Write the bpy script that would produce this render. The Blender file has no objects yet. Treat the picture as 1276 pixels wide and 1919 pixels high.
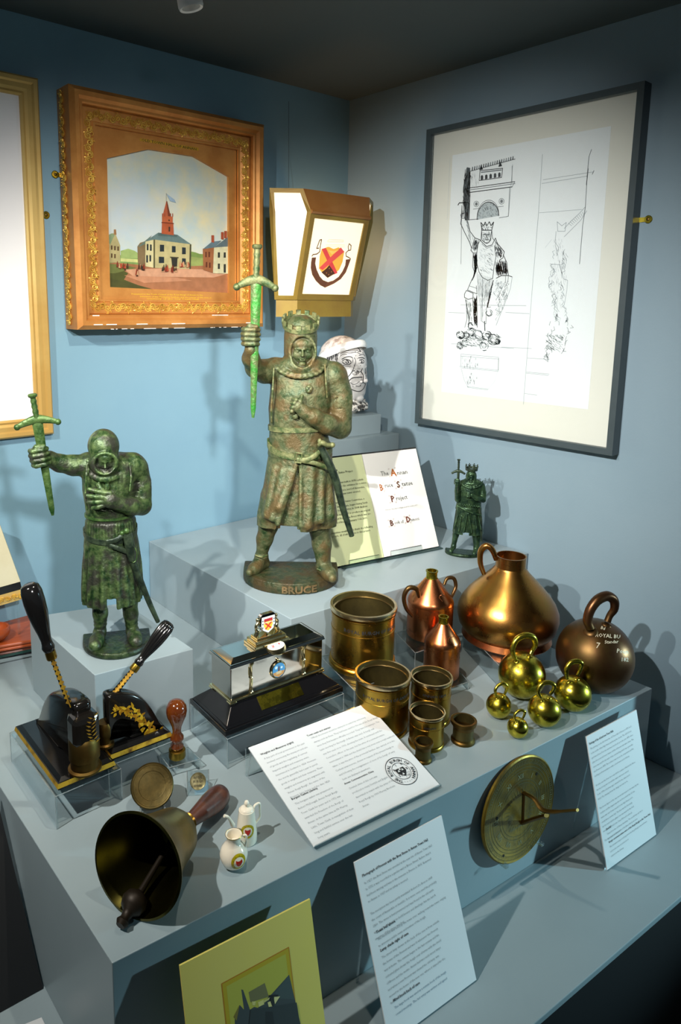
import bpy, math, random
import numpy as np
from math import pi, sin, cos, sqrt, atan2

# ------------------------------------------------------------------ camera
FPX = 1341.1935
PPX, PPY = 520.707, 798.05
EYE = np.array([0.0, 0.0, 1.6])
L_ = np.array([-611 - PPX, 561 - PPY, FPX]); R_ = np.array([2155 - PPX, 584 - PPY, FPX])
ax = R_ / np.linalg.norm(R_); ay = L_ / np.linalg.norm(L_)
az = np.cross(ax, ay)
CM = np.array([ax, ay, az])            # rows: world axes seen from the camera (x right, y down, z forward)
scene = bpy.context.scene
cd = bpy.data.cameras.new('camera'); cam = bpy.data.objects.new('camera', cd)
scene.collection.objects.link(cam); scene.camera = cam
from mathutils import Matrix, Vector
rx, ry, rz = CM[:, 0], -CM[:, 1], -CM[:, 2]
cam.matrix_world = Matrix(((rx[0], ry[0], rz[0], EYE[0]), (rx[1], ry[1], rz[1], EYE[1]), (rx[2], ry[2], rz[2], EYE[2]), (0, 0, 0, 1)))
cd.sensor_fit = 'VERTICAL'; cd.sensor_height = 36.0; cd.lens = FPX / 1919 * 36
cd.shift_x = (638 - PPX) / 1919; cd.shift_y = -(959.5 - PPY) / 1919
cd.clip_start = 0.02; cd.clip_end = 50

# ------------------------------------------------------------------ world, lights, exposure
world = bpy.data.worlds.new('world'); scene.world = world; world.use_nodes = True
world.node_tree.nodes['Background'].inputs[0].default_value = (0.45, 0.62, 0.72, 1)
world.node_tree.nodes['Background'].inputs[1].default_value = 0.08
scene.view_settings.view_transform = 'Standard'; scene.view_settings.look = 'None'
scene.view_settings.gamma = 1; scene.view_settings.use_curve_mapping = False
scene.view_settings.exposure = 0.0

def spot(name, loc, target, watt, color, angle=100, blend=0.6, radius=0.012):
    l = bpy.data.lights.new(name, 'SPOT'); l.energy = watt; l.color = color
    l.spot_size = math.radians(angle); l.spot_blend = blend; l.shadow_soft_size = radius
    o = bpy.data.objects.new(name, l); scene.collection.objects.link(o); o.location = loc
    d = Vector(target) - Vector(loc)
    o.rotation_euler = d.to_track_quat('-Z', 'Y').to_euler()
    return o
WARM = (1.0, 0.95, 0.87)
spot('spotlight_left', (-0.25, 0.85, 2.05), (0.92, 1.16, 0.9), 78, WARM, 86, 1.0, 0.012)
spot('spotlight_far_left', (-0.38, 0.45, 2.14), (1.62, 1.22, 1.22), 215, (1, .97, .93), 52, 1.0, 0.014)
spot('spotlight_middle', (0.62, 0.68, 2.12), (0.95, 1.45, 1.0), 30, (1, .90, .74), 100, 1.0, 0.012)
spot('spotlight_front', (0.08, -0.60, 2.12), (0.92, 1.66, 1.22), 165, (1, .97, .95), 44, 1.0, 0.05)
spot('spotlight_room', (2.9, -1.1, 1.30), (1.10, 0.62, 0.72), 250, (0.55, 0.90, 1.0), 24, 0.9, 0.04)

# ------------------------------------------------------------------ pixel <-> place
def ray(px, py):
    return CM @ np.array([px - PPX, py - PPY, FPX]) / FPX
def onz(px, py, z):
    d = ray(px, py); return EYE + d * (z - EYE[2]) / d[2]
def onx(px, py, x):
    d = ray(px, py); return EYE + d * (x - EYE[0]) / d[0]
def ony(px, py, y):
    d = ray(px, py); return EYE + d * (y - EYE[1]) / d[1]
def onpl(px, py, p0, n):
    d = ray(px, py); n = np.asarray(n, float)
    return EYE + d * (np.dot(np.asarray(p0) - EYE, n) / np.dot(d, n))
def upz(p, py):
    """height at which the vertical through p meets photo row py"""
    a = CM.T @ (np.array([p[0], p[1], 0.0]) - EYE); b = CM.T @ np.array([0, 0, 1.0])
    k = (py - PPY) / FPX
    return (k * a[2] - a[1]) / (b[1] - k * b[2])
def mpp(p):
    return float((CM.T @ (np.asarray(p, float) - EYE))[2]) / FPX
def nrm(v):
    v = np.asarray(v, float); return v / np.linalg.norm(v)

# ------------------------------------------------------------------ scene tree
def wloc(o):
    l = Vector((0, 0, 0))
    while o is not None:
        l += o.location; o = o.parent
    return np.array(l)
def tag(o, label=None, cat=None, group=None, kind=None):
    if label: o['label'] = label
    if cat: o['category'] = cat
    if group: o['group'] = group
    if kind: o['kind'] = kind
    return o
def thing(name, loc, label, cat, group=None):
    o = bpy.data.objects.new(name, None); scene.collection.objects.link(o)
    o.location = [float(v) for v in loc]; o.empty_display_size = 0.05
    return tag(o, label, cat, group)

class MB:
    def __init__(s): s.v = []; s.f = []; s.m = []; s.c = None
    def add(s, vs, fs, mi=0):
        b = len(s.v); s.v.extend([tuple(map(float, p)) for p in vs])
        for f in fs: s.f.append(tuple(b + i for i in f)); s.m.append(mi)
        return s
    def hexa(s, p, mi=0):          # p: 4 bottom (ccw) + 4 top
        return s.add(p, [(3, 2, 1, 0), (4, 5, 6, 7), (0, 1, 5, 4), (1, 2, 6, 5), (2, 3, 7, 6), (3, 0, 4, 7)], mi)
    def prism(s, poly, off, mi=0, caps=True):
        n = len(poly); poly = [np.asarray(p, float) for p in poly]; off = np.asarray(off, float)
        vs = poly + [p + off for p in poly]
        fs = [(i, (i + 1) % n, n + (i + 1) % n, n + i) for i in range(n)]
        if caps: fs += [tuple(range(n))[::-1], tuple(range(n, 2 * n))]
        return s.add(vs, fs, mi)
    def box(s, c, ux, uy, uz, mi=0, bev=0.0):
        c = np.asarray(c, float); ux, uy, uz = map(lambda q: np.asarray(q, float), (ux, uy, uz))
        return s.hexa([c - ux - uy - uz, c + ux - uy - uz, c + ux + uy - uz, c - ux + uy - uz,
                       c - ux - uy + uz, c + ux - uy + uz, c + ux + uy + uz, c - ux + uy + uz], mi)
    def lathe(s, c, prof, axis=(0, 0, 1), seg=48, mi=0, cap0=True, cap1=True, sx=1.0, ref=None):
        c = np.asarray(c, float); a = nrm(axis)
        r0 = np.array([1, 0, 0]) if abs(a[0]) < .9 else np.array([0, 1, 0])
        if ref is not None: r0 = np.asarray(ref, float)
        u = nrm(r0 - a * np.dot(r0, a)); w = np.cross(a, u)
        vs = []; fs = []
        for r, h in prof:
            for i in range(seg):
                t = 2 * pi * i / seg; vs.append(c + a * h + (u * cos(t) * sx + w * sin(t)) * r)
        for k in range(len(prof) - 1):
            for i in range(seg):
                j = (i + 1) % seg; fs.append((k * seg + i, k * seg + j, (k + 1) * seg + j, (k + 1) * seg + i))
        if cap0: fs.append(tuple(range(seg))[::-1])
        if cap1: fs.append(tuple(range((len(prof) - 1) * seg, len(prof) * seg)))
        return s.add(vs, fs, mi)
    def tube(s, pts, rad, seg=12, mi=0, flat=1.0, up=None, closed=False):
        pts = [np.asarray(p, float) for p in pts]; n = len(pts)
        if not hasattr(rad, '__len__'): rad = [rad] * n
        tang = []
        for i in range(n):
            a = pts[i - 1] if (i > 0 or closed) else pts[0]; b = pts[(i + 1) % n] if (i < n - 1 or closed) else pts[-1]
            tang.append(nrm(b - a))
        u = np.cross(tang[0], np.array([0, 0, 1.0])) if up is None else np.asarray(up, float)
        if np.linalg.norm(u) < 1e-3: u = np.array([1.0, 0, 0])
        u = nrm(u - tang[0] * np.dot(u, tang[0])); vs = []; fs = []
        for i in range(n):
            u = nrm(u - tang[i] * np.dot(u, tang[i])); w = np.cross(tang[i], u)
            for k in range(seg):
                t = 2 * pi * k / seg; vs.append(pts[i] + (u * cos(t) + w * sin(t) * flat) * rad[i])
        for i in range(n if closed else n - 1):
            a = i * seg; b = ((i + 1) % n) * seg
            for k in range(seg):
                j = (k + 1) % seg; fs.append((a + k, a + j, b + j, b + k))
        if not closed: fs += [tuple(range(seg))[::-1], tuple(range((n - 1) * seg, n * seg))]
        return s.add(vs, fs, mi)
    def ball(s, c, r, seg=16, rings=10, mi=0, M=None):
        vs = []; fs = []; c = np.asarray(c, float); r = np.asarray(r, float) * np.ones(3)
        vs.append(np.array([0, 0, 1.0]) * r)
        for i in range(1, rings):
            p = pi * i / rings
            for k in range(seg): t = 2 * pi * k / seg; vs.append(np.array([sin(p) * cos(t), sin(p) * sin(t), cos(p)]) * r)
        vs.append(np.array([0, 0, -1.0]) * r)
        if M is not None: vs = [M @ v for v in vs]
        vs = [c + v for v in vs]
        for k in range(seg): fs.append((0, 1 + k, 1 + (k + 1) % seg))
        for i in range(rings - 2):
            for k in range(seg):
                j = (k + 1) % seg; a = 1 + i * seg; b = a + seg; fs.append((a + k, b + k, b + j, a + j))
        a = 1 + (rings - 2) * seg; e = len(vs) - 1
        for k in range(seg): fs.append((a + k, e, a + (k + 1) % seg))
        return s.add(vs, fs, mi)
    def build(s, name, mats, parent=None, smooth=None, bevel=0, label=None, kind=None):
        me = bpy.data.meshes.new(name)
        o0 = wloc(parent) if parent is not None else np.zeros(3)
        me.from_pydata([tuple(np.array(v) - o0) for v in s.v], [], s.f)
        mats = mats if isinstance(mats, (list, tuple)) else [mats]
        for m in mats: me.materials.append(m)
        me.polygons.foreach_set('material_index', s.m)
        if smooth is not None:
            me.polygons.foreach_set('use_smooth', [True] * len(s.f)); me.set_sharp_from_angle(angle=math.radians(smooth))
        if s.c:
            at = me.color_attributes.new('Col', 'FLOAT_COLOR', 'CORNER')
            buf = []
            for f, c in zip(s.f, s.c): buf += list(c) * len(f)
            at.data.foreach_set('color', buf)
        me.update()
        o = bpy.data.objects.new(name, me); scene.collection.objects.link(o); o.parent = parent
        if bevel:
            b = o.modifiers.new('bevel', 'BEVEL'); b.width = bevel; b.segments = 2; b.limit_method = 'ANGLE'; b.angle_limit = 0.6
            b.harden_normals = False
        if label: o['label'] = label
        if kind: o['kind'] = kind
        return o

def arc_pts(fn, a, b, n): return [fn(a + (b - a) * i / (n - 1)) for i in range(n)]
def spline(pts, n=8):
    pts = [np.asarray(p, float) for p in pts]; P = [2 * pts[0] - pts[1]] + pts + [2 * pts[-1] - pts[-2]]; out = []
    for i in range(1, len(P) - 2):
        for k in range(n):
            t = k / n; a, b, c, d = P[i - 1], P[i], P[i + 1], P[i + 2]
            out.append(0.5 * (2 * b + (c - a) * t + (2 * a - 5 * b + 4 * c - d) * t * t + (3 * b - a - 3 * c + d) * t ** 3))
    out.append(pts[-1]); return out

# ------------------------------------------------------------------ materials
def lin(c):
    c = [x / 255 for x in c]
    return tuple(x / 12.92 if x <= .04045 else ((x + .055) / 1.055) ** 2.4 for x in c) + (1,)
def mat(name, col, rough=.5, metal=0, col2=None, nscale=8, detail=6, bump=0, bscale=40, spec=.5, col3=None, lo=.4, hi=.6,
        rough2=None, stretch=None, coat=0, cavity=0, emit=None, estr=0, bdist=0.002):
    m = bpy.data.materials.new(name); m.use_nodes = True; nt = m.node_tree; N = nt.nodes; B = N['Principled BSDF']
    B.inputs['Base Color'].default_value = col if len(col) == 4 else (*col, 1)
    B.inputs['Roughness'].default_value = rough; B.inputs['Metallic'].default_value = metal
    B.inputs['Specular IOR Level'].default_value = spec; B.inputs['Coat Weight'].default_value = coat
    B.inputs['Coat Roughness'].default_value = .08
    tc = N.new('ShaderNodeTexCoord'); vec = tc.outputs['Object']
    if stretch:
        mp = N.new('ShaderNodeMapping'); mp.inputs['Scale'].default_value = stretch; nt.links.new(vec, mp.inputs[0]); vec = mp.outputs[0]
    out = None
    if col2:
        n = N.new('ShaderNodeTexNoise'); n.inputs['Scale'].default_value = nscale; n.inputs['Detail'].default_value = detail
        n.inputs['Roughness'].default_value = .62; nt.links.new(vec, n.inputs['Vector'])
        r = N.new('ShaderNodeValToRGB'); r.color_ramp.elements[0].position = lo; r.color_ramp.elements[1].position = hi
        r.color_ramp.elements[0].color = (*col[:3], 1); r.color_ramp.elements[1].color = (*col2[:3], 1)
        nt.links.new(n.outputs['Fac'], r.inputs[0]); out = r.outputs[0]
        if col3:
            n3 = N.new('ShaderNodeTexNoise'); n3.inputs['Scale'].default_value = nscale * .45; n3.inputs['Detail'].default_value = 4
            nt.links.new(vec, n3.inputs['Vector'])
            r3 = N.new('ShaderNodeValToRGB'); r3.color_ramp.elements[0].position = .47; r3.color_ramp.elements[1].position = .62
            r3.color_ramp.elements[0].color = (0, 0, 0, 1); r3.color_ramp.elements[1].color = (1, 1, 1, 1)
            nt.links.new(n3.outputs['Fac'], r3.inputs[0])
            mx = N.new('ShaderNodeMix'); mx.data_type = 'RGBA'; nt.links.new(r3.outputs[0], mx.inputs[0])
            nt.links.new(out, mx.inputs[6]); mx.inputs[7].default_value = (*col3[:3], 1); out = mx.outputs[2]
        if rough2 is not None:
            mr = N.new('ShaderNodeMapRange'); nt.links.new(n.outputs['Fac'], mr.inputs[0]); mr.inputs[1].default_value = lo; mr.inputs[2].default_value = hi
            mr.inputs[3].default_value = rough; mr.inputs[4].default_value = rough2; nt.links.new(mr.outputs[0], B.inputs['Roughness'])
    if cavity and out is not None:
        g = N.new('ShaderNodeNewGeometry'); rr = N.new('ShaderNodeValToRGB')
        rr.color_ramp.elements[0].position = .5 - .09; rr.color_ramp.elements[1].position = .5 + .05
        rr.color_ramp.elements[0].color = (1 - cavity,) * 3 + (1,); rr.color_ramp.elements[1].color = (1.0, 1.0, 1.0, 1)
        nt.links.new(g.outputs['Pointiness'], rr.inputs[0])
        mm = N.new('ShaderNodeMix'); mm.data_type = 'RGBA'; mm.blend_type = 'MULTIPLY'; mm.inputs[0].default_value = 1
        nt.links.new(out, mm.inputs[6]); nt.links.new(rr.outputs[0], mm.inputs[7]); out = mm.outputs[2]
    if out is not None: nt.links.new(out, B.inputs['Base Color'])
    if bump:
        n2 = N.new('ShaderNodeTexNoise'); n2.inputs['Scale'].default_value = bscale; n2.inputs['Detail'].default_value = 5
        nt.links.new(vec, n2.inputs['Vector'])
        b = N.new('ShaderNodeBump'); b.inputs['Strength'].default_value = bump; b.inputs['Distance'].default_value = bdist
        nt.links.new(n2.outputs['Fac'], b.inputs['Height']); nt.links.new(b.outputs[0], B.inputs['Normal'])
    if emit:
        B.inputs['Emission Color'].default_value = (*emit, 1); B.inputs['Emission Strength'].default_value = estr
    return m
def vcol_mat(name, rough=.6, noise=0, estr=0, metal=0, nscale=40):
    m = bpy.data.materials.new(name); m.use_nodes = True; nt = m.node_tree; N = nt.nodes; B = N['Principled BSDF']
    a = N.new('ShaderNodeVertexColor'); a.layer_name = 'Col'; out = a.outputs[0]
    if noise:
        n = N.new('ShaderNodeTexNoise'); n.inputs['Scale'].default_value = nscale; n.inputs['Detail'].default_value = 8
        tc = N.new('ShaderNodeTexCoord'); nt.links.new(tc.outputs['Object'], n.inputs['Vector'])
        mr = N.new('ShaderNodeMapRange'); nt.links.new(n.outputs['Fac'], mr.inputs[0]); mr.inputs[1].default_value = .3; mr.inputs[2].default_value = .7
        mr.inputs[3].default_value = 1 - noise; mr.inputs[4].default_value = 1 + noise
        mm = N.new('ShaderNodeMix'); mm.data_type = 'RGBA'; mm.blend_type = 'MULTIPLY'; mm.inputs[0].default_value = 1
        nt.links.new(out, mm.inputs[6]); nt.links.new(mr.outputs[0], mm.inputs[7]); out = mm.outputs[2]
    nt.links.new(out, B.inputs['Base Color']); B.inputs['Roughness'].default_value = rough; B.inputs['Metallic'].default_value = metal
    if estr: nt.links.new(out, B.inputs['Emission Color']); B.inputs['Emission Strength'].default_value = estr
    return m
def acrylic_mat(name, tint=(.93, .96, .96), gloss=.03):
    m = bpy.data.materials.new(name); m.use_nodes = True; nt = m.node_tree; N = nt.nodes
    for n in list(N): N.remove(n)
    o = N.new('ShaderNodeOutputMaterial'); t = N.new('ShaderNodeBsdfTransparent'); t.inputs[0].default_value = (*tint, 1)
    g = N.new('ShaderNodeBsdfGlossy'); g.inputs['Roughness'].default_value = .03; g.inputs[0].default_value = (.9, .95, 1, 1)
    fr = N.new('ShaderNodeLayerWeight'); fr.inputs[0].default_value = .22
    mr = N.new('ShaderNodeMapRange'); mr.inputs[3].default_value = gloss; mr.inputs[4].default_value = .38; nt.links.new(fr.outputs['Fresnel'], mr.inputs[0])
    mx = N.new('ShaderNodeMixShader'); nt.links.new(mr.outputs[0], mx.inputs[0]); nt.links.new(t.outputs[0], mx.inputs[1]); nt.links.new(g.outputs[0], mx.inputs[2])
    nt.links.new(mx.outputs[0], o.inputs[0]); return m

M = {}
M['wall_left'] = mat('wall_paint', (.20, .365, .475), .55, col2=(.21, .38, .485), nscale=3, bump=.08, bscale=220)
M['wall_right'] = mat('wall_paint_grey', (.215, .31, .37), .5, col2=(.225, .32, .38), nscale=3, bump=.08, bscale=220)
M['ceiling'] = mat('ceiling_paint', (.06, .08, .082), .7, col2=(.064, .085, .087), nscale=2)
M['plinth'] = mat('plinth_paint', (.265, .34, .37), .38, col2=(.28, .355, .385), nscale=4, bump=.05, bscale=150)
M['dark'] = mat('black_board', (.006, .008, .010), .6)
M['floor'] = mat('floor_carpet', (.010, .012, .012), .9, col2=(.02, .022, .02), nscale=60, bump=.3, bscale=200)
M['acrylic'] = acrylic_mat('clear_acrylic')
M['edge'] = mat('polished_acrylic_edge', (.62, .70, .72), .12, spec=.8)
M['edge'].node_tree.nodes['Principled BSDF'].inputs['Transmission Weight'].default_value = .75
M['glass'] = acrylic_mat('picture_glass', (.97, .985, .98), 0)
M['brass'] = mat('polished_brass', (.60, .50, .06), .2, 1, col2=(.30, .24, .02), nscale=40, rough2=.34, bump=.12, bscale=45, lo=.42, hi=.68)
M['brass_old'] = mat('aged_brass', (.42, .22, .035), .24, 1, col2=(.27, .20, .03), nscale=9, rough2=.36, bump=.03, bscale=60, lo=.35, hi=.65)
M['brass_rim'] = mat('worn_brass_rim', (.62, .50, .30), .25, 1, col2=(.5, .36, .18), nscale=30)
M['brass_dark'] = mat('tarnished_brass', (.16, .085, .022), .38, 1, col2=(.10, .07, .02), nscale=14, rough2=.5, bump=.05)
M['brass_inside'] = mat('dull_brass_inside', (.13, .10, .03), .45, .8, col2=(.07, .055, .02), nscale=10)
M['copper'] = mat('copper', (.62, .22, .085), .24, 1, col2=(.40, .13, .05), nscale=9, rough2=.36, bump=.04, bscale=30, lo=.4, hi=.7)
M['copper_old'] = mat('weathered_copper', (.42, .20, .05), .27, 1, col2=(.34, .23, .045), nscale=7, col3=(.34, .13, .055), rough2=.36, bump=.12, bscale=26, bdist=.003)
M['iron_brown'] = mat('browned_metal', (.11, .050, .022), .33, .9, col2=(.10, .072, .018), nscale=7, col3=(.16, .06, .03), rough2=.45, bump=.12, bscale=26)
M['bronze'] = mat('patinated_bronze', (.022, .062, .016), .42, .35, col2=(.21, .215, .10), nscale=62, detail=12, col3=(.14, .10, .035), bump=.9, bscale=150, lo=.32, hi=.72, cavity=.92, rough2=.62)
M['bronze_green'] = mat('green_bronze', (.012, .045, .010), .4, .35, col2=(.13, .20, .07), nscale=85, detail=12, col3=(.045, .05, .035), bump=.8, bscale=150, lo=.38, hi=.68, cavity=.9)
M['bronze_bright'] = mat('verdigris_blade', (.03, .20, .025), .42, .35, col2=(.10, .13, .05), nscale=50, detail=12, bump=.9, bscale=120, lo=.42, hi=.66)
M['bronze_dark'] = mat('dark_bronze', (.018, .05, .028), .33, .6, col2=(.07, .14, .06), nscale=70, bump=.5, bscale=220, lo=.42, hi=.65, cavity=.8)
M['gilt'] = mat('gilt_moulding', (.66, .30, .075), .42, .35, col2=(.54, .22, .05), nscale=14, bump=.1, bscale=60)
M['gilt_bright'] = mat('gilt_ornament', (.92, .62, .12), .34, .45, col2=(.62, .34, .05), nscale=50)
M['gilt_pale'] = mat('pale_gilt_wood', (.70, .50, .17), .42, .35, col2=(.58, .36, .10), nscale=3, bump=.1)
M['chip'] = mat('bare_plaster_chip', (.85, .80, .72), .7)
M['frame_dark'] = mat('slate_grey_frame', (.045, .065, .072), .42, col2=(.05, .07, .078), nscale=30)
M['paper'] = mat('white_card', (.70, .73, .75), .55)
M['mount'] = mat('cream_mount', (.70, .68, .62), .7)
M['sheet'] = mat('drawing_paper', (.76, .78, .80), .7)
M['vcol'] = vcol_mat('printed_colour', .6)
M['paint'] = vcol_mat('painted_canvas', .45, .14, nscale=60)
M['ink'] = mat('black_ink', (.02, .022, .025), .5)
M['ink_grey'] = mat('grey_print', (.50, .53, .55), .6)
M['pencil'] = mat('pencil_line', (.10, .11, .125), .7)
M['pencil_faint'] = mat('faint_pencil_line', (.50, .52, .54), .7)
M['black_gloss'] = mat('black_lacquer', (.006, .006, .006), .14, spec=.5, coat=.15)
M['black_wood'] = mat('ebonised_wood', (.006, .006, .007), .14, spec=.5, coat=.3)
M['gold_paint'] = mat('gold_leaf_paint', (.62, .38, .04), .35, .6, col2=(.42, .22, .03), nscale=40)
M['edge_gold'] = mat('worn_gold_edging', (.58, .36, .03), .4, .5, col2=(.16, .07, .01), nscale=45, lo=.5, hi=.72)
M['edge_rust'] = mat('worn_orange_edging', (.45, .17, .03), .4, .4, col2=(.08, .03, .01), nscale=45, lo=.5, hi=.72)
M['silver'] = mat('polished_silver', (.60, .58, .53), .07, 1)
M['silver_gilt'] = mat('silver_gilt', (.86, .73, .42), .14, 1)
M['wood_red'] = mat('varnished_red_wood', (.38, .075, .018), .3, col2=(.30, .055, .012), nscale=6, stretch=(1, 12, 1), coat=.3)
M['wood_amber'] = mat('varnished_amber_wood', (.085, .017, .003), .13, col2=(.16, .038, .005), nscale=8, coat=.8)
M['wood_dark'] = mat('dark_turned_wood', (.10, .028, .014), .3, col2=(.045, .013, .008), nscale=9, stretch=(6, 6, 1), coat=.2)
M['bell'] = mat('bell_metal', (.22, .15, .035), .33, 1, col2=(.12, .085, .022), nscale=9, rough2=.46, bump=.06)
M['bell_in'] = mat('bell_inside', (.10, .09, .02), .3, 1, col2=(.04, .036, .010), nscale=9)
M['dial'] = mat('dull_green_brass', (.26, .17, .02), .42, .7, col2=(.12, .09, .025), nscale=24, bump=.25, bscale=90, lo=.38, hi=.62)
M['china'] = mat('cream_china', (.86, .80, .66), .14, coat=.6)
M['ivory'] = mat('white_enamel', (.88, .88, .85), .2, coat=.5)
M['lantern'] = mat('olive_gold_lantern_paint', (.27, .18, .022), .4, .25, col2=(.22, .13, .018), nscale=8, bump=.06)
M['lantern_in'] = mat('orange_brown_lantern', (.30, .13, .03), .45, .2, col2=(.26, .10, .02), nscale=8)
M['white_metal'] = mat('white_enamel_metal', (.8, .8, .78), .3)
M['yellow_mount'] = mat('yellowed_card', (.66, .57, .12), .7, col2=(.64, .56, .14), nscale=3)
M['rest_board'] = mat('dark_green_board', (.03, .06, .058), .5)  # the book rest's own dark green colour
M['cream'] = mat('cream_panel', (.62, .58, .40), .6, col2=(.58, .53, .34), nscale=10)

M['bronze_part'] = mat('bronze_fittings', (.02, .06, .014), .42, .35, col2=(.17, .18, .075), nscale=60, detail=12, bump=.7, bscale=150, lo=.34, hi=.60, rough2=.6)
M['bronze_green_part'] = mat('green_bronze_fittings', (.012, .05, .008), .4, .35, col2=(.09, .16, .045), nscale=50, detail=12, bump=.7, bscale=150, lo=.36, hi=.64)
M['bronze_dark_part'] = mat('dark_bronze_fittings', (.014, .026, .018), .36, .5, col2=(.06, .09, .05), nscale=60, detail=10, bump=.5, bscale=200, lo=.4, hi=.66)

def acrylic_box(mb, c, ux, uy, uz):
    mb.box(c, ux, uy, uz)

# ------------------------------------------------------------------ lettering
_tc = {}
def text2d(s, bold=0.0, res=2):
    key = (s, bold, res)
    if key in _tc: return _tc[key]
    cu = bpy.data.curves.new('t', 'FONT'); cu.body = s; cu.size = 1; cu.resolution_u = res; cu.offset = bold
    o = bpy.data.objects.new('t', cu); scene.collection.objects.link(o)
    dg = bpy.context.evaluated_depsgraph_get(); me = o.evaluated_get(dg).to_mesh()
    vs = [tuple(v.co[:2]) for v in me.vertices]; fs = [tuple(p.vertices) for p in me.polygons]
    o.evaluated_get(dg).to_mesh_clear(); bpy.data.objects.remove(o); bpy.data.curves.remove(cu)
    w = max([v[0] for v in vs]) if vs else 1
    _tc[key] = (vs, fs, w); return _tc[key]

class Flat:
    """flat print on a plane: uv in metres from origin o along unit U, V; layers stacked along N"""
    def __init__(s, o, U, V, N=None, base=0.0003, step=0.00004, fmap=None):
        s.o = np.asarray(o, float); s.U = np.asarray(U, float); s.V = np.asarray(V, float)
        s.N = nrm(np.cross(s.U, s.V)) if N is None else np.asarray(N, float)
        if N is None and np.dot(s.N, EYE - s.o) < 0: s.N = -s.N
        s.k = 0; s.base = base; s.step = step; s.mb = MB(); s.mb.c = []; s.fmap = fmap
    def pt(s, u, v, k):
        if s.fmap: return s.fmap(u, v, s.base + s.step * k)
        return s.o + s.U * u + s.V * v + s.N * (s.base + s.step * k)
    def uv(s, px, py):
        p = onpl(px, py, s.o, np.cross(s.U, s.V)) - s.o
        A = np.array([s.U, s.V]).T; r, *_ = np.linalg.lstsq(A, p, rcond=None); return r
    def poly(s, pts, col, px=False, layer=None):
        if layer is None: s.k += 1; k = s.k
        else: k = layer
        if px: pts = [s.uv(*p) for p in pts]
        s.mb.add([s.pt(p[0], p[1], k) for p in pts], [tuple(range(len(pts)))]); s.mb.c.append(lin(col) if max(col) > 1 else (*col, 1))
    def line(s, pts, w, col, px=False, layer=None):
        if layer is None: s.k += 1; layer = s.k
        if px: pts = [s.uv(*p) for p in pts]
        for a, b in zip(pts[:-1], pts[1:]):
            a = np.asarray(a, float); b = np.asarray(b, float); d = b - a; L = np.linalg.norm(d)
            if L < 1e-7: continue
            n = np.array([-d[1], d[0]]) / L * w / 2; e = d / L * w * .2
            s.poly([a - n - e, b - n + e, b + n + e, a + n - e], col, layer=layer)
    def disc(s, c, r, col, n=24, rx=None, layer=None):
        s.poly([(c[0] + (rx or r) * cos(2 * pi * i / n), c[1] + r * sin(2 * pi * i / n)) for i in range(n)], col, layer=layer)
    def ring(s, c, r, w, col, n=40, layer=None):
        s.line([(c[0] + r * cos(2 * pi * i / n), c[1] + r * sin(2 * pi * i / n)) for i in range(n + 1)], w, col, layer=layer)
    def text(s, txt, p0, size, col, bold=0.0, ang=0.0, width=None, layer=None, align=0, res=1):
        vs, fs, w = text2d(txt, bold, res)
        if not vs: return
        if layer is None: s.k += 1; layer = s.k
        sx = size if width is None else width / w
        ca, sa = cos(ang), sin(ang); off = -w * sx * align
        P = []
        for x, y in vs:
            x = x * sx + off; y = y * size; P.append(s.pt(p0[0] + x * ca - y * sa, p0[1] + x * sa + y * ca, layer))
        s.mb.add(P, fs); s.mb.c += [lin(col) if max(col) > 1 else (*col, 1)] * len(fs)
    def textpx(s, txt, a, b, size, col, bold=0.0):
        A = s.uv(*a); B = s.uv(*b); s.text(txt, A, size, col, bold, 0.0 * atan2(B[1] - A[1], B[0] - A[0]), width=abs(B[0] - A[0]))
    def build(s, name, parent, m=None, label=None):
        return s.mb.build(name, m or M['vcol'], parent, label=label)
# ------------------------------------------------------------------ the setting
XC = YC = 1.66; ZT, ZM, ZS, ZL = 0.8, 0.962, 0.9618, 0.55
ZCEIL = float(onx(658, 188, XC)[2])
def quad(name, pts, m, thick, kind='structure'):
    p = [np.asarray(q, float) for q in pts]; o = MB().prism(p, thick).build(name, m); o['kind'] = kind; return o
quad('wall_left', [(-.6, YC, 0), (XC, YC, 0), (XC, YC, ZCEIL), (-.6, YC, ZCEIL)], M['wall_left'], (0, .1, 0))
quad('wall_right', [(XC, .34, 0), (XC, YC + .1, 0), (XC, YC + .1, ZCEIL), (XC, .34, ZCEIL)], M['wall_right'], (.1, 0, 0))
quad('ceiling', [(-2.6, -2.6, ZCEIL), (4, -2.6, ZCEIL), (4, YC + .1, ZCEIL), (-2.6, YC + .1, ZCEIL)], M['ceiling'], (0, 0, .08))
quad('floor', [(-2.6, -2.6, 0), (4, -2.6, 0), (4, YC + .1, 0), (-2.6, YC + .1, 0)], M['floor'], (0, 0, -.05))
# main plinth corners
pFL = onz(210, 1805, ZT); pFR = onz(1222, 1290, ZT)
FD = nrm(pFR - pFL); FN = np.array([FD[1], -FD[0], 0])          # along the front, out of the front
def plinth(name, poly, z0, z1, label, group=None):
    c = np.mean([p[:2] for p in poly], axis=0)
    t = thing(name, (c[0], c[1], z0), label, 'plinth', group)
    pz = [np.array([p[0], p[1], z0]) for p in poly]
    MB().prism(pz, (0, 0, z1 - z0)).build('plinth_block', M['plinth'], t, bevel=.0012)
    return t
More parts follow.
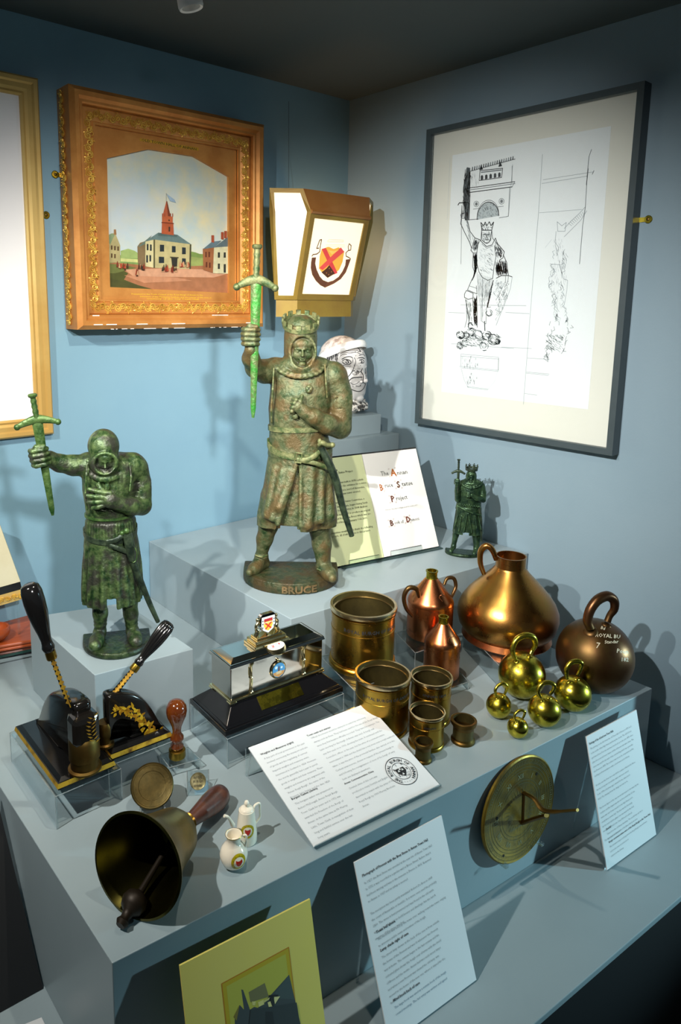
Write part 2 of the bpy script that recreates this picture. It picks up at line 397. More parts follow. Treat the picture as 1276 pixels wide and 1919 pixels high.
# case base (ledge) with its front edge towards the viewer
e0 = onz(1000, 1919, ZL); e1 = onz(1276, 1680, ZL); ed = nrm(e1 - e0)
eL = e0 - ed * 1.1; eR = e1 + ed * ((XC - e1[0]) / ed[0])
t = thing('display_case', (.6, .9, 0), 'blue-grey case floor over a black cabinet, below the big plinth', 'display case')
YB = YC - .002; XB = XC - .002
MB().prism([(eL[0], eL[1], ZL - .012), (eR[0] - .003, eR[1], ZL - .012), (XB, YB, ZL - .012), (-.3, YB, ZL - .012), (-.3, eL[1], ZL - .012)], (0, 0, .012)).build('case_floor', M['plinth'], t, bevel=.0015)
MB().prism([(eL[0] + .01, eL[1] + .003, 0.002), (eR[0] - .003, eR[1] + .003, 0.002), (XB, YB, 0.002), (-.28, YB, 0.002)], (0, 0, ZL - .0145)).build('cabinet_body', M['dark'], t, label='black cabinet body')
t = plinth('main_plinth', [pFL, pFR, (pFR[0] + .01, 1.2), (1.3, YC - .002), (.345, YC - .002)], ZL, ZT, 'large blue-grey plinth carrying the brass measures and the handbell')
m0 = onz(545, 1160, ZM); m1 = onz(905, 1060, ZM); md = nrm(m1 - m0); mR = m0 + md * ((XC - .004 - m0[0]) / md[0]); mB = onz(275, 1012, ZM)
t = plinth('statue_plinth', [m0, mR, (XC - .004, YC - .003), (mB[0], min(mB[1], YC - .003))], ZT, ZM, 'broad blue-grey plinth in the corner under the large bronze statue')
s0 = onz(177, 1265, ZS); s1 = onz(362, 1216, ZS); s2 = onz(140, 1232, ZS); sb = nrm(s2 - s0)
sbk = s0 + sb * .30; sbr = s1 + sb * .27
t = plinth('knight_plinth', [s0, s1, sbr, sbk], ZT, ZS, 'small pale plinth under the hooded green statue on the left')
bR = onx(748, 812, XC - .004); ZB = float(bR[2]); bd = np.array([md[0], md[1], 0])
bL = bR - bd * .30
plinth('lower_bust_plinth', [bL, bR, (XC - .004, YC - .004), (bL[0] + .02, YC - .004)], ZM, ZB, 'lower, wider blue-grey block behind the large statue, under the bust block')
aR = onz(713, 812, ZB); ZA = upz(aR, 776); aL = aR - bd * .16
plinth('upper_bust_plinth', [aL, aR, aR + np.array([.02, .13, 0]), aL + np.array([.02, .13, 0])], ZB, ZA, 'upper small blue-grey block directly under the black and white bust')
# dark upright at the left and the glazing channel
tr = MB().box((.24, 1.35, .93), (.06, 0, 0), (0, .14, 0), (0, 0, .38))
# left neighbour: lower step, glass shelf
# ------------------------------------------------------------------ framed pictures
def frame_rings(mb, W, H, prof, org, U, Vv, N, mis=None):
    """mitred mouldings: prof = list of (inset, height, material of the band that starts here)"""
    def ring(ins, h):
        return [org + U * ins + Vv * ins + N * h, org + U * (W - ins) + Vv * ins + N * h, org + U * (W - ins) + Vv * (H - ins) + N * h, org + U * ins + Vv * (H - ins) + N * h]
    for a, b in zip(prof[:-1], prof[1:]):
        r0 = ring(a[0], a[1]); r1 = ring(b[0], b[1])
        mb.add(r0 + r1, [(i, (i + 1) % 4, 4 + (i + 1) % 4, 4 + i) for i in range(4)], a[2] if len(a) > 2 else 0)
UX = np.array([1.0, 0, 0]); UZ = np.array([0, 0, 1.0]); NL = np.array([0, -1.0, 0])
# town hall painting
KW = YC / 1.52
TH0 = np.array([.657 * KW, YC - .002, 1.6 + (1.543 - 1.6) * KW]); THW, THH, THD = .507 * KW, .494 * KW, .067 * KW
t = thing('framed_painting', TH0, 'carved gilt frame round an oil painting of an old town hall on the blue wall', 'painting')
def thpt(px, py, y=YC - THD): return ony(px, py, y)
mb = MB()
# insets measured from the front face
d = THD
prof = [(0, 0), (0, d - .012, 1), (0.0, d - .010, 0), (.010, d, 0), (.020, d - .002, 0), (.026, d - .010, 0), (.031, d - .010, 0), (.034, d - .014, 0), (.0345, d - .026, 0)]
frame_rings(mb, THW, THH, prof, TH0, UX, UZ, NL)
mb.build('frame', [M['gilt'], M['gilt']], t, smooth=20)
mb = MB(); frame_rings(mb, THW, THH, [(.0345, d - .027), (.038, d - .024), (.052, d - .026), (.064, d - .032), (.066, d - .030), (.071, d - .030), (.0715, d - .036)], TH0, UX, UZ, NL)
mb.build('inner_moulding', M['gilt'], t, smooth=20, label='carved inner gilt moulding')
# relief scrolls on the ornament band and along the left side
orn = MB(); random.seed(4)
def scroll(mb, c, a, b, n, r, flip, turns=1.6, th=.0018):
    pts = []
    for i in range(15):
        q = i / 14; ang = q * turns * 2 * pi * flip; rr = r * (1 - q * .85)
        pts.append(c + a * cos(ang) * rr + b * sin(ang) * rr + n * (.0015 + .0022 * q))
    mb.tube(pts, [th * (1.1 - .3 * i / 14) for i in range(15)], 5)
    for s_ in range(3):
        an = random.uniform(0, 2 * pi); p0 = c + a * cos(an) * r + b * sin(an) * r; p1 = p0 + (a * cos(an + .8 * flip) + b * sin(an + .8 * flip)) * r * .75 + n * .002
        mb.tube([p0 + n * .001, (p0 + p1) / 2 + n * .003, p1 + n * .001], [.0006, .0014, .0005], 5)
def band(mb, p0, p1, wdir, n, r, step):
    L = np.linalg.norm(p1 - p0); k = int(L / step); dd = (p1 - p0) / L
    for i in range(k):
        scroll(mb, p0 + dd * (i + .5) * L / k + wdir * (.002 if i % 2 else -.002), dd, wdir, n, r, 1 if i % 2 else -1)
h = NL * (d - .027); i0 = .0515
c00 = TH0 + UX * i0 + UZ * i0 + h; c10 = TH0 + UX * (THW - i0) + UZ * i0 + h; c11 = TH0 + UX * (THW - i0) + UZ * (THH - i0) + h; c01 = TH0 + UX * i0 + UZ * (THH - i0) + h
for p, q, w in ((c00, c10, UZ), (c10, c11, UX), (c01, c11, UZ), (c00, c01, UX)): band(orn, p, q, w, NL, .0085, .0135)
sd = TH0 + NL * (d * .36)
band(orn, sd + UZ * .01, sd + UZ * (THH - .01), NL, -UX, .0075, .012)
orn.build('carved_ornament', M['gilt_bright'], t, smooth=40, kind='stuff')
# chips along the lower edge
ch = MB(); random.seed(9)
for i in range(26):
    u = random.uniform(.02, THW - .02); w = random.uniform(.003, .018)
    zz, nn = random.choice([(.0004, d - .0098), (.0115, d + .0002), (.0005, d - .0098), (.0325, d - .0112)])
    ch.box(TH0 + UX * u + UZ * zz + NL * nn, UX * w, UZ * .0011, NL * .0006)
ch.build('plaster_chip', M['chip'], t, kind='stuff', label='white chips where the gilding has flaked')
# gilt slip with the clipped arch opening
ys = YC - (d - .036)
op_px = [(205, 538), (428, 549), (427, 331), (361, 293), (277, 280), (199, 297)]
OP = [ony(a, b, ys + .004) for a, b in op_px]
inn = [TH0 + UX * .0715 + UZ * .0715, TH0 + UX * (THW - .0715) + UZ * .0715, TH0 + UX * (THW - .0715) + UZ * (THH - .0715), TH0 + UX * .0715 + UZ * (THH - .0715)]
inn = [np.array([p[0], ys, p[2]]) for p in inn]
mb = MB(); outer = [inn[0], inn[1], inn[2], inn[2] * .45 + inn[3] * .55, inn[2] * .55 * 0 + inn[3] * .62 + inn[2] * .38, inn[3]]
outer = [inn[0], inn[1], inn[2], inn[3] + (inn[2] - inn[3]) * .67, inn[3] + (inn[2] - inn[3]) * .33, inn[3]]
back = [p + np.array([0, .0045, 0]) for p in OP]; OPf = [np.array([p[0], ys, p[2]]) for p in OP]
mb.add(outer + OPf, [(i, (i + 1) % 6, 6 + (i + 1) % 6, 6 + i) for i in range(6)])
mb.add(OPf + back, [(i, (i + 1) % 6, 6 + (i + 1) % 6, 6 + i) for i in range(6)])
slip = mb.build('gilt_slip', M['gilt'], t)
fl = Flat([inn[0][0], ys, inn[0][2]], UX, UZ, NL)
def uvp(px, py): return fl.uv(px, py)
a = uvp(265, 262); b = uvp(368, 282)
fl.poly([uvp(262, 259), uvp(262, 264), uvp(372, 283), uvp(372, 277)][::-1], (196, 150, 30))
fl.text('OLD TOWN HALL OF ANNAN', (a[0], a[1] - .003), .0085, (70, 52, 14), .02, width=b[0] - a[0])
a = uvp(300, 274); b = uvp(338, 281); fl.text('TAKEN DOWN 1875', (a[0], a[1] - .002), .005, (190, 160, 40), .01, width=b[0] - a[0])
for k, (x0, x1, y) in enumerate(((246, 380, 552), (262, 396, 557), (275, 372, 561))):
    a = uvp(x0, y); b = uvp(x1, y)
    fl.text(['Presented to the Town Council of the Royal Burgh of Annan by the', 'Directors of the Mechanics Institute and the painter of this view, in', 'memory of the Old Town Hall'][k], a, .0048, (226, 190, 50), .015, width=b[0] - a[0])
fl.build('gilt_lettering', t)['kind'] = 'stuff'
# canvas and its picture, flat paint
yc = ys + .0085
lo = ony(196, 560, yc); hi = ony(440, 268, yc)
MB().hexa([(lo[0], yc + .004, lo[2]), (hi[0], yc + .004, lo[2]), (hi[0], yc, lo[2]), (lo[0], yc, lo[2]), (lo[0], yc + .004, hi[2]), (hi[0], yc + .004, hi[2]), (hi[0], yc, hi[2]), (lo[0], yc, hi[2])]).build('canvas', mat('painted_sky', lin((188, 206, 204))[:3], .45, col2=lin((222, 216, 176))[:3], nscale=9, detail=5, lo=.42, hi=.66, col3=lin((196, 212, 222))[:3]), t)
fl = Flat([lo[0], yc, lo[2]], UX, UZ, NL)
P = lambda pts, c: fl.poly(pts, c, px=True)
P([(196, 488), (225, 478), (262, 480), (262, 505), (196, 505)], (120, 150, 84)); P([(226, 470), (240, 466), (252, 470), (258, 474), (258, 484), (226, 484)], (150, 172, 104))
P([(258, 486), (226, 484), (226, 490), (260, 492)], (196, 200, 130))
P([(350, 475), (382, 476), (396, 480), (396, 505), (350, 505)], (146, 160, 90)); P([(352, 470), (366, 473), (380, 478), (380, 484), (352, 480)], (120, 146, 76))
P([(196, 494), (216, 492), (258, 496), (310, 500), (380, 498), (400, 503), (436, 508), (436, 560), (196, 560)], (158, 106, 72))
P([(196, 500), (222, 502), (240, 512), (232, 524), (268, 538), (300, 545), (196, 560)], (74, 78, 34)); P([(196, 494), (230, 496), (256, 502), (216, 512), (196, 512)], (104, 112, 58))
P([(232, 505), (300, 503), (390, 505), (430, 512), (400, 520), (250, 518)], (196, 148, 116)); P([(232, 516), (330, 520), (360, 526), (270, 530)], (186, 132, 98))
P([(206, 544), (200, 520), (250, 532), (290, 543), (300, 552), (206, 552)], (70, 72, 34))
# left house
P([(203, 445), (212, 437), (216, 438), (225, 460), (225, 492), (204, 492)], (170, 160, 112)); P([(201, 441), (210, 437), (215, 440), (206, 458), (202, 452)], (126, 146, 110))
P([(213, 430), (217, 430), (218, 440), (213, 440)], (150, 110, 70))
for x, y in ((209, 464), (215, 465), (221, 466), (209, 479), (215, 480)): P([(x - 1.5, y - 4), (x + 1.5, y - 4), (x + 1.5, y + 4), (x - 1.5, y + 4)], (88, 66, 40))
# main hall
P([(257, 462), (262, 455), (272, 452), (274, 500), (258, 494)], (124, 104, 72)); P([(258, 462), (272, 451), (284, 441), (276, 455), (262, 462)], (96, 116, 104))
P([(272, 452), (288, 449), (288, 502), (272, 499)], (206, 198, 150)); P([(288, 449), (358, 458), (357, 504), (288, 502)], (186, 176, 126))
P([(271, 453), (296, 436), (332, 440), (358, 458), (288, 449)], (98, 122, 120)); P([(296, 436), (332, 440), (331, 444), (296, 442)], (80, 102, 100))
P([(287, 449), (290, 449), (290, 502), (287, 502)], (88, 84, 54)); P([(355, 458), (358, 458), (357, 504), (354, 504)], (74, 72, 46))
for x, y, w, h_ in ((303, 465, 4, 6.5), (325, 467, 3.5, 6), (344, 470, 3.5, 6.5), (302, 487, 5, 6), (344, 490, 3.5, 6), (276, 463, 1.6, 6), (282, 464, 1.6, 6), (275, 485, 1.6, 7), (281, 484, 1.6, 6)):
    P([(x - w, y - h_), (x + w, y - h_ + .5), (x + w, y + h_), (x - w, y + h_)], (36, 46, 50))
P([(320, 482), (332, 483), (331, 500), (322, 500)], (44, 44, 38)); P([(318, 481), (334, 482), (334, 484), (318, 483)], (66, 60, 42))
# tower
P([(303, 416), (324, 418), (325, 441), (302, 438)], (176, 88, 52)); P([(303, 404), (323, 406), (323, 419), (303, 417)], (188, 98, 58)); P([(302, 416), (325, 418), (325, 420), (302, 418)], (120, 52, 30))
P([(304, 404), (311, 377), (318, 406)], (178, 92, 60)); P([(311, 377), (312.5, 377), (319, 406), (314, 405)], (120, 60, 38)); fl.line([(311, 377), (311, 362)], .0006, (70, 60, 50), px=True)
fl.disc(fl.uv(316, 413), .0022, (60, 50, 34)); P([(315, 425), (318, 425), (318, 434), (315, 434)], (70, 46, 34))
for x in (303, 307, 318, 322): P([(x, 400), (x + 1.5, 400), (x + 1.5, 406), (x, 406)], (150, 70, 44))
P([(311, 363), (326, 374), (329, 380), (318, 377)], (150, 176, 196))
# right houses
P([(379, 466), (400, 463), (400, 512), (380, 506)], (150, 96, 60)); P([(379, 467), (396, 453), (414, 451), (400, 464)], (96, 118, 126)); P([(400, 464), (426, 444), (427, 465)], (90, 108, 112))
P([(400, 464), (427, 462), (427, 513), (398, 512)], (204, 202, 164))
for x, y in ((385, 477), (391, 477), (386, 496), (392, 497)): P([(x - 1.5, y - 5), (x + 1.5, y - 5), (x + 1.5, y + 5), (x - 1.5, y + 5)], (96, 50, 32))
for x, y, h_ in ((409, 478, 5), (420, 478, 5), (409, 499, 5), (420, 503, 8)): P([(x - 2, y - h_), (x + 2, y - h_), (x + 2, y + h_), (x - 2, y + h_)], (50, 54, 50))
for x, y in ((397, 446), (415, 440), (421, 438)): P([(x - 2, y - 5), (x + 3, y - 5), (x + 3, y + 9), (x - 2, y + 8)], (158, 76, 50))
random.seed(3)
for i in range(60):
    x, y = random.choice([(222, 502), (232, 505), (240, 504), (305, 508), (312, 507), (325, 509), (257, 504), (265, 505), (256, 516), (340, 500), (348, 501)]); x += random.uniform(-5, 5); y += random.uniform(-2, 2); hh = random.uniform(6, 11)
    P([(x - 1.9, y), (x + 1.9, y), (x + .5, y - hh), (x - .5, y - hh)], random.choice([(120, 46, 30), (70, 40, 26), (190, 150, 110), (50, 44, 30), (160, 70, 44)]))
fl.build('town_view', t, M['paint'])
def bracket(c, U, N, lab, loc_):
    t = thing('mirror_plate', c, lab, 'bracket'); mb = MB()
    mb.lathe(c, [(.0075, 0), (.0085, .0006), (.0085, .0018), (.0075, .0024)], N, 24)
    mb.box(c + N * .001 - U * .009, U * .010, np.cross(U, N) * .005, N * .001)
    mb.build('plate', M['brass'], t, smooth=30); MB().lathe(c + N * .0024, [(.0035, 0), (.003, .0014), (.001, .002)], N, 14).build('screw', M['brass_dark'], t, smooth=40)
    return t
bracket(ony(103, 327, YC - .001), -UX, NL, 'small brass fixing plate at the left side of the town hall painting', None)
bracket(ony(86, 403, YC - .001), UX, NL, 'small brass fixing plate right of the pale gilt frame at the left edge', None)
bracket(onx(1215, 411, XC - .001), np.array([0, -1.0, 0]), np.array([-1.0, 0, 0]), 'small brass fixing plate on the grey wall right of the big drawing', None)

# left picture
x1 = .612 * KW; zt, zb = 1.6 + .447 * KW, 1.6 - .284 * KW; x0 = x1 - .56
t = thing('framed_picture', (x0, YC, zb), 'narrow pale gilt frame round a blank white sheet, cut by the left edge', 'picture')
mb = MB(); o = np.array([x0, YC - .002, zb]); w, h_ = x1 - x0, zt - zb
frame_rings(mb, w, h_, [(0, 0, 1), (0, .017, 0), (.004, .021, 0), (.012, .0205, 0), (.016, .0165, 0), (.026, .017, 0), (.032, .0135, 0), (.037, .0155, 0), (.041, .013, 0), (.0415, .006, 0)], o, UX, UZ, NL)
mb.build('frame', [M['gilt_pale'], M['black_wood']], t, smooth=25)
MB().hexa([o + UX * .038 + UZ * .038, o + UX * (w - .038) + UZ * .038, o + UX * (w - .038) + UZ * .038 + NL * .007, o + UX * .038 + UZ * .038 + NL * .007] + [q + UZ * (h_ - .076) for q in (o + UX * .038 + UZ * .038, o + UX * (w - .038) + UZ * .038, o + UX * (w - .038) + UZ * .038 + NL * .007, o + UX * .038 + UZ * .038 + NL * .007)]).build('white_sheet', mat('bright_paper', (.95, .96, .97), .4), t)

# big drawing on the right wall
NR = np.array([-1.0, 0, 0]); UYn = np.array([0, -1.0, 0])
D_ = .032; q0 = onx(775, 795, XC - D_); q1 = onx(803, 240, XC - D_); q2 = onx(1223, 143, XC - D_); q3 = onx(1160, 861, XC - D_)
yL = (q0[1] + q1[1]) / 2; yR = (onx(1207, 163, XC - D_)[1] + onx(1143, 845, XC - D_)[1]) / 2 - .004; zB_ = (q0[2] + onx(1140, 850, XC - D_)[2]) / 2; zT_ = (q1[2] + onx(1207, 155, XC - D_)[2]) / 2
o = np.array([XC - .002, yL, zB_]); W, H = yL - yR, zT_ - zB_
t = thing('framed_drawing', o, 'large slate-grey frame with a pencil drawing of a crowned statue on the right wall', 'drawing')
mb = MB(); frame_rings(mb, W, H, [(0, 0), (0, D_), (.015, D_), (.0155, D_ - .014)], o, UYn, UZ, NR); mb.build('frame', M['frame_dark'], t)
mb = MB(); ins = .013; bk = D_ - .016
mb.box(o + UYn * W / 2 + UZ * H / 2 + NR * (bk - .003), UYn * (W / 2 - ins), UZ * (H / 2 - ins), NR * .003); mb.build('mount', M['mount'], t)
fl = Flat(o + NR * bk, UYn, UZ, NR, base=.0004)
sheet = [(843, 268), (1148, 238), (1095, 765), (822, 745)]
A = [fl.uv(*p) for p in ((850, 290), (1150, 236), (1097, 776), (826, 726))]
su0 = (A[0][0] + A[3][0]) / 2; su1 = (A[1][0] + A[2][0]) / 2; sv0 = (A[2][1] + A[3][1]) / 2; sv1 = (A[0][1] + A[1][1]) / 2
mb = MB(); mb.box(fl.o + UYn * (su0 + su1) / 2 + UZ * (sv0 + sv1) / 2 + NR * .0002, UYn * (su1 - su0) / 2, UZ * (sv1 - sv0) / 2, NR * .0002); mb.build('drawing_sheet', M['sheet'], t)
DK, MD, LT, VL = (38, 42, 46), (92, 98, 104), (150, 158, 164), (192, 198, 204)
# authored in zoomed-crop coordinates of the photo (x/3.9156+820, y/3.9156+270)
def z(pts): return [(820 + x / 3.9156, 270 + y / 3.9156) for x, y in pts]
def S(pts, w=.0011, c=DK): fl.line(z(pts), w * 1.45, c, px=True, layer=6)
def F(pts, c, l=5): fl.k += 0; fl.poly([fl.uv(*p) for p in z(pts)], c, layer=l)
def hatch(poly, n, c, w=.0007, seed=1, dirv=(0.25, 1), ln=40):
    random.seed(seed); xs = [p[0] for p in poly]; ys_ = [p[1] for p in poly]
    def inside(x, y):
        r = False; j = len(poly) - 1
        for i in range(len(poly)):
            if (poly[i][1] > y) != (poly[j][1] > y) and x < (poly[j][0] - poly[i][0]) * (y - poly[i][1]) / (poly[j][1] - poly[i][1]) + poly[i][0]: r = not r
            j = i
        return r
    k = 0
    for _ in range(n * 8):
        x = random.uniform(min(xs), max(xs)); y = random.uniform(min(ys_), max(ys_))
        if not inside(x, y): continue
        l = random.uniform(.3, 1) * ln; a = dirv[0] + random.uniform(-.25, .25); x2, y2 = x + a * l, y + dirv[1] * l
        if inside(x2, y2): S([(x, y), (x2, y2)], w, c); k += 1
        if k >= n: break
# battlement, tower
S([(240, 200), (570, 110)], .001); S([(240, 200), (238, 320)], .001, MD); S([(552, 150), (520, 530)], .0007, LT); S([(548, 160), (545, 285)], .0008, MD)
F([(215, 170), (240, 175), (240, 200), (232, 560), (200, 560), (188, 320), (205, 230)], (84, 90, 94)); hatch([(200, 170), (245, 175), (235, 560), (180, 560), (190, 300)], 90, DK, .0011, 2, (.05, 1), 60)
for i in range(19):
    x = 250 + i * 16.5; y = 195 - i * 4.3; F([(x, y), (x + 5, y - 28), (x + 11, y - 28), (x + 9, y - 2)], (70, 74, 78) if i % 6 in (0, 1, 5) else (120, 126, 130))
for x, y in ((320, 172), (460, 148)): F([(x - 14, y + 20), (x, y - 22), (x + 14, y + 14)], (40, 44, 48))
S([(312, 195), (478, 178), (470, 245), (306, 268), (312, 195)], .0012); S([(320, 208), (470, 190)], .0016, MD)
for i in range(5):
    x = 326 + i * 32; y = 246 - i * 5; F([(x - 9, y + 18), (x - 9, y - 10), (x, y - 19), (x + 9, y - 12), (x + 9, y + 14)], (58, 62, 66))
S([(215, 325), (568, 276)], .0012); S([(215, 340), (570, 290)], .001, MD); S([(230, 356), (548, 314)], .0014); S([(215, 325), (230, 356)], .001); S([(568, 276), (548, 314)], .0009, MD); S([(240, 350), (232, 556), (300, 550)], .001); S([(452, 542), (520, 530), (530, 320)], .0009, MD)
arc = [(290 + 80 - 80 * cos(a), 555 - 9 * a - 115 * sin(a)) for a in [pi * i / 14 for i in range(15)]]
S(arc, .0014); S([(x, y - 14) for x, y in arc], .0009, MD); F(arc, (172, 180, 184)); hatch(arc, 90, (120, 126, 130), .0007, 5, (.5, .5), 20)
for cx, cy in ((285, 440), (470, 420)):
    for r in (19, 10): S([(cx + r * cos(a), cy + 1.1 * r * sin(a)) for a in [2 * pi * i / 14 for i in range(15)]], .0008, MD)
    F([(cx + 7 * cos(a), cy + 9 * sin(a)) for a in [2 * pi * i / 8 for i in range(8)]], (100, 104, 108))
S([(262, 478), (318, 470)], .0008, MD); S([(438, 462), (484, 456)], .0008, MD)
# raised sword and arm
S([(172, 540), (178, 470), (172, 880)], .0008, MD); S([(198, 330), (206, 330), (204, 430), (196, 430), (198, 330)], .0011); S([(150, 448), (160, 432), (225, 428), (232, 446)], .0018); S([(180, 450), (176, 560)], .0012); S([(202, 450), (204, 540)], .0012)
S([(176, 540), (170, 585), (200, 650), (235, 720), (250, 765)], .0013); S([(204, 540), (222, 570), (238, 640), (275, 690)], .0013); S([(170, 520), (176, 545), (205, 545), (212, 520), (200, 505), (176, 510), (170, 520)], .001, MD)
hatch([(204, 540), (222, 570), (238, 640), (275, 690), (250, 760), (225, 690)], 30, LT, .0006, 7)
# crown, head
S([(326, 632), (318, 575), (338, 600), (350, 572), (362, 600), (380, 570), (392, 598), (412, 572), (398, 632), (326, 632)], .0015); hatch([(326, 632), (322, 585), (405, 585), (398, 632)], 22, DK, .001, 8, (.1, 1), 12)
S([(324, 640), (326, 705), (350, 725), (372, 725), (390, 705), (396, 640)], .0013); S([(324, 620), (318, 700), (300, 730)], .001); S([(398, 630), (404, 690), (415, 705)], .001)
for x in (348, 374): F([(x - 8, 658), (x + 8, 656), (x + 7, 664), (x - 7, 666)], (50, 54, 58))
S([(362, 660), (358, 684), (368, 688)], .0009); S([(350, 702), (374, 700)], .0011); S([(336, 690), (345, 722), (362, 730), (380, 720), (388, 690)], .0009, MD)
# shoulders, torso
S([(278, 690), (310, 702), (326, 720), (360, 752), (400, 740), (425, 690), (440, 730), (490, 790), (480, 835), (455, 852)], .0013); S([(275, 690), (245, 780), (262, 800), (288, 800), (300, 705)], .0013)
hatch([(275, 695), (248, 775), (285, 795), (305, 710)], 40, MD, .0009, 9, (-.2, 1), 40); hatch([(420, 700), (440, 735), (490, 800), (470, 840), (430, 830)], 45, MD, .0009, 10, (.3, 1), 40)
S([(300, 720), (288, 800), (290, 880), (305, 940), (330, 980), (370, 1000), (405, 985), (415, 900), (428, 830), (418, 745)], .0011)
S([(325, 732), (362, 765), (405, 748)], .0009, MD); random.seed(31)
for i in range(60):
    x = random.uniform(305, 410); y = random.uniform(770, 980); S([(x, y), (x + random.uniform(-8, 8), y + random.uniform(-6, 10))], .0006, VL)
# cloak, arms
S([(262, 800), (258, 900), (272, 940), (255, 1000)], .0012); hatch([(262, 805), (286, 805), (292, 900), (258, 1010), (270, 930)], 60, DK, .001, 11, (-.1, 1), 50)
hatch([(428, 850), (462, 860), (486, 960), (470, 985), (420, 960)], 55, DK, .0009, 12, (.15, 1), 50); S([(455, 850), (480, 960)], .001); S([(482, 810), (508, 870), (520, 965)], .0012); hatch([(470, 860), (500, 850), (520, 960), (490, 965)], 45, MD, .0008, 13, (.2, 1), 40)
S([(430, 985), (470, 965), (520, 965), (548, 975)], .0013); S([(500, 970), (498, 1020)], .0009, MD); S([(520, 970), (516, 1010)], .0009, MD)
# shield faint
S([(548, 975), (535, 1060), (490, 1180), (445, 1290), (430, 1330)], .0008, LT); random.seed(6)
for i in range(70):
    x = random.uniform(400, 530); y = random.uniform(1000, 1290)
    if x < 410 + (y - 1000) * .05 or x > 540 - (y - 1000) * .35: continue
    S([(x, y), (x + random.uniform(-14, 14), y + random.uniform(-6, 14)), (x + random.uniform(-14, 14), y + 22)], .0007, LT)
# skirt, legs
S([(285, 930), (245, 1010), (220, 1070)], .0012); S([(220, 1070), (290, 1100), (285, 1040)], .001); S([(232, 1040), (290, 1060)], .0008, MD)
S([(410, 1000), (385, 1080), (365, 1200)], .0016); hatch([(402, 1010), (412, 1010), (372, 1200), (360, 1200)], 30, DK, .0009, 14, (-.2, 1), 40); S([(290, 940), (300, 1100), (318, 1200), (316, 1300)], .0007, LT); S([(330, 990), (325, 1200)], .0006, LT)
S([(198, 1100), (212, 1075), (240, 1085), (262, 1095), (258, 1130), (225, 1140), (198, 1125), (198, 1100)], .0012); S([(206, 1140), (232, 1280), (230, 1330)], .0012); S([(258, 1130), (268, 1290), (275, 1330)], .0012)
hatch([(262, 1110), (288, 1110), (292, 1340), (270, 1320)], 60, DK, .0011, 15, (.05, 1), 60); S([(288, 1110), (292, 1345)], .0012); S([(210, 1150), (215, 1290), (200, 1345)], .001, MD); hatch([(206, 1150), (240, 1290), (226, 1320)], 20, LT, .0006, 16)
S([(330, 1100), (325, 1300), (355, 1320), (360, 1200), (390, 1195)], .0009, MD); S([(345, 1300), (348, 1370)], .0018)
# tone: cloak, skirt folds, lion
for poly_, n_, c_, dv in (([(262, 805), (290, 805), (296, 900), (258, 1010), (270, 930)], 90, (60, 64, 68), (-.1, 1)), ([(428, 850), (500, 855), (522, 960), (470, 985), (420, 960)], 110, (70, 74, 78), (.15, 1)), ([(290, 950), (400, 1000), (360, 1200), (330, 1300), (300, 1100)], 70, (170, 176, 180), (-.05, 1)), ([(300, 760), (410, 760), (415, 960), (310, 960)], 70, (178, 184, 188), (.6, .5)), ([(205, 1140), (240, 1140), (262, 1300), (232, 1320)], 40, (140, 146, 150), (.15, 1)), ([(420, 1010), (530, 1000), (500, 1180), (440, 1290)], 80, (176, 182, 186), (-.4, .8)), ([(326, 640), (396, 640), (392, 715), (335, 715)], 34, (120, 126, 130), (.3, .6)), ([(145, 1380), (470, 1400), (460, 1480), (150, 1500)], 150, (96, 102, 106), (.7, .4)), ([(175, 1545), (300, 1555), (300, 1660), (178, 1650)], 60, (206, 210, 214), (0, 1)), ([(178, 1670), (300, 1680), (280, 1780), (225, 1780)], 60, (208, 212, 216), (.1, 1)), ([(240, 210), (300, 205), (300, 330), (240, 340)], 30, (206, 210, 214), (0, 1)), ([(790, 1390), (940, 1400), (900, 1540), (800, 1500)], 90, (150, 156, 160), (.6, .5)), ([(845, 700), (920, 690), (950, 1000), (900, 1330), (850, 1330)], 90, (196, 200, 204), (.1, 1))):
    hatch(poly_, n_, c_, .0007, n_, dv, 34)
for i in range(15): S([(300 + i * 7.5, 955 + 2 * i), (298 + i * 7, 1040 + 6 * sin(i)), (304 + i * 5, 1120)], .0006, (160, 166, 170))
# lion heap
rnd = random.Random(21)
for cx, cy, r, n, c in ((170, 1400, 32, 16, DK), (210, 1400, 30, 12, DK), (160, 1480, 28, 16, DK), (250, 1385, 40, 14, MD), (300, 1400, 45, 14, MD), (360, 1410, 40, 16, DK), (410, 1430, 45, 16, DK), (340, 1480, 38, 14, MD), (440, 1450, 22, 12, DK), (380, 1240, 30, 12, MD), (245, 1335, 26, 10, MD)):
    for i in range(n):
        a = rnd.uniform(0, 2 * pi); a2 = a + rnd.uniform(.6, 1.6); rr = r * rnd.uniform(.4, 1)
        S([(cx + rr * cos(a + (a2 - a) * k / 4), cy + rr * sin(a + (a2 - a) * k / 4)) for k in range(5)], .001, c)
for x, y in ((185, 1445), (212, 1440), (165, 1500), (448, 1455)): F([(x - 5, y - 5), (x + 5, y - 5), (x + 5, y + 5), (x - 5, y + 5)], (40, 44, 48))
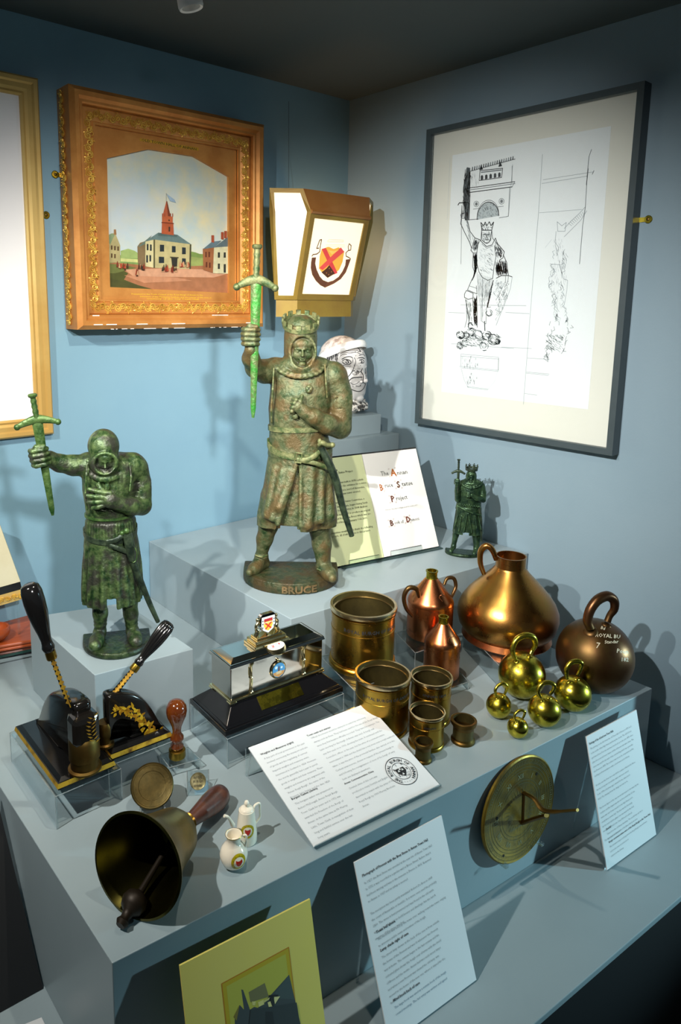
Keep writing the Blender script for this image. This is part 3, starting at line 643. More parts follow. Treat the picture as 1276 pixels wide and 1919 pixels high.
# pedestal
for a, b in (((100, 1465), (560, 1500)), ((470, 1490), (690, 1500)), ((170, 1540), (450, 1565)), ((172, 1555), (448, 1578)), ((160, 1630), (450, 1660)), ((165, 1640), (448, 1668)), ((218, 1785), (370, 1805)), ((215, 1778), (372, 1798)), ((500, 1235), (675, 1245)), ((80, 1100 + 135), (200, 1240)), ((170, 1180), (650, 1186)), ((650, 1680), (815, 1698)), ((652, 1672), (820, 1688)), ((660, 1570), (820, 1580)), ((640, 1830), (730, 1842))): S([a, b], .0007, LT)
S([(172, 1545), (172, 1630)], .0007, LT); S([(448, 1570), (446, 1660)], .0009, MD); S([(175, 1650), (195, 1730), (225, 1785)], .0007, LT); S([(440, 1665), (420, 1740), (370, 1800)], .0006, VL)
# right elevation, faint
S([(770, 75), (740, 520), (700, 1000), (665, 1450), (630, 1910)], .0007, LT); S([(92, 100), (72, 560)], .0005, VL); S([(765, 290), (1100, 235)], .0007, LT); S([(775, 262), (1140, 205)], .0007, LT); S([(1148, 195), (1135, 222)], .001, MD); S([(745, 505), (1060, 480)], .0006, LT)
S([(1130, 40), (1112, 90), (1098, 235), (1085, 460)], .0009, MD); S([(1106, 180), (1092, 300)], .0011, MD); S([(1085, 460), (1065, 600), (1042, 880)], .0009, MD); S([(1085, 460), (1040, 510), (985, 560), (930, 620)], .0008, LT); S([(1095, 490), (1050, 560), (990, 620), (930, 680)], .0008, LT)
for i in range(9): S([(960 + i * 13, 580 - i * 10), (985 + i * 11, 600 - i * 10)], .0006, LT)
S([(878, 570), (882, 640), (935, 640), (945, 575), (912, 600), (878, 570)], .0008, LT); S([(870, 640), (862, 720), (890, 760)], .0007, LT)
for i in range(110):
    y = rnd.uniform(760, 1560); wv = 45 if y < 1300 else 85; cx = 890 + 20 * sin(y / 90); x = cx + rnd.choice((-1, 1)) * rnd.uniform(.5, 1) * wv
    S([(x, y), (x + rnd.uniform(-18, 18), y + rnd.uniform(6, 26)), (x + rnd.uniform(-18, 18), y + rnd.uniform(20, 46))], .0006, LT if y < 1300 else MD)
S([(838, 700), (790, 760)], .0006, VL); S([(955, 1000), (948, 1080), (930, 1180)], .0007, LT); S([(825, 880), (895, 885), (925, 990), (955, 1000)], .0008, LT)
fl.build('pencil_drawing', t)
mb = MB(); mb.box(o + UYn * W / 2 + UZ * H / 2 + NR * (D_ - .0105), UYn * (W / 2 - .0155), UZ * (H / 2 - .0155), NR * .0008); mb.build('glazing', M['glass'], t)

# ------------------------------------------------------------------ lantern on the left wall
yf = 1.42
E1 = ony(583, 397, yf); E2 = ony(693, 408, yf - .002)
dirx = nrm(np.array([E2[0] - E1[0], E2[1] - E1[1], 0])); sd = nrm(np.array([-1.0, .80, 0]))
def inplane(px, py, p0, d): return onpl(px, py, p0, np.cross(d, UZ))     # vertical plane through p0 containing d
B1 = inplane(505, 352, E1, sd); T1 = inplane(565, 352, E1, sd); 
bf = 1.47; F1 = ony(556, 562, bf); F2 = ony(660, 564, bf); G1 = inplane(514, 592, F1, sd); zbt = upz(F1, 594)
t = thing('wall_lantern', (E1[0], YC - .05, F1[2]), 'olive-gold street lantern with lit panes and a painted crest, below the ceiling corner', 'lantern')
sE = float(np.linalg.norm(B1[:2] - E1[:2])); 
def back(p, d=sd): k = (YC - .03 - p[1]) / d[1]; return p + d * min(k, sE)
mir = lambda v: np.array([-v[0], v[1], 0])
sdr = nrm(np.array([1.0, .8, 0]))
zE = (E1[2] + E2[2]) / 2; zTp = B1[2]
E1[2] = E2[2] = zE
eb1 = E1 + sd * sE; eb2 = E2 + sdr * sE
zf = F1[2]; F2 = np.array([F1[0] + dirx[0] * (F2[0] - F1[0]), F1[1] + dirx[1] * (F2[0] - F1[0]), zf]); sF = float(np.linalg.norm(G1[:2] - F1[:2])); fb1 = F1 + sd * sF; fb2 = F2 + sdr * sF
ri = float(np.linalg.norm(T1[:2] - E1[:2]))
tp1 = E1 + sd * ri + dirx * .006; tp2 = E2 + sdr * ri * .7 - dirx * .006; tp1[2] = tp2[2] = zTp; eb1t = eb1.copy(); eb1t[2] = zTp; eb2t = eb2.copy(); eb2t[2] = zTp
mb = MB()
def bar(a, b, w=.011, nrm_=None): mb.tube([a, b], [w * .7, w * .7], 4, up=nrm_)
def face_frame(poly, inset, depth, mi=0):
    c = np.mean(poly, axis=0); n = nrm(np.cross(poly[1] - poly[0], poly[2] - poly[0]));
    if np.dot(n, c - np.array([E1[0] + .08, 1.56, c[2]])) < 0: n = -n
    k = len(poly); inn = []
    for i in range(k):
        p = poly[i]; a = nrm(poly[i - 1] - p); b = nrm(poly[(i + 1) % k] - p); s_ = np.linalg.norm(np.cross(a, b)); inn.append(p + (a + b) * inset / max(s_, .35))
    mb.add(list(poly) + inn, [(i, (i + 1) % k, k + (i + 1) % k, k + i) for i in range(k)], mi)
    mb.add(inn + [p - n * depth for p in inn], [(i, (i + 1) % k, k + (i + 1) % k, k + i) for i in range(k)], mi)
    return [p - n * depth for p in inn], n
fr, nf = face_frame([F1, F2, E2, E1], .016, .004)
lf, nl = face_frame([fb1, F1, E1, tp1 + (E1 - tp1) * .0, eb1t], .011, .004)
rf, nr2 = face_frame([F2, fb2, eb2t, tp2, E2], .012, .004)
mb.build('lantern_frame', M['lantern'], t)
mb = MB(); mb.add([E1, E2, tp2, tp1], [(0, 1, 2, 3)]); mb.add([tp1, tp2, eb2t, eb1t], [(0, 1, 2, 3)]); mb.tube([E1, E2], [.006, .006], 6)
mb.build('roof', M['lantern_in'], t)
mb = MB(); low = [q + np.array([0, 0, -(zf - zbt)]) for q in (F1, F2)]; c = (F1 + F2) / 2
ins = lambda p: p * .96 + (c + np.array([0, .06, 0])) * .04
L4 = [fb1, F1, F2, fb2]; Lt = [ins(p) for p in L4]; Lb = [ins(p) + np.array([0, 0, -(zf - zbt)]) for p in L4]
mb.add(Lt + Lb, [(i, (i + 1) % 4, 4 + (i + 1) % 4, 4 + i) for i in range(4)] + [(0, 1, 2, 3), (7, 6, 5, 4)]); mb.build('lantern_base', M['lantern'], t)
lit = mat('lit_opal_pane', (.5, .46, .36), .3, emit=(1.0, .86, .60), estr=.92)
for k, (nm, poly) in enumerate((('front_pane', fr), ('side_pane', lf), ('side_pane', rf))):
    MB().add(poly, [tuple(range(len(poly)))]).build(nm, lit, t)
cb = (E1 + E2) / 2; mb = MB(); mb.prism([np.array([cb[0] - .035, 0, F1[2] + .02]) + np.array([0, max(eb1[1], eb2[1]) - .01, 0]), np.array([cb[0] + .045, max(eb1[1], eb2[1]) - .01, F1[2] + .02]), np.array([cb[0] + .045, YC - .002, F1[2] + .02]), np.array([cb[0] - .035, YC - .002, F1[2] + .02])], (0, 0, zTp - F1[2] - .03)); mb.build('wall_bracket', M['lantern'], t)
MB().add([fb1, fb2, eb2, eb1, eb1t, eb2t], [(0, 1, 2, 3), (3, 2, 5, 4)]).build('back_plate', M['lantern'], t)
# crest printed on the front pane
c0 = np.mean(fr, axis=0); Uc = dirx; Vc = nrm(np.cross(nf, Uc)); Vc = Vc if Vc[2] > 0 else -Vc
fl = Flat(fr[0], Uc, Vc, nf, base=.0004, step=.00005)
def zc(pts): return [(580 + x / 9.59, 380 + y / 9.59) for x, y in pts]
PC = lambda pts, c: fl.poly(zc(pts), c, px=True)
PC([(40, 985), (115, 980), (100, 1090), (125, 1200), (180, 1320), (240, 1390), (330, 1425), (275, 1525), (190, 1480), (110, 1400), (45, 1290), (20, 1170), (25, 1080)], (92, 50, 26))
PC([(275, 1525), (330, 1425), (420, 1400), (520, 1330), (590, 1230), (640, 1120), (650, 1020), (740, 1010), (700, 1120), (650, 1250), (560, 1370), (440, 1450)], (104, 58, 30))
fl.k += 1
fl.line(zc([(40, 960), (60, 930), (130, 920), (180, 880), (190, 780), (215, 660), (180, 670), (140, 780), (125, 820), (165, 815)]), .0028, (100, 64, 36), px=True)
fl.line(zc([(735, 1005), (690, 975), (655, 960), (650, 900), (690, 860), (735, 850), (745, 770), (710, 735), (690, 790), (700, 850)]), .0028, (110, 72, 40), px=True)
PC([(215, 830), (340, 790), (430, 830), (520, 800), (620, 870), (590, 1060), (530, 1200), (450, 1275), (320, 1350), (210, 1240), (165, 1180), (180, 960)], (228, 168, 60))
PC([(215, 830), (290, 810), (500, 1260), (430, 1290)], (206, 60, 60)); PC([(560, 800), (620, 880), (230, 1210), (170, 1170)], (214, 70, 66)); PC([(330, 850), (430, 870), (520, 850), (400, 930)], (240, 190, 90)); PC([(320, 1350), (210, 1250), (300, 1180), (350, 1120), (400, 1190), (450, 1270)], (70, 34, 12))
for x, y in ((350, 1180), (340, 1290), (390, 1240), (300, 1260)): fl.disc(fl.uv(*zc([(x, y)])[0]), .0016, (190, 120, 40), 8)
for k in range(3): fl.line(zc([(290 + 16 * i, 760 + 22 * k - 14 + 8 * (i % 2)) for i in range(22)]), .0006, (236, 176, 150), px=True)
fl.line(zc([(310, 690), (350, 660), (600, 670), (600, 700), (320, 700)]), .0012, (240, 190, 170), px=True)
fl.build('painted_crest', t, vcol_mat('crest_colour', .5, estr=.25))
gl = bpy.data.lights.new('lantern_bulb', 'POINT'); gl.energy = .9; gl.color = (1, .58, .26); gl.shadow_soft_size = .03
go = bpy.data.objects.new('lantern_bulb', gl); scene.collection.objects.link(go); _c = np.array([1.50, 1.585, 1.76]); go.location = [float(v) for v in _c]; go.rotation_euler = Vector(nr2).to_track_quat('-Z', 'Y').to_euler()
wr = MB().tube([ony(541, 352, YC - .03), ony(541, 300, YC - .01), ony(541, 190, YC - .006)], .0006, 5).build('hanging_wire', M['ink'], t)
# ------------------------------------------------------------------ turned things on the main plinth
def seat(px, py, z): return onz(px, py, z)
def px2m(p, w): return w * mpp(p)
ZA1 = 0.866
def acrylic_table(name, pts, z0, z1, label, th=.003, group=None, lip=True, legs=True):
    """U-shaped clear riser: top sheet and two legs; pts: fl, fr, br, bl (plan)"""
    pts = [np.array([p[0], p[1], z1]) for p in pts]
    t = thing(name, (pts[0][0], pts[0][1], z0), label, 'acrylic stand', group)
    MB().prism([p - UZ * th for p in pts], (0, 0, th)).build('top_sheet', M['acrylic'], t)
    fl, fr, br, bl = pts; a = nrm(fr - fl)
    for p, q, s_ in ((fl, bl, 1), (fr, br, -1)):
        MB().prism([p - UZ * th, p + a * th * s_ - UZ * th, q + a * th * s_ - UZ * th, q - UZ * th], (0, 0, -(z1 - z0 - th))).build('leg', M['acrylic'], t)
    mb = MB(); e = .0008
    for p, q in ((fl, fr), (fr, br), (br, bl), (bl, fl)): mb.tube([p - UZ * th / 2, q - UZ * th / 2], e * 1.1, 4)
    for p in pts: mb.tube([p - UZ * th, np.array([p[0], p[1], z0 + .0005])], e, 4)
    mb.build('polished_edge', M['edge'], t, kind='stuff'); return t
def measure(bx, by, ty, wtop, wbot, z, label, matl=None, style='pot', text=None, name='measure', thick=.055):
    c = seat(bx, by, z); zt = upz(c, ty); k = mpp(c); r1 = wbot * k; h = zt - z; r0 = wtop * mpp([c[0], c[1], zt])
    t = thing(name, c, label, 'measure', 'brass capacity measures')
    m1 = matl or M['brass_old']
    if style == 'pot':
        pr = [(r1, 0), (r1, h * .045), (r1 * .965, h * .05), (r1 * .985, h * .07), (r1 * .96, h * .09), (r1 * .975, h * .11), (r1 * .865, h * .13)]
        pr += [(r0 * .935, h * .13), (r0 * .935, h * .62), (r0 * .95, h * .625), (r0 * .95, h * .645), (r0 * .935, h * .65), (r0 * .935, h * .86), (r0 * .965, h * .875), (r0 * .965, h * .895), (r0 * .865, h * .905)]
        rim = [(r0 * .865, h * .905), (r0 * .99, h * .93), (r0, h * .965), (r0 * .985, h), (r0 * (1 - thick * 1.6), h)]
    else:
        pr = [(r1, 0), (r1, h * .10), (r1 * .9, h * .15), (r1 * .82, h * .3), (r1 * .80, h * .5), (r0 * .84, h * .7), (r0 * .9, h * .78)]
        rim = [(r0 * .9, h * .78), (r0 * .98, h * .82), (r0 * .98, h * .88), (r0 * .93, h * .90), (r0, h * .86), (r0, h * .985), (r0 * .95, h), (r0 * .80, h)]
    ri = rim[-1][0]
    MB().lathe(c, pr, seg=56, cap1=False).build('body', m1, t, smooth=25)
    MB().lathe(c, rim, seg=56, cap0=False, cap1=False).build('rim', M['brass_rim'] if style == 'pot' else m1, t, smooth=25, label='worn pale rim' if style == 'pot' else None)
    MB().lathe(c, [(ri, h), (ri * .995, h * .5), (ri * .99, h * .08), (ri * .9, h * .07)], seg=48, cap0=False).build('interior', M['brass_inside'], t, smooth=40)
    if text:
        az0 = atan2(EYE[1] - c[1], EYE[0] - c[0])
        for s_, hh, size, a0 in text:
            vs, fs, w = text2d(s_, .01, 1); R = r0 * .936 + .0003
            mb = MB(); P = []
            for x, y in vs:
                an = az0 + a0 + (x - w / 2) * size / R; P.append(c + np.array([cos(an) * R, sin(an) * R, h * hh + y * size]))
            mb.add(P, fs); mb.build('engraved_lettering', M['ink'], t)
    return t
measure(678, 1240, 1131, 63, 62, ZA1, 'largest brass measure, behind the others next to the silver casket', text=[('ROYAL BURGH OF ANNAN', .70, .011, .42)])
measure(714, 1362, 1261, 53, 48, ZT, 'second largest brass measure, partly behind the white text card', text=[('ROYAL BURGH OF ANNAN', .72, .0085, .25)])
measure(805, 1346, 1266, 39.5, 37, ZT, 'medium brass measure directly in front of the small copper flagon', text=[('ANNAN 1824', .72, .008, .2)])
measure(798, 1392, 1331, 34, 33, ZT, 'small bright brass measure with two tiny ones in front and beside it', matl=M['brass_old'], text=[('ANNAN', .70, .0062, .2)])
measure(867, 1388, 1348, 24, 22, ZT, 'small dark waisted measure standing alone, left of the little round weights', M['brass_dark'], 'waist')
measure(792, 1424, 1388, 18, 16.5, ZT, 'tiniest dark waisted measure at the right edge of the white text card', M['brass_dark'], 'waist')

def handle_tube(pts, rad, name, m, t, n=8, seg=12, flat=1.0, up=None):
    pp = spline(pts, n); rr = [np.interp(i / (len(pp) - 1), np.linspace(0, 1, len(rad)), rad) for i in range(len(pp))]
    return MB().tube(pp, rr, seg, flat=flat, up=up).build(name, m, t, smooth=60)
# right vector of the picture plane, horizontal
CR = nrm([CM[0][0], CM[1][0], 0]); CF = nrm([CM[0][2], CM[1][2], 0])
def atd(px, py, c, d=0.0):            # point seen at px,py on the vertical plane through c facing the viewer, d metres nearer
    h = nrm([c[0] - EYE[0], c[1] - EYE[1], 0]); p0 = np.asarray(c, float) - h * d
    return onpl(px, py, p0, h)
def flagon(bx, by, sy, ny0, ny1, wb, wn, z, label, handles, nub, name='copper_flagon'):
    c = seat(bx, by, z); k = mpp(c); zs = upz(c, sy); z0 = upz(c, ny0); z1 = upz(c, ny1); r = wb * k; rn = wn * k
    t = thing(name, c, label, 'flagon', 'copper flagons')
    MB().lathe(c, [(r * .985, 0), (r, .002), (r, zs - z - .004), (r * .985, zs - z), (r * .93, zs - z + .005), (rn * 1.15, z0 - z), (rn * .9, z0 - z + .001)], seg=56).build('body', M['copper'], t, smooth=24)
    MB().lathe(c, [(r * 1.004, zs - z - .008), (r * 1.01, zs - z - .006), (r * 1.004, zs - z - .004)], seg=56, cap0=False, cap1=False).build('seam', M['copper'], t, smooth=60)
    MB().lathe(c, [(rn * 1.1, z0 - z), (rn, z0 - z + .003), (rn, z1 - z - .003), (rn * 1.12, z1 - z - .002), (rn * 1.12, z1 - z), (rn * .85, z1 - z), (rn * .8, z0 - z + .004)], seg=28).build('neck', M['brass'], t, smooth=30, label='brass neck')
    for pts, rad in handles: handle_tube([atd(a, b, c, d) for a, b, d in pts], [x * k for x in rad], 'handle', M['iron_brown'], t)
    q = [atd(a, b, c, d * k) for a, b, d in nub]; MB().tube(spline(q, 6), .0006, 6).build('stamped_mark', M['copper'], t)
    return t
ZA2 = .866; ZA3 = .820
flagon(804, 1187, 1122, 1083, 1069, 42, 10, ZA2, 'two-handled copper flagon behind the smaller copper flagon',
       [([(786, 1120, .028), (780, 1104, .042), (766, 1102, .05), (757, 1118, .052), (761, 1140, .05), (773, 1155, .046)], [3.2, 4.2, 4.5, 4.2, 3.6, 3]),
        ([(832, 1096, -.015), (838, 1084, -.022), (850, 1084, -.028), (854, 1098, -.028), (849, 1112, -.02), (845, 1121, -.01)], [2.6, 3.4, 3.6, 3.4, 3, 2.6])],
       [(833, 1117, 37), (827, 1115, 39), (823, 1120, 41), (829, 1127, 42)])
flagon(826, 1262, 1199, 1167, 1155, 33, 8.5, ZA3, 'smaller handleless copper flagon with a brass neck, in front of the two-handled one', [], [(850, 1193, 20), (841, 1196, 26), (840, 1203, 30), (845, 1206, 30)])

# large brass and copper jug
ZA4 = .85
c = seat(948, 1192, ZA4); k = mpp(c)
t = thing('copper_jug', c, 'largest coppery conical jug with one looped handle, beside the grey wall', 'jug')
zz = lambda y: upz(c, y) - ZA4
hn1, hn0 = zz(1041), zz(1064)
H_ = [(80, 1178), (87, 1168), (91, 1152), (90, 1140), (84, 1126), (74, 1112), (60, 1097), (46, 1083), (35, 1072), (28.5, 1064)]
pr = [(70 * k, .004)] + [(w * k, zz(y)) for w, y in H_]
MB().lathe(c, pr, seg=72, cap1=False).build('body', M['copper_old'], t, smooth=40)
MB().lathe(c, [(28.5 * k, hn0), (27 * k, hn0 + .003), (26.5 * k, hn1 - .002), (27.5 * k, hn1), (25 * k, hn1), (24.5 * k, hn0)], seg=48, cap0=False).build('neck', M['copper_old'], t, smooth=30)
MB().lathe(c, [(80 * k, 0), (81 * k, .002), (77 * k, .014), (74 * k, .016), (60 * k, .012)], seg=72).build('foot_ring', M['copper'], t, smooth=30, label='bright copper foot ring')
handle_tube([atd(930, 1049, c, .01), atd(922, 1030, c, .012), atd(911, 1023, c, .012), atd(901, 1033, c, .012), atd(900, 1055, c, .014), atd(907, 1077, c, .02)], [4.5 * k, 5.5 * k, 6 * k, 5.5 * k, 5 * k, 4 * k], 'handle', M['copper_old'], t)

# round weights
def weight(cx, cy, rp, label, m, big=False, hpx=None, yaw=0, group='round brass weights', mark=None):
    R = rp * .0008
    for _ in range(8):
        zc_ = ZT + R * .99; c = onz(cx, cy, zc_); dist = np.linalg.norm(c - EYE); R = rp * mpp(c) * .985
    t = thing('round_weight', (c[0], c[1], ZT), label, 'weight', group)
    mb = MB(); n = 14; pr = [(R * sin(a) + 1e-5, -R * cos(a)) for a in [0.14 + (pi - .14) * i / 30 for i in range(31)]]
    mb.lathe(c, pr, seg=56).build('ball', m, t, smooth=50)
    pts, rad = hpx; P = [atd(a, b, c, d * R) for a, b, d in pts]
    handle_tube(P, [x * mpp(c) for x in rad], 'handle', m, t, 8, 14)
    for i in (0, -1):
        q = P[i]; dn = nrm(q - c); MB().lathe(c + dn * R * .985, [(rad[i] * mpp(c) * 1.7, 0), (rad[i] * mpp(c) * 1.45, R * .035), (rad[i] * mpp(c) * .95, R * .055)], dn, 20).build('collar', m, t, smooth=50)
    if mark:
        for s_, x, y, size, ang in mark:
            vs, fs, w = text2d(s_, .012, 1); mb = MB(); p0 = atd(x, y, c, 0); P = []
            for u, v in vs:
                px_ = x + (u * cos(ang) - v * sin(ang)) * size; py_ = y - (u * sin(ang) + v * cos(ang)) * size
                d = ray(px_, py_); dd = d / np.linalg.norm(d); b_ = np.dot(EYE - c, dd); q_ = b_ * b_ - (np.dot(EYE - c, EYE - c) - (R * 1.002) ** 2)
                s__ = -b_ - sqrt(max(q_, 1e-9)); P.append(EYE + dd * s__)
            mb.add(P, fs); mb.build('engraved_lettering', M['pale_engraving'] if big else M['brass_dark'], t)
    return t
M['pale_engraving'] = mat('pale_engraving', (.55, .50, .36), .5)
def hs(cx, cy, r, tilt=0): # generic handle points relative to the ball: (px, py, depth in R)
    return [(cx - .36 * r, cy - .80 * r, .52), (cx - .40 * r, cy - 1.15 * r, .56), (cx - .20 * r, cy - 1.48 * r, .35), (cx + .22 * r, cy - 1.62 * r, .05), (cx + .52 * r, cy - 1.40 * r, -.12), (cx + .44 * r, cy - 1.12 * r, -.1), (cx + .30 * r, cy - .93 * r, .0)]
weight(1114, 1228, 69.5, 'largest dark brown round weight with an engraved inscription, beside the wall', M['iron_brown'], True,
       ([(1106, 1178, .5), (1101, 1163, .52), (1106, 1143, .48), (1119, 1125, .35), (1137, 1117, .15), (1150, 1125, .02), (1151, 1141, -.02), (1143, 1153, 0), (1138, 1165, .05)], [7.5, 8.2, 8.5, 9, 9.3, 8.5, 7.2, 6, 6]),
       mark=[('ROYAL BU', 1115, 1193, 10, -.08), ('7', 1116, 1214, 15, -.15), ('Standar', 1133, 1206, 8.5, .04), ('Poun', 1155, 1223, 11, -.10), ('182', 1163, 1239, 10, -.05), ('Bd', 1125, 1178, 8, -.35)])
weight(978, 1264.5, 43.5, 'largest of the bright brass round weights, behind the others', M['brass'], hpx=([(966, 1236, .55), (960, 1218, .58), (967, 1200, .45), (983, 1191, .25), (998, 1194, .08), (1003, 1207, .02), (998, 1217, .0), (994, 1226, .1)], [3.6, 5, 5.4, 6, 6, 5.2, 4, 3.6]), mark=[('ROYAL', 969, 1253, 7, -.08)])
weight(1073, 1299, 33.5, 'second largest bright brass round weight, in front of the dark one', M['brass'], hpx=([(1063, 1272, .5), (1061, 1256, .55), (1068, 1243, .4), (1081, 1239, .2), (1089, 1243, .1), (1087, 1255, .05), (1082, 1265, .12)], [3, 4.2, 4.4, 4.8, 4.6, 3.6, 3]))
weight(1020, 1331, 30.5, 'middle-sized brass round weight between the second largest and the tiniest', M['brass'], hpx=([(1013, 1308, .55), (1008, 1295, .58), (1015, 1282, .42), (1028, 1279, .2), (1038, 1284, .08), (1036, 1294, .05), (1031, 1301, .1)], [2.6, 3.8, 4, 4.3, 4.2, 3.4, 2.8]))
weight(934.5, 1322, 23.5, 'small brass round weight at the left end of the brass ones', M['brass'], hpx=([(930, 1305, .55), (928, 1294, .58), (933, 1285, .4), (943, 1281, .2), (950, 1286, .08), (948, 1295, .08), (945, 1302, .15)], [2.1, 2.8, 3, 3.3, 3.1, 2.6, 2.2]))
weight(970, 1363.5, 19.5, 'tiniest brass round weight, nearest the front edge of the plinth', M['brass'], hpx=([(966, 1350, .55), (964, 1342, .55), (968, 1335, .4), (976, 1331, .2), (983, 1334, .08), (982, 1341, .08), (979, 1347, .15)], [1.8, 2.3, 2.5, 2.7, 2.6, 2.2, 1.8]))

# ------------------------------------------------------------------ silver casket
CZ = .859
cf = onz(422, 1382, CZ); cl = onz(333, 1313, CZ); cr = onz(643, 1296, CZ)
ux = nrm(cr - cf); uy = np.array([-ux[1], ux[0], 0.0]); Wc = float(np.dot(cr - cf, ux)); Dc = float(np.dot(cl - cf, uy)) * .86
t = thing('presentation_casket', cf, 'polished silver casket with an enamelled crest on a stepped black base', 'casket')
def cbox(x0, x1, y0, y1, z0, z1, mb): 
    p = [cf + ux * a + uy * b for a, b in ((x0, y0), (x1, y0), (x1, y1), (x0, y1))]
    mb.hexa([np.array([q[0], q[1], z0]) for q in p] + [np.array([q[0], q[1], z1]) for q in p])
def frust(x0, x1, y0, y1, i, z0, z1, mb):
    p = [cf + ux * a + uy * b for a, b in ((x0, y0), (x1, y0), (x1, y1), (x0, y1))]; q = [cf + ux * a + uy * b for a, b in ((x0 + i, y0 + i), (x1 - i, y0 + i), (x1 - i, y1 - i), (x0 + i, y1 - i))]
    mb.hexa([np.array([v[0], v[1], z0]) for v in p] + [np.array([v[0], v[1], z1]) for v in q])
mb = MB(); cbox(0, Wc, 0, Dc, CZ, CZ + .010, mb); frust(.003, Wc - .003, .003, Dc - .003, .003, CZ + .0105, CZ + .0145, mb); frust(.006, Wc - .006, .006, Dc - .006, .026, CZ + .0145, CZ + .038, mb)
mb.build('black_base', M['black_wood'], t, bevel=.0012)
def pl(px, py, p0, n): return onpl(px, py, p0, n)
zb0 = CZ + .044
bi = .030
mb = MB(); zt1 = upz(cf + ux * bi + uy * bi, 1254); cbox(bi, Wc - bi, bi, Dc - bi, zb0, zt1, mb); mb.build('silver_body', M['silver'], t, bevel=.0015)
mb = MB(); frust(bi - .004, Wc - bi + .004, bi - .004, Dc - bi + .004, .002, zt1 + .0004, zt1 + .007, mb); frust(bi, Wc - bi, bi, Dc - bi, .012, zt1 + .007, zt1 + .013, mb); mb.build('silver_lid', M['silver'], t, bevel=.001)
mb = MB()
cbox(bi - .003, Wc - bi + .003, bi - .003, Dc - bi + .003, zb0 - .003, zb0 + .001, mb); mb.build('gilt_plinth_moulding', M['silver_gilt'], t, bevel=.0008)
for a, b in ((bi - .004, bi - .004), (Wc - bi - .010, bi - .004), (bi - .004, Dc - bi - .010), (Wc - bi - .010, Dc - bi - .010)):
    mb = MB(); cbox(a, a + .014, b, b + .014, CZ + .0382, zb0 - .003, mb); mb.build('foot', M['silver_gilt'], t, bevel=.001)
fc = lambda u, z_: cf + ux * u + uy * (bi - .001) + UZ * (z_ - CZ)
for u in (bi + .042, Wc - bi - .045):
    mb = MB(); zm_ = (zb0 + zt1) / 2; hh = (zt1 - zb0) / 2
    mb.lathe(fc(u, zb0 + .002), [(.0035, 0), (.005, .003), (.003, .006), (.0022, hh * .9), (.004, hh), (.0022, hh * 1.1), (.002, hh * 1.7), (.004, hh * 1.85), (.0055, hh * 1.95)], UZ, 14)
    mb.tube(spline([fc(u - .004, zt1 - .008), fc(u - .0015, zm_ + .004) - uy * .003, fc(u + .002, zm_), fc(u, zb0 + .004)], 5), .0012, 6)
    mb.build('column', M['silver_gilt'], t, smooth=40)
zm_ = (zb0 + zt1) / 2; um = bi + (Wc - 2 * bi) * .49
mb = MB(); mb.lathe(fc(um, zm_) - uy * .0002, [(.0165, 0), (.0172, .001), (.0150, .0026), (.0138, .0022)], -uy, 36, ref=ux); mb.lathe(fc(um, zm_ + .0185) - uy * .001, [(.003, -.001), (.003, .002), (.001, .003)], -uy, 10); mb.build('medallion_frame', M['silver_gilt'], t, smooth=30)
fl = Flat(fc(um, zm_) - uy * .0028, ux, UZ, -uy, base=.0002)
fl.disc((0, 0), .0140, (70, 140, 190), 30); fl.poly([(-.0135, -.003), (.0135, -.003), (.010, -.0095), (0, -.0138), (-.010, -.0095)], (190, 140, 80)); fl.poly([(-.002, -.005), (.002, -.005), (.0015, .005), (0, .010), (-.0015, .005)], (90, 60, 50)); fl.poly([(-.006, -.0075), (.006, -.0075), (.006, -.002), (-.006, -.002)], (200, 180, 140)); fl.disc((-.006, .006), .003, (200, 225, 235), 10); fl.disc((.006, .004), .0025, (190, 220, 235), 10)
fl.build('enamel_scene', t, label='round enamel picture of a spire')
# brass plate on the sloping base front
sl0 = np.array([0, .006, .0145]); sl1 = np.array([0, .032, .038]); sv = nrm(uy * .026 + UZ * .0235); sn = np.cross(ux, sv)
pc0 = cf + uy * .006 + UZ * .0145
mb = MB(); mb.box(pc0 + ux * Wc * .49 + sv * .0175 + sn * .0006, ux * .047, sv * .0125, sn * .0006); mb.build('name_plate', M['brass_plate'] if 'brass_plate' in M else M['brass'], t, label='brass plate on the black base')
# lid ornament
lc = cf + ux * (bi + (Wc - 2 * bi) * .47) + uy * (Dc / 2 - .004); zl = zt1 + .013
def lb(x0, x1, y0, y1, z0, z1, mb): mb.hexa([lc + ux * a + uy * b + UZ * (z - CZ) for z in (z0,) for a, b in ((x0, y0), (x1, y0), (x1, y1), (x0, y1))] + [lc + ux * a + uy * b + UZ * (z1 - CZ) for a, b in ((x0, y0), (x1, y0), (x1, y1), (x0, y1))])
mb = MB(); lb(-.038, .038, -.020, .020, zl, zl + .006, mb); lb(-.034, .034, -.016, .016, zl + .006, zl + .013, mb); lb(-.028, .028, -.012, .012, zl + .013, zl + .017, mb); mb.build('crest_stand', M['silver_gilt'], t, bevel=.001)
mb = MB(); zc0 = zl + .017; sh = [(-.016, .036), (-.017, .018), (-.012, .008), (0, .001), (.012, .008), (.017, .018), (.016, .036), (.012, .040), (-.012, .040)]
mb.prism([lc + ux * a * 1.05 + UZ * (zc0 + b - CZ) - uy * .005 for a, b in sh], uy * .010); mb.build('crest_block', M['silver'], t, bevel=.001)
mb = MB()
for s_ in (-1, 1):
    mb.ball(lc + ux * .0205 * s_ + UZ * (zc0 + .030 - CZ), (.0035, .0035, .0045), 12, 8); mb.tube(spline([lc + ux * .018 * s_ + UZ * (zc0 + .026 - CZ), lc + ux * .024 * s_ + UZ * (zc0 + .018 - CZ), lc + ux * .021 * s_ + UZ * (zc0 + .008 - CZ), lc + ux * .025 * s_ + UZ * (zc0 - CZ)], 5), [.003] * 8 + [.0045] * 8, 8)
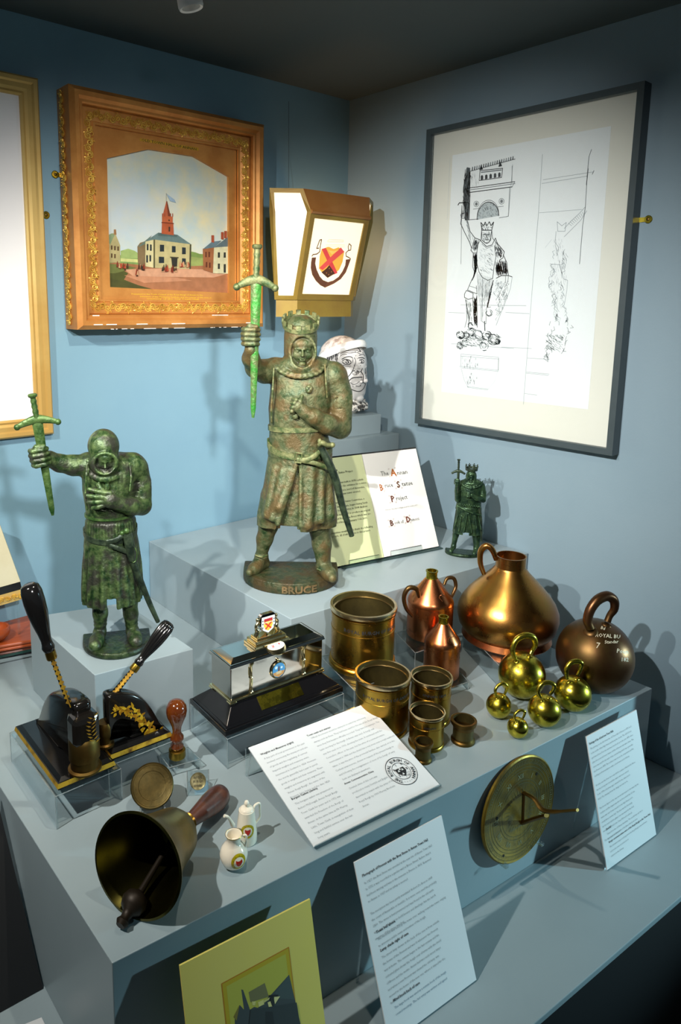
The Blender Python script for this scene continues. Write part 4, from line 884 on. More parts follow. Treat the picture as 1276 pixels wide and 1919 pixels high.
mb.build('supporters', M['silver_gilt'], t, smooth=50)
fl = Flat(lc + UZ * (zc0 - CZ) - uy * .005, ux, UZ, -uy, base=.0002, step=.00008)
fl.poly([(-.0145, .035), (-.0155, .018), (-.011, .009), (0, .0025), (.011, .009), (.0155, .018), (.0145, .035)][::-1], (220, 224, 224)); fl.poly([(-.0095, .031), (-.010, .018), (-.007, .011), (0, .0065), (.007, .011), (.010, .018), (.0095, .031)][::-1], (226, 190, 60)); fl.poly([(-.0095, .031), (.0095, .031), (.0095, .0255), (-.0095, .0255)], (170, 30, 40))
fl.line([(-.008, .024), (.006, .011)], .0028, (200, 40, 30)); fl.line([(.008, .024), (-.006, .011)], .0028, (200, 40, 30)); fl.line([(-.0095, .0235), (.0095, .0235)], .001, (240, 230, 230))
for s_ in (-1, 1):
    for yy in (.028, .022, .015): fl.disc((.0125 * s_, yy), .0014, (40, 60, 70), 8)
fl.build('enamel_crest', t, label='red and gold enamel crest')
# oval white enamel on the lid front
ev = nrm(uy * .012 + UZ * .006); ep = cf + ux * (bi + (Wc - 2 * bi) * .49) + uy * (bi + .007) + UZ * (zt1 + .0116 - CZ); en = np.cross(ux, ev)
MB().lathe(ep, [(.020, 0), (.0195, .0012), (.016, .002)], en, 30, sx=1, ref=ux).build('oval_mount', M['silver_gilt'], t)
fl = Flat(ep + en * .0021, ux, ev, en, base=.0002); fl.disc((0, 0), .009, (236, 236, 230), 26, rx=.0185); fl.line([(-.009, -.003), (-.004, .003)], .0016, (200, 50, 40)); fl.line([(-.009, .003), (-.004, -.003)], .0016, (200, 50, 40)); fl.ring((.004, 0), .004, .0008, (60, 90, 110), 14); fl.disc((.008, .002), .002, (190, 60, 60), 8); fl.text('ANNAN', (-.006, -.0075), .003, (80, 90, 90), .01); fl.build('oval_enamel', t, label='white oval enamel badge')
# its clear stand: deep U-shaped riser
acrylic_table('acrylic_riser', [cf + ux * .002 - uy * .004, cf + ux * (Wc - .002) - uy * .004, cf + ux * (Wc - .002) + uy * Dc, cf + ux * .002 + uy * Dc], ZT, CZ - .0005, 'clear acrylic riser under the silver casket')
# clear stands under the measures and flagons
g = lambda px, py, z: onz(px, py, z)
acrylic_table('acrylic_riser', [g(664, 1292, ZA1), g(742, 1262, ZA1), g(690, 1205, ZA1), g(600, 1228, ZA1)], ZT, ZA1 - .0005, 'clear acrylic riser under the largest brass measure')
acrylic_table('acrylic_riser', [g(778, 1222, ZA2), g(852, 1199, ZA2), g(815, 1163, ZA2), g(742, 1184, ZA2)], ZT, ZA2 - .0005, 'clear acrylic riser under the two-handled copper flagon')
acrylic_table('acrylic_riser', [g(812, 1300, ZA3), g(878, 1276, ZA3), g(840, 1232, ZA3), g(782, 1250, ZA3)], ZT, ZA3 - .0005, 'low clear acrylic riser under the smaller copper flagon')
acrylic_table('acrylic_riser', [g(936, 1246, ZA4), g(1033, 1212, ZA4), g(960, 1150, ZA4), g(868, 1176, ZA4)], ZT, ZA4 - .0005, 'clear acrylic riser under the large copper jug')
# ------------------------------------------------------------------ sculpted figures (distance fields meshed with surface nets)
class Sculpt:
    def __init__(s, lo, hi, h):
        s.lo = np.asarray(lo, float); s.h = h; s.n = np.ceil((np.asarray(hi) - s.lo) / h).astype(int) + 1
        s.D = np.full(s.n, 1.0, np.float32); s.ax = [s.lo[i] + h * np.arange(s.n[i]) for i in range(3)]
    def _reg(s, lo, hi, k):
        m = k + 3 * s.h
        a = np.clip(np.floor((np.asarray(lo) - m - s.lo) / s.h).astype(int), 0, s.n - 1); b = np.clip(np.ceil((np.asarray(hi) + m - s.lo) / s.h).astype(int) + 1, 1, s.n)
        sl = tuple(slice(a[i], b[i]) for i in range(3))
        X, Y, Z = s.ax[0][sl[0]][:, None, None], s.ax[1][sl[1]][None, :, None], s.ax[2][sl[2]][None, None, :]
        return sl, X.astype(np.float32), Y.astype(np.float32), Z.astype(np.float32)
    def put(s, f, lo, hi, k=0.0, sub=False):
        sl, X, Y, Z = s._reg(lo, hi, k); d = f(X, Y, Z).astype(np.float32); D = s.D[sl]
        if d.size == 0: return
        if sub:
            d = -d
            if k > 0: h = np.clip(.5 - .5 * (D - d) / k, 0, 1); s.D[sl] = D + (d - D) * h + k * h * (1 - h)
            else: s.D[sl] = np.maximum(D, d)
        else:
            if k > 0: h = np.clip(.5 + .5 * (D - d) / k, 0, 1); s.D[sl] = D + (d - D) * h - k * h * (1 - h)
            else: s.D[sl] = np.minimum(D, d)
    def cap(s, a, b, ra, rb=None, k=.004, sub=False, fy=1.0):
        rb = ra if rb is None else rb; a = np.asarray(a, float); b = np.asarray(b, float); ab = b - a; L2 = float(np.dot(ab, ab)) + 1e-12; R = max(ra, rb)
        def f(X, Y, Z):
            px, py, pz = X - a[0], Y - a[1], Z - a[2]; t = np.clip((px * ab[0] + py * ab[1] + pz * ab[2]) / L2, 0, 1)
            return np.sqrt((px - t * ab[0]) ** 2 + ((py - t * ab[1]) * fy) ** 2 + (pz - t * ab[2]) ** 2) - (ra + (rb - ra) * t)
        s.put(f, np.minimum(a, b) - R, np.maximum(a, b) + R, k, sub)
    def chain(s, pts, rad, k=.004, **kw):
        for i in range(len(pts) - 1): s.cap(pts[i], pts[i + 1], rad[i], rad[i + 1], k, **kw)
    def ell(s, c, r, k=.004, sub=False, rot=None):
        c = np.asarray(c, float); r = np.asarray(r, float) * np.ones(3); R = float(max(r)) if rot is not None else r
        def f(X, Y, Z):
            x, y, z = X - c[0], Y - c[1], Z - c[2]
            if rot is not None: x, y, z = [rot[i][0] * x + rot[i][1] * y + rot[i][2] * z for i in range(3)]
            k0 = np.sqrt((x / r[0]) ** 2 + (y / r[1]) ** 2 + (z / r[2]) ** 2); k1 = np.sqrt((x / r[0] ** 2) ** 2 + (y / r[1] ** 2) ** 2 + (z / r[2] ** 2) ** 2) + 1e-9
            return k0 * (k0 - 1) / k1
        s.put(f, c - R, c + R, k, sub)
    def loft(s, secs, k=.004, sub=False, mod=None, pw=2.0):
        secs = np.array(sorted([tuple(q) for q in secs])); z0, z1 = secs[0][0], secs[-1][0]
        R = secs[:, 3:5].max(); cx, cy = secs[:, 1], secs[:, 2]
        lo = (cx.min() - R, cy.min() - R, z0); hi = (cx.max() + R, cy.max() + R, z1)
        def f(X, Y, Z):
            z = Z.ravel(); q = [np.interp(z, secs[:, 0], secs[:, i])[None, None, :] for i in range(1, 5)]
            x = X - q[0]; y = Y - q[1]; th = np.arctan2(y, x); m = 1 if mod is None else mod(th, Z)
            rr = ((np.abs(x) / q[2]) ** pw + (np.abs(y) / q[3]) ** pw) ** (1 / pw); d = (rr - m) * np.minimum(q[2], q[3]) * .9
            return np.maximum(d, np.maximum(z0 - Z, Z - z1))
        s.put(f, lo, hi, k, sub)
    def box(s, c, half, A=None, r=.001, k=.001, sub=False):
        c = np.asarray(c, float); half = np.asarray(half, float); R = np.linalg.norm(half)
        A = np.eye(3) if A is None else np.asarray(A)
        def f(X, Y, Z):
            x, y, z = X - c[0], Y - c[1], Z - c[2]; q = [np.abs(A[i][0] * x + A[i][1] * y + A[i][2] * z) - half[i] + r for i in range(3)]
            return np.sqrt(sum(np.maximum(v, 0) ** 2 for v in q)) + np.minimum(np.maximum(np.maximum(q[0], q[1]), q[2]), 0) - r
        s.put(f, c - R, c + R, k, sub)
    def mesh(s):
        D = s.D; S = D < 0; n = s.n
        c = [S[i:n[0] - 1 + i, j:n[1] - 1 + j, k:n[2] - 1 + k] for i in (0, 1) for j in (0, 1) for k in (0, 1)]
        al = c[0].copy(); an = c[0].copy()
        for q in c[1:]: al &= q; an |= q
        I = np.argwhere(an & ~al); vid = np.full(n - 1, -1, np.int32); vid[tuple(I.T)] = np.arange(len(I))
        acc = np.zeros((len(I), 3)); cnt = np.zeros(len(I))
        for a in range(3):
            o1, o2 = [(1, 2), (0, 2), (0, 1)][a]
            for p in (0, 1):
                for q in (0, 1):
                    A = I.copy(); A[:, o1] += p; A[:, o2] += q; B = A.copy(); B[:, a] += 1
                    da = D[tuple(A.T)]; db = D[tuple(B.T)]; m = (da < 0) != (db < 0); t = np.where(m, da / (da - db + 1e-12), 0)
                    P = A.astype(float); P[:, a] += t; acc += P * m[:, None]; cnt += m
        V = s.lo + acc / cnt[:, None] * s.h; F = []
        for a in range(3):
            o1, o2 = [(1, 2), (2, 0), (0, 1)][a]
            sl0 = [slice(1, -1)] * 3; sl1 = [slice(1, -1)] * 3; sl0[a] = slice(0, -1); sl1[a] = slice(1, None)
            s0 = S[tuple(sl0)]; s1 = S[tuple(sl1)]; E = np.argwhere(s0 != s1); off = np.ones(3, int); off[a] = 0; E = E + off; neg = s0[tuple((E - off).T)]
            q = []
            for (u, v) in ((1, 1), (0, 1), (0, 0), (1, 0)):
                C_ = E.copy(); C_[:, o1] -= u; C_[:, o2] -= v; q.append(vid[tuple(C_.T)])
            q = np.array(q).T; q = np.where(neg[:, None], q, q[:, ::-1]); F.append(q)
        return V, np.concatenate(F)

class Figure:
    """local frame: x to the viewer's right, y away from the viewer, z up; origin at the statue's foot"""
    def __init__(s, base, name, label, cat='statue', yaw=0):
        s.o = np.asarray(base, float); h = nrm([s.o[0] - EYE[0], s.o[1] - EYE[1], 0]); s.Y = h; s.X = np.array([h[1], -h[0], 0]); s.k = mpp(s.o)
        s.t = thing(name, s.o, label, cat); s.R = np.array([s.X, s.Y, UZ])
    def P(s, px, py, d=0.0):          # d metres nearer to the viewer
        w = onpl(px, py, s.o - s.Y * d, s.Y); return s.R @ (w - s.o)
    def W(s, p): return s.o + s.R.T @ np.asarray(p, float)
    def u(s, px, p=None): return px * (s.k if p is None else mpp(s.W(p)))
    def emit(s, sc, name, m, parent=None, label=None):
        V, F = sc.mesh(); V = (V @ s.R) ; me = bpy.data.meshes.new(name); me.vertices.add(len(V)); me.loops.add(F.size); me.polygons.add(len(F))
        me.vertices.foreach_set('co', V.astype(np.float32).ravel()); me.loops.foreach_set('vertex_index', F.astype(np.int32).ravel())
        me.polygons.foreach_set('loop_start', np.arange(0, F.size, 4, dtype=np.int32)); me.update(calc_edges=True); me.validate()
        me.polygons.foreach_set('use_smooth', np.ones(len(F), bool)); me.materials.append(m)
        o = bpy.data.objects.new(name, me); scene.collection.objects.link(o); o.parent = parent or s.t
        if label: o['label'] = label
        return o
    def tube(s, pts, rad, name, m, seg=12, flat=1.0, up=None, n=6, sp=True):
        q = [s.W(p) for p in pts]; q = spline(q, n) if sp and len(q) > 2 else q; rr = [np.interp(i / (len(q) - 1), np.linspace(0, 1, len(rad)), rad) for i in range(len(q))]
        return MB().tube(q, rr, seg, flat=flat, up=up).build(name, m, s.t, smooth=50)
    def dbase(s, xl, xr, yb, yf, z0, z1, m, name='base', wob=0):
        n = 26; cx = (xl + xr) / 2; a = (xr - xl) / 2; P_ = [(xl, yb), (xr, yb)]
        P_ = [(xl, yb)] + [(cx - a * cos(pi * i / n), yb + (yf - yb) * (.30 + .70 * sin(pi * i / n)) if 0 < i < n else yb + (yf - yb) * .30) for i in range(n + 1)] + [(xr, yb)]
        mb = MB(); lo = [s.W((x, y, z0)) for x, y in P_]; hi = [s.W((x, y, z1)) for x, y in P_]; k = len(P_)
        mid = [s.W((cx + (x - cx) * 1.01, y + (-.002 if y < yb - .001 else 0), (z0 + z1) / 2)) for x, y in P_]
        mb.add(lo + mid + hi, [(i, k + i, k + (i + 1) % k, (i + 1) % k) for i in range(k)] + [(k + i, 2 * k + i, 2 * k + (i + 1) % k, k + (i + 1) % k) for i in range(k)] + [tuple(range(k)), tuple(range(3 * k - 1, 2 * k - 1, -1))])
        return mb.build(name, m, s.t, bevel=.002), P_

def face(sc, fg, c, w, h, d, nose=1.0, beard=False, brow=1.0, age=0, vz=(0, -1, 0), down=0.0):
    """features of a face; c = centre of the face surface (local), w,h half sizes, looking along -y tilted down by 'down'"""
    c = np.asarray(c, float); ca, sa = cos(down), sin(down)
    fwd = np.array([0, -ca, -sa]); up = np.array([0, -sa, ca]); rt = np.array([1.0, 0, 0])
    rot = np.array([rt, -fwd, up])
    q = lambda x, z, y=0: c + rt * x * w + up * z * h + fwd * y * w
    sc.ell(q(0, 0, -.55), (w * .93, w * .75, h * 1.0), w * .1, rot=rot)
    sc.ell(q(0, .52, -.22), (w * .80, w * .42, h * .42), w * .15, rot=rot)
    for s_ in (-1, 1):
        sc.ell(q(.40 * s_, .10, .20), (w * .25, w * .17, h * .13), w * .10, sub=True, rot=rot)
        sc.ell(q(.40 * s_, .085, .02), (w * .185, w * .15, h * .085), w * .03, rot=rot)
        sc.cap(q(.20 * s_, .125, .17), q(.58 * s_, .12, .06), w * .035, w * .03, w * .02)
        sc.cap(q(.22 * s_, .03, .12), q(.56 * s_, .03, .04), w * .03, w * .025, w * .02)
        sc.cap(q(.13 * s_, .27, .22), q(.62 * s_, .25, .02), w * .085 * brow, w * .06, w * .07)
        sc.ell(q(.55 * s_, -.18, -.06), (w * .22, w * .18, h * .22), w * .14, rot=rot)
        sc.cap(q(.20 * s_, -.22, .22), q(.36 * s_, -.62, .10), w * .012, w * .015, w * .05, sub=True)
        sc.ell(q(.13 * s_, -.17, .34), (w * .09, w * .10, h * .065), w * .04, rot=rot)
    sc.chain([q(0, .24, .20), q(0, .02, .36), q(0, -.14, .50 * nose)], [w * .085, w * .095, w * .125], w * .06)
    sc.cap(q(-.25, -.405, .17), q(.25, -.405, .17), w * .05, w * .05, w * .04); sc.ell(q(0, -.38, .20), (w * .22, w * .12, h * .05), w * .04, rot=rot)
    sc.chain([q(-.32, -.55, .14), q(-.12, -.455, .25), q(.12, -.455, .25), q(.32, -.55, .14)], [w * .040] * 4, w * .015, sub=True)
    sc.cap(q(-.19, -.515, .19), q(.19, -.515, .19), w * .065, w * .065, w * .04)
    sc.cap(q(-.18, -.62, .20), q(.18, -.62, .20), w * .04, w * .04, w * .05, sub=True)
    sc.ell(q(0, -.78, .10), (w * .30, w * .22, h * .17), w * .12, rot=rot)
    return q

def fist(sc, c, r, ax_, side, k):
    """hand closed round a shaft along ax_ (unit); side = unit vector from wrist side to fingertips seen from the front"""
    c = np.asarray(c, float); up = nrm(ax_); sd = nrm(side - up * np.dot(side, up)); fw = np.array([0, -1.0, 0]); fw = nrm(fw - up * np.dot(fw, up) - sd * np.dot(fw, sd))
    sc.ell(c - sd * r * .35 - fw * r * .25, np.array([r * .62, r * .62, r * .92]), k * 2)
    for i in range(4):
        z_ = (1.5 - i) * .46 * r; q = .98 - .06 * abs(i - 1.2)
        pts = [c + up * z_ + v for v in (-sd * r * .82 * q - fw * r * .05, -sd * r * .45 + fw * r * .58 * q, sd * r * .35 + fw * r * .62 * q, sd * r * .80 * q + fw * r * .12, sd * r * .45 - fw * r * .28)]
        sc.chain(pts, [r * .25, r * .245, r * .235, r * .22, r * .19], k * .25)
    sc.chain([c - sd * r * .6 + up * r * .5 - fw * r * .1, c - sd * r * .1 + up * r * 1.02 + fw * r * .35, c + sd * r * .55 + up * r * .98 + fw * r * .35], [r * .28, r * .27, r * .22], k * .4)

def open_hand(sc, wrist, palm, tips, rw, rf, k):
    """hand laid on the chest: palm centre, four finger tips, a thumb tip"""
    wrist, palm = np.asarray(wrist, float), np.asarray(palm, float); d = nrm(palm - wrist)
    sc.cap(wrist, palm, rw * .8, rw, k * 2, fy=1.3)
    for i, t in enumerate(tips[:4]):
        t = np.asarray(t, float); perp = -nrm(np.cross(d, [0, 1.0, 0])); root = palm + d * rw * .5 + perp * (1.5 - i) * rf * 1.75
        mid = (root + t) / 2 + np.array([0, -rf * .9, 0]); sc.chain([palm + (root - palm) * .4, root, mid, t], [rf * 1.1, rf * 1.05, rf, rf * .85], k * .35)
    sc.chain([wrist + (palm - wrist) * .5, (palm + np.asarray(tips[4])) / 2 + np.array([0, -rf, 0]), tips[4]], [rf * 1.1, rf * 1.15, rf * .9], k * .4)

def crown(fg, c, r, h, n, m, style='block', ry=.82, tilt=.12, name='crown'):
    mb = MB(); c = np.asarray(c, float); seg = 48
    def pt(th, rr, z): return fg.W(c + np.array([cos(th) * rr, sin(th) * rr * ry, z + sin(th) * rr * tilt]))
    vs = []
    for rr, z in ((r, 0), (r * 1.06, .0), (r * 1.10, h * .5), (r * 1.04, h * .5), (r * .98, 0)):
        vs += [pt(2 * pi * i / seg, rr, z) for i in range(seg)]
    fs = [(k * seg + i, k * seg + (i + 1) % seg, ((k + 1) % 5) * seg + (i + 1) % seg, ((k + 1) % 5) * seg + i) for k in range(5) for i in range(seg)]
    mb.add(vs, fs); o = mb.build('crown_band', m, fg.t, smooth=50)
    for i in range(n):
        th = 2 * pi * (i + .5) / n; mb = MB(); w_ = pi / n * .55; z0 = h * .42
        if style == 'block':
            q = [pt(th + a, rr, z) for z in (z0, h) for a, rr in ((-w_, r * 1.0), (w_, r * 1.0), (w_, r * 1.12), (-w_, r * 1.12))]; mb.hexa(q)
        else:
            q = [pt(th + a, rr, z) for z, ww in ((z0, w_ * .5), (h * .8, w_ * 1.0)) for a, rr in ((-ww, r * 1.02), (ww, r * 1.02), (ww, r * 1.12), (-ww, r * 1.12))]; mb.hexa(q)
            mb.ball(pt(th, r * 1.07, h * .95), r * .12, 8, 6); mb.ball(pt(th - w_ * 1.1, r * 1.07, h * .72), r * .09, 8, 6); mb.ball(pt(th + w_ * 1.1, r * 1.07, h * .72), r * .09, 8, 6)
        mb.build('crown_point', m, fg.t, bevel=.0006, smooth=40, kind='stuff' if style != 'block' else None)
def ring_band(fg, secs, zf, hh, th, m, name, a0=0, a1=2 * pi, n=64, grow=1.0, tip=None):
    """strap following the elliptical sections of the body"""
    S_ = np.array(sorted([tuple(q) for q in secs])); mb = MB(); vs = []
    full = abs(a1 - a0 - 2 * pi) < 1e-6; N = n if full else n + 1
    for i in range(N):
        a = a0 + (a1 - a0) * i / n; z0 = zf(a)
        for dz, g in ((-hh, 0), (-hh, th), (hh, th), (hh, 0)):
            z_ = z0 + dz; cx, cy, rx_, ry_ = [np.interp(z0, S_[:, 0], S_[:, j]) for j in (1, 2, 3, 4)]
            e = grow; vs.append(fg.W((cx + cos(a) * (rx_ * e + g), cy + sin(a) * (ry_ * e + g), z_)))
    fs = []
    for i in range(N if full else N - 1):
        j = (i + 1) % N
        for q in range(4): fs.append((i * 4 + q, i * 4 + (q + 1) % 4, j * 4 + (q + 1) % 4, j * 4 + q))
    if not full: fs += [(0, 1, 2, 3), ((N - 1) * 4 + 3, (N - 1) * 4 + 2, (N - 1) * 4 + 1, (N - 1) * 4)]
    mb.add(vs, fs); return mb.build(name, m, fg.t, smooth=40)
def sword(fg, pom, gd, tipp, tpr, gw, gdrop, bw, m1, m2, gl=None, flatb=.42):
    """pommel, guard centre, blade tip as local points"""
    pom, gd, tipp = [np.asarray(v, float) for v in (pom, gd, tipp)]; ax_ = nrm(tipp - pom); u = fg.k
    W = fg.W; L = np.linalg.norm(gd - pom)
    root = thing('sword', W(gd), None, None); root.parent = fg.t; root.location = [float(v) for v in (W(gd) - fg.o)]
    del_ = [k_ for k_ in ('label', 'category') if k_ in root]
    for k_ in del_: del root[k_]
    axw = fg.R.T @ ax_; side = nrm(np.cross(axw, fg.Y)); n_ = 9
    mb = MB(); pts = [W(pom + (gd - pom) * i / n_) for i in range(n_ + 1)]; mb.tube(pts, [tpr * (1 + .10 * (-1) ** i) for i in range(n_ + 1)], 12); mb.build('grip', m1, root, smooth=50)
    MB().lathe(W(pom) - axw * tpr * .3, [(tpr * .8, tpr * 1.1), (tpr * 1.5, tpr * .6), (tpr * 1.65, -tpr * .1), (tpr * 1.3, -tpr * .5)], axw, 16).build('pommel', m1, root, smooth=50)
    g0 = W(gd); gp = []
    for i in range(-6, 7):
        q = i / 6; gp.append(g0 + side * q * gw + axw * gdrop * abs(q) ** 1.6)
    mb = MB(); mb.tube(gp, [tpr * (.95 + 1.0 * (1 - abs(i) / 6)) * .9 for i in range(-6, 7)], 12, flat=.6, up=axw)
    for e in (gp[0], gp[-1]): mb.ball(e, tpr * 1.15, 12, 8)
    mb.build('guard', m1, root, smooth=60)
    b0 = g0 + axw * tpr * .3; b1 = W(tipp); N = 14; vs = []; sec = [(1, 0), (.55, .75), (0, 1), (-.55, .75), (-1, 0), (-.55, -.75), (0, -1), (.55, -.75)]
    for i in range(N + 1):
        q = i / N; w_ = bw[0] + (bw[1] - bw[0]) * q
        if q > .97: w_ *= sqrt(max(.25, 1 - ((q - .97) / .03) ** 2))
        c_ = b0 + (b1 - b0) * q
        for a, b in sec: vs.append(c_ + side * a * w_ - fg.Y * b * w_ * flatb)
    fs = [(i * 8 + k_, i * 8 + (k_ + 1) % 8, (i + 1) * 8 + (k_ + 1) % 8, (i + 1) * 8 + k_) for i in range(N) for k_ in range(8)] + [tuple(range(8))[::-1], tuple(range(N * 8, N * 8 + 8))]
    MB().add(vs, fs).build('blade', m2, root, smooth=35)
    return root
def dot(fg, p, r, m, name, sc=(1, .5, 1)):
    MB().ball(fg.W(p), np.array(sc) * r, 12, 8).build(name, m, fg.t, smooth=60)

# ================================================================== large crowned statue
f = Figure(onz(541, 1088, ZM), 'bronze_statue', 'largest green bronze statue, crowned, sword hilt raised, hand on chest, lettered base')
P, u = f.P, f.u
zb1 = .026
xl, xr = P(456, 1060)[0], P(634, 1060)[0]
_, DP = f.dbase(xl, xr, .058, -.085, 0, zb1, M['bronze'])
# letters on the curved front
def wrap(fg, s_, x0, x1, zc_, size, DPp, m):
    D_ = np.array(DPp[1:-1]); vs, fs, w = text2d(s_, .03, 2); base = fg.t; mb = MB(); top = []; 
    for x, y in vs:
        X = x0 + (x1 - x0) * x / w; top.append((X, np.interp(X, D_[:, 0], D_[:, 1]), zc_ + y * size))
    n = len(top); P_ = [fg.W((a, b - .0045, c)) for a, b, c in top] + [fg.W((a, b + .001, c)) for a, b, c in top]
    from collections import Counter
    ed = Counter(); 
    for q in fs:
        for i in range(len(q)): ed[(q[i], q[(i + 1) % len(q)])] += 1
    side = [(b, a, a + n, b + n) for (a, b) in ed if (b, a) not in ed]
    mb.add(P_, [q for q in fs] + side); return mb.build('raised_lettering', m, base)
wrap(f, 'BRUCE', P(527, 1110, .08)[0], P(594, 1110, .08)[0], .005, .0215, DP, mat('worn_brown_letters', (.22, .14, .06), .5, .4, col2=(.12, .09, .04), nscale=40))
sc = Sculpt((P(440, 900)[0], -.125, -.002), (P(655, 900)[0], .085, P(560, 580)[2] + .01), .0018)
zp = lambda y, d=0: P(560, y, d)[2]
zk = zb1 - .002
# legs and feet
lk, la, lf = P(502, 985, -.005), P(490, 1036, -.01), P(470, 1076, .035)
sc.chain([P(508, 930, 0), P(503, 985, .002), P(496, 1010, -.002), P(490, 1040, -.008)], [.024, .022, .019, .0125], .006)
rk = P(600, 990, .0)
sc.chain([P(590, 930, .005), P(599, 990, .01), P(603, 1020, .012), P(607, 1066, .016)], [.025, .024, .022, .0145], .006)
def foot(ank, toe, r, hz):
    ank = np.array(ank); toe = np.array(toe); heel = ank + (ank - toe) * .22; heel[2] = hz + r * .7; ball_ = ank * .35 + toe * .65; ball_[2] = hz + r * .62; t2 = toe.copy(); t2[2] = hz + r * .5
    sc.chain([ank + UZ * .004, heel], [r * .95, r * .85], .004); sc.chain([heel, ball_, t2], [r * .82, r * .92, r * .58], .005, fy=1); sc.cap(ank, ball_, r * .95, r * .75, .006)
a1 = P(490, 1044, -.008); a1[2] = max(a1[2], zb1 + .012); foot(a1, np.array([P(468, 1072, .03)[0], a1[1] - .045, zb1]), .0155, zb1 - .001)
a2 = P(607, 1066, .016); a2[2] = max(a2[2], zb1 + .014); foot(a2, np.array([P(622, 1098, .06)[0], a2[1] - .05, zb1]), .0175, zb1 - .001)
# torso and skirt sections: z, cx, cy, rx, ry
def sec(y, x0, x1, ry_, cy=0.0):
    a, b = P(x0, y)[0], P(x1, y)[0]; return (P(560, y)[2], (a + b) / 2, cy, (b - a) / 2, ry_)
TS = [sec(676, 530, 604, .030, .006), sec(690, 511, 627, .042, .004), sec(710, 507, 632, .050, .002), sec(735, 506, 630, .054, 0), sec(765, 503, 622, .053, -.002), sec(785, 504, 616, .051, -.004), sec(800, 505, 612, .049, -.004), sec(830, 504, 618, .051, -.002), sec(850, 503, 621, .053, 0)]
SK = [sec(828, 506, 618, .050, 0), sec(850, 503, 622, .054, 0), sec(880, 498, 624, .058, 0), sec(910, 493, 625, .062, 0), sec(940, 486, 627, .066, 0), sec(962, 481, 630, .069, 0), sec(980, 481, 630, .069, 0)]
def skm(th, Z):
    q = np.clip((P(560, 850)[2] - Z) / .13, 0, 1); return 1 + q * (.045 * np.cos(5 * th + 1.2) + .022 * np.sin(11 * th) + .012 * np.sin(19 * th + .5))
sc.loft(TS, .006); sc.loft(SK, .005, mod=skm)
# lower hem trimmed: raise the middle and shape the two flaps
hz = lambda x, y: P(x, y, .06)[2]
# slit wedge
_t, _b = P(558, 868, .06), P(521, 984, .07); _xr = P(563, 930, .07)[0]; _SK = np.array(sorted(SK))
def slit(X, Y, Z):
    q = np.clip((_t[2] - Z) / (_t[2] - _b[2]), 0, 1.3); xa = _t[0] + (_b[0] - _t[0]) * q ** 1.25; z = Z.ravel()
    cx, rx_, ry_ = [np.interp(z, _SK[:, 0], _SK[:, i])[None, None, :] for i in (1, 3, 4)]
    inner = (1 - np.sqrt(((X - cx) / (.90 * rx_)) ** 2 + (Y / (.78 * ry_)) ** 2)) * .05
    return np.maximum(np.maximum(np.maximum(xa - X, X - _xr), inner), np.maximum(Y, Z - _t[2]) + 0 * X)
sc.put(slit, (_b[0] - .01, -.12, _b[2] - .02), (_xr + .005, 0, _t[2]), .0025, sub=True)
sc.cap(P(556, 868, .052), P(521, 982, .066), .004, .005, .004); sc.cap(P(563, 868, .052), P(563, 985, .070), .0035, .005, .004)
for a, b in (((515, 880, .04), (500, 965, .058)), ((528, 885, .05), (511, 970, .068)), ((545, 885, .055), (524, 950, .072)), ((586, 880, .055), (578, 985, .074)), ((604, 885, .045), (602, 975, .066)), ((617, 890, .03), (620, 965, .045))): sc.cap(P(a[0], a[1], a[2] - .004), P(b[0], b[1], b[2] - .006), .002, .008, .014)
sc.box(P(541, 988, .02), (.019, .12, .012), None, .001, .003, sub=True)
# shoulders, raised arm, cape
sc.ell(P(569, 682, -.0), (.062, .036, .020), .010); sc.ell(P(625, 704, .004), (.026, .030, .032), .008); sc.ell(P(514, 694, .002), (.024, .028, .028), .008)
sc.chain([P(516, 694, .006), P(496, 696, .02), P(478, 690, .045)], [.027, .0255, .021], .008)
sc.chain([P(478, 690, .045), P(470, 672, .065), P(471, 655, .085)], [.0205, .0185, .0145], .006)
sc.chain([P(627, 706, .004), P(640, 750, .006), P(638, 800, .012)], [.029, .0275, .0245], .008)
sc.chain([P(637, 802, .014), P(612, 795, .045), P(588, 782, .062), P(570, 772, .068)], [.0245, .022, .018, .0145], .006)
for a, b in (((632, 730, .03), (646, 745, .012)), ((624, 752, .032), (640, 740, .03)), ((618, 770, .035), (640, 765, .032))): sc.cap(P(*a), P(*b), .0016, .0012, .002, sub=True)
# hand on chest
ph = P(562, 764, .070)
open_hand(sc, P(572, 772, .070), P(559, 762, .072), [P(549, 748, .070), P(546, 755, .071), P(545, 764, .071), P(546, 773, .070), P(566, 742, .068)], .0135, .0048, .003)
sc.ell(P(553, 780, .062), (.0075, .006, .0075), .0015)
sc.ell(P(579, 729, .056), (.008, .005, .010), .002); sc.cap(P(574, 724, .060), P(584, 735, .060), .0014, .0014, .001, sub=True); sc.cap(P(584, 724, .060), P(574, 735, .060), .0014, .0014, .001, sub=True)
# surcoat edges and folds on chest
for pts in ([(513, 690, .044), (511, 730, .050), (508, 770, .046), (509, 792, .04)], [(609, 684, .044), (611, 720, .052), (613, 745, .048)]): sc.chain([P(*p) for p in pts], [.0022] * len(pts), .0025)
for pts in ([(518, 700, .052), (516, 740, .056), (514, 775, .05)], [(603, 695, .052), (605, 730, .058), (604, 755, .056)]): sc.chain([P(*p) for p in pts], [.0014] * len(pts), .0015, sub=True)
for a, b in (((520, 760, .056), (548, 790, .058)), ((530, 780, .056), (575, 795, .058)), ((590, 790, .05), (606, 800, .045))): sc.cap(P(*a), P(*b), .0014, .0014, .003, sub=True)
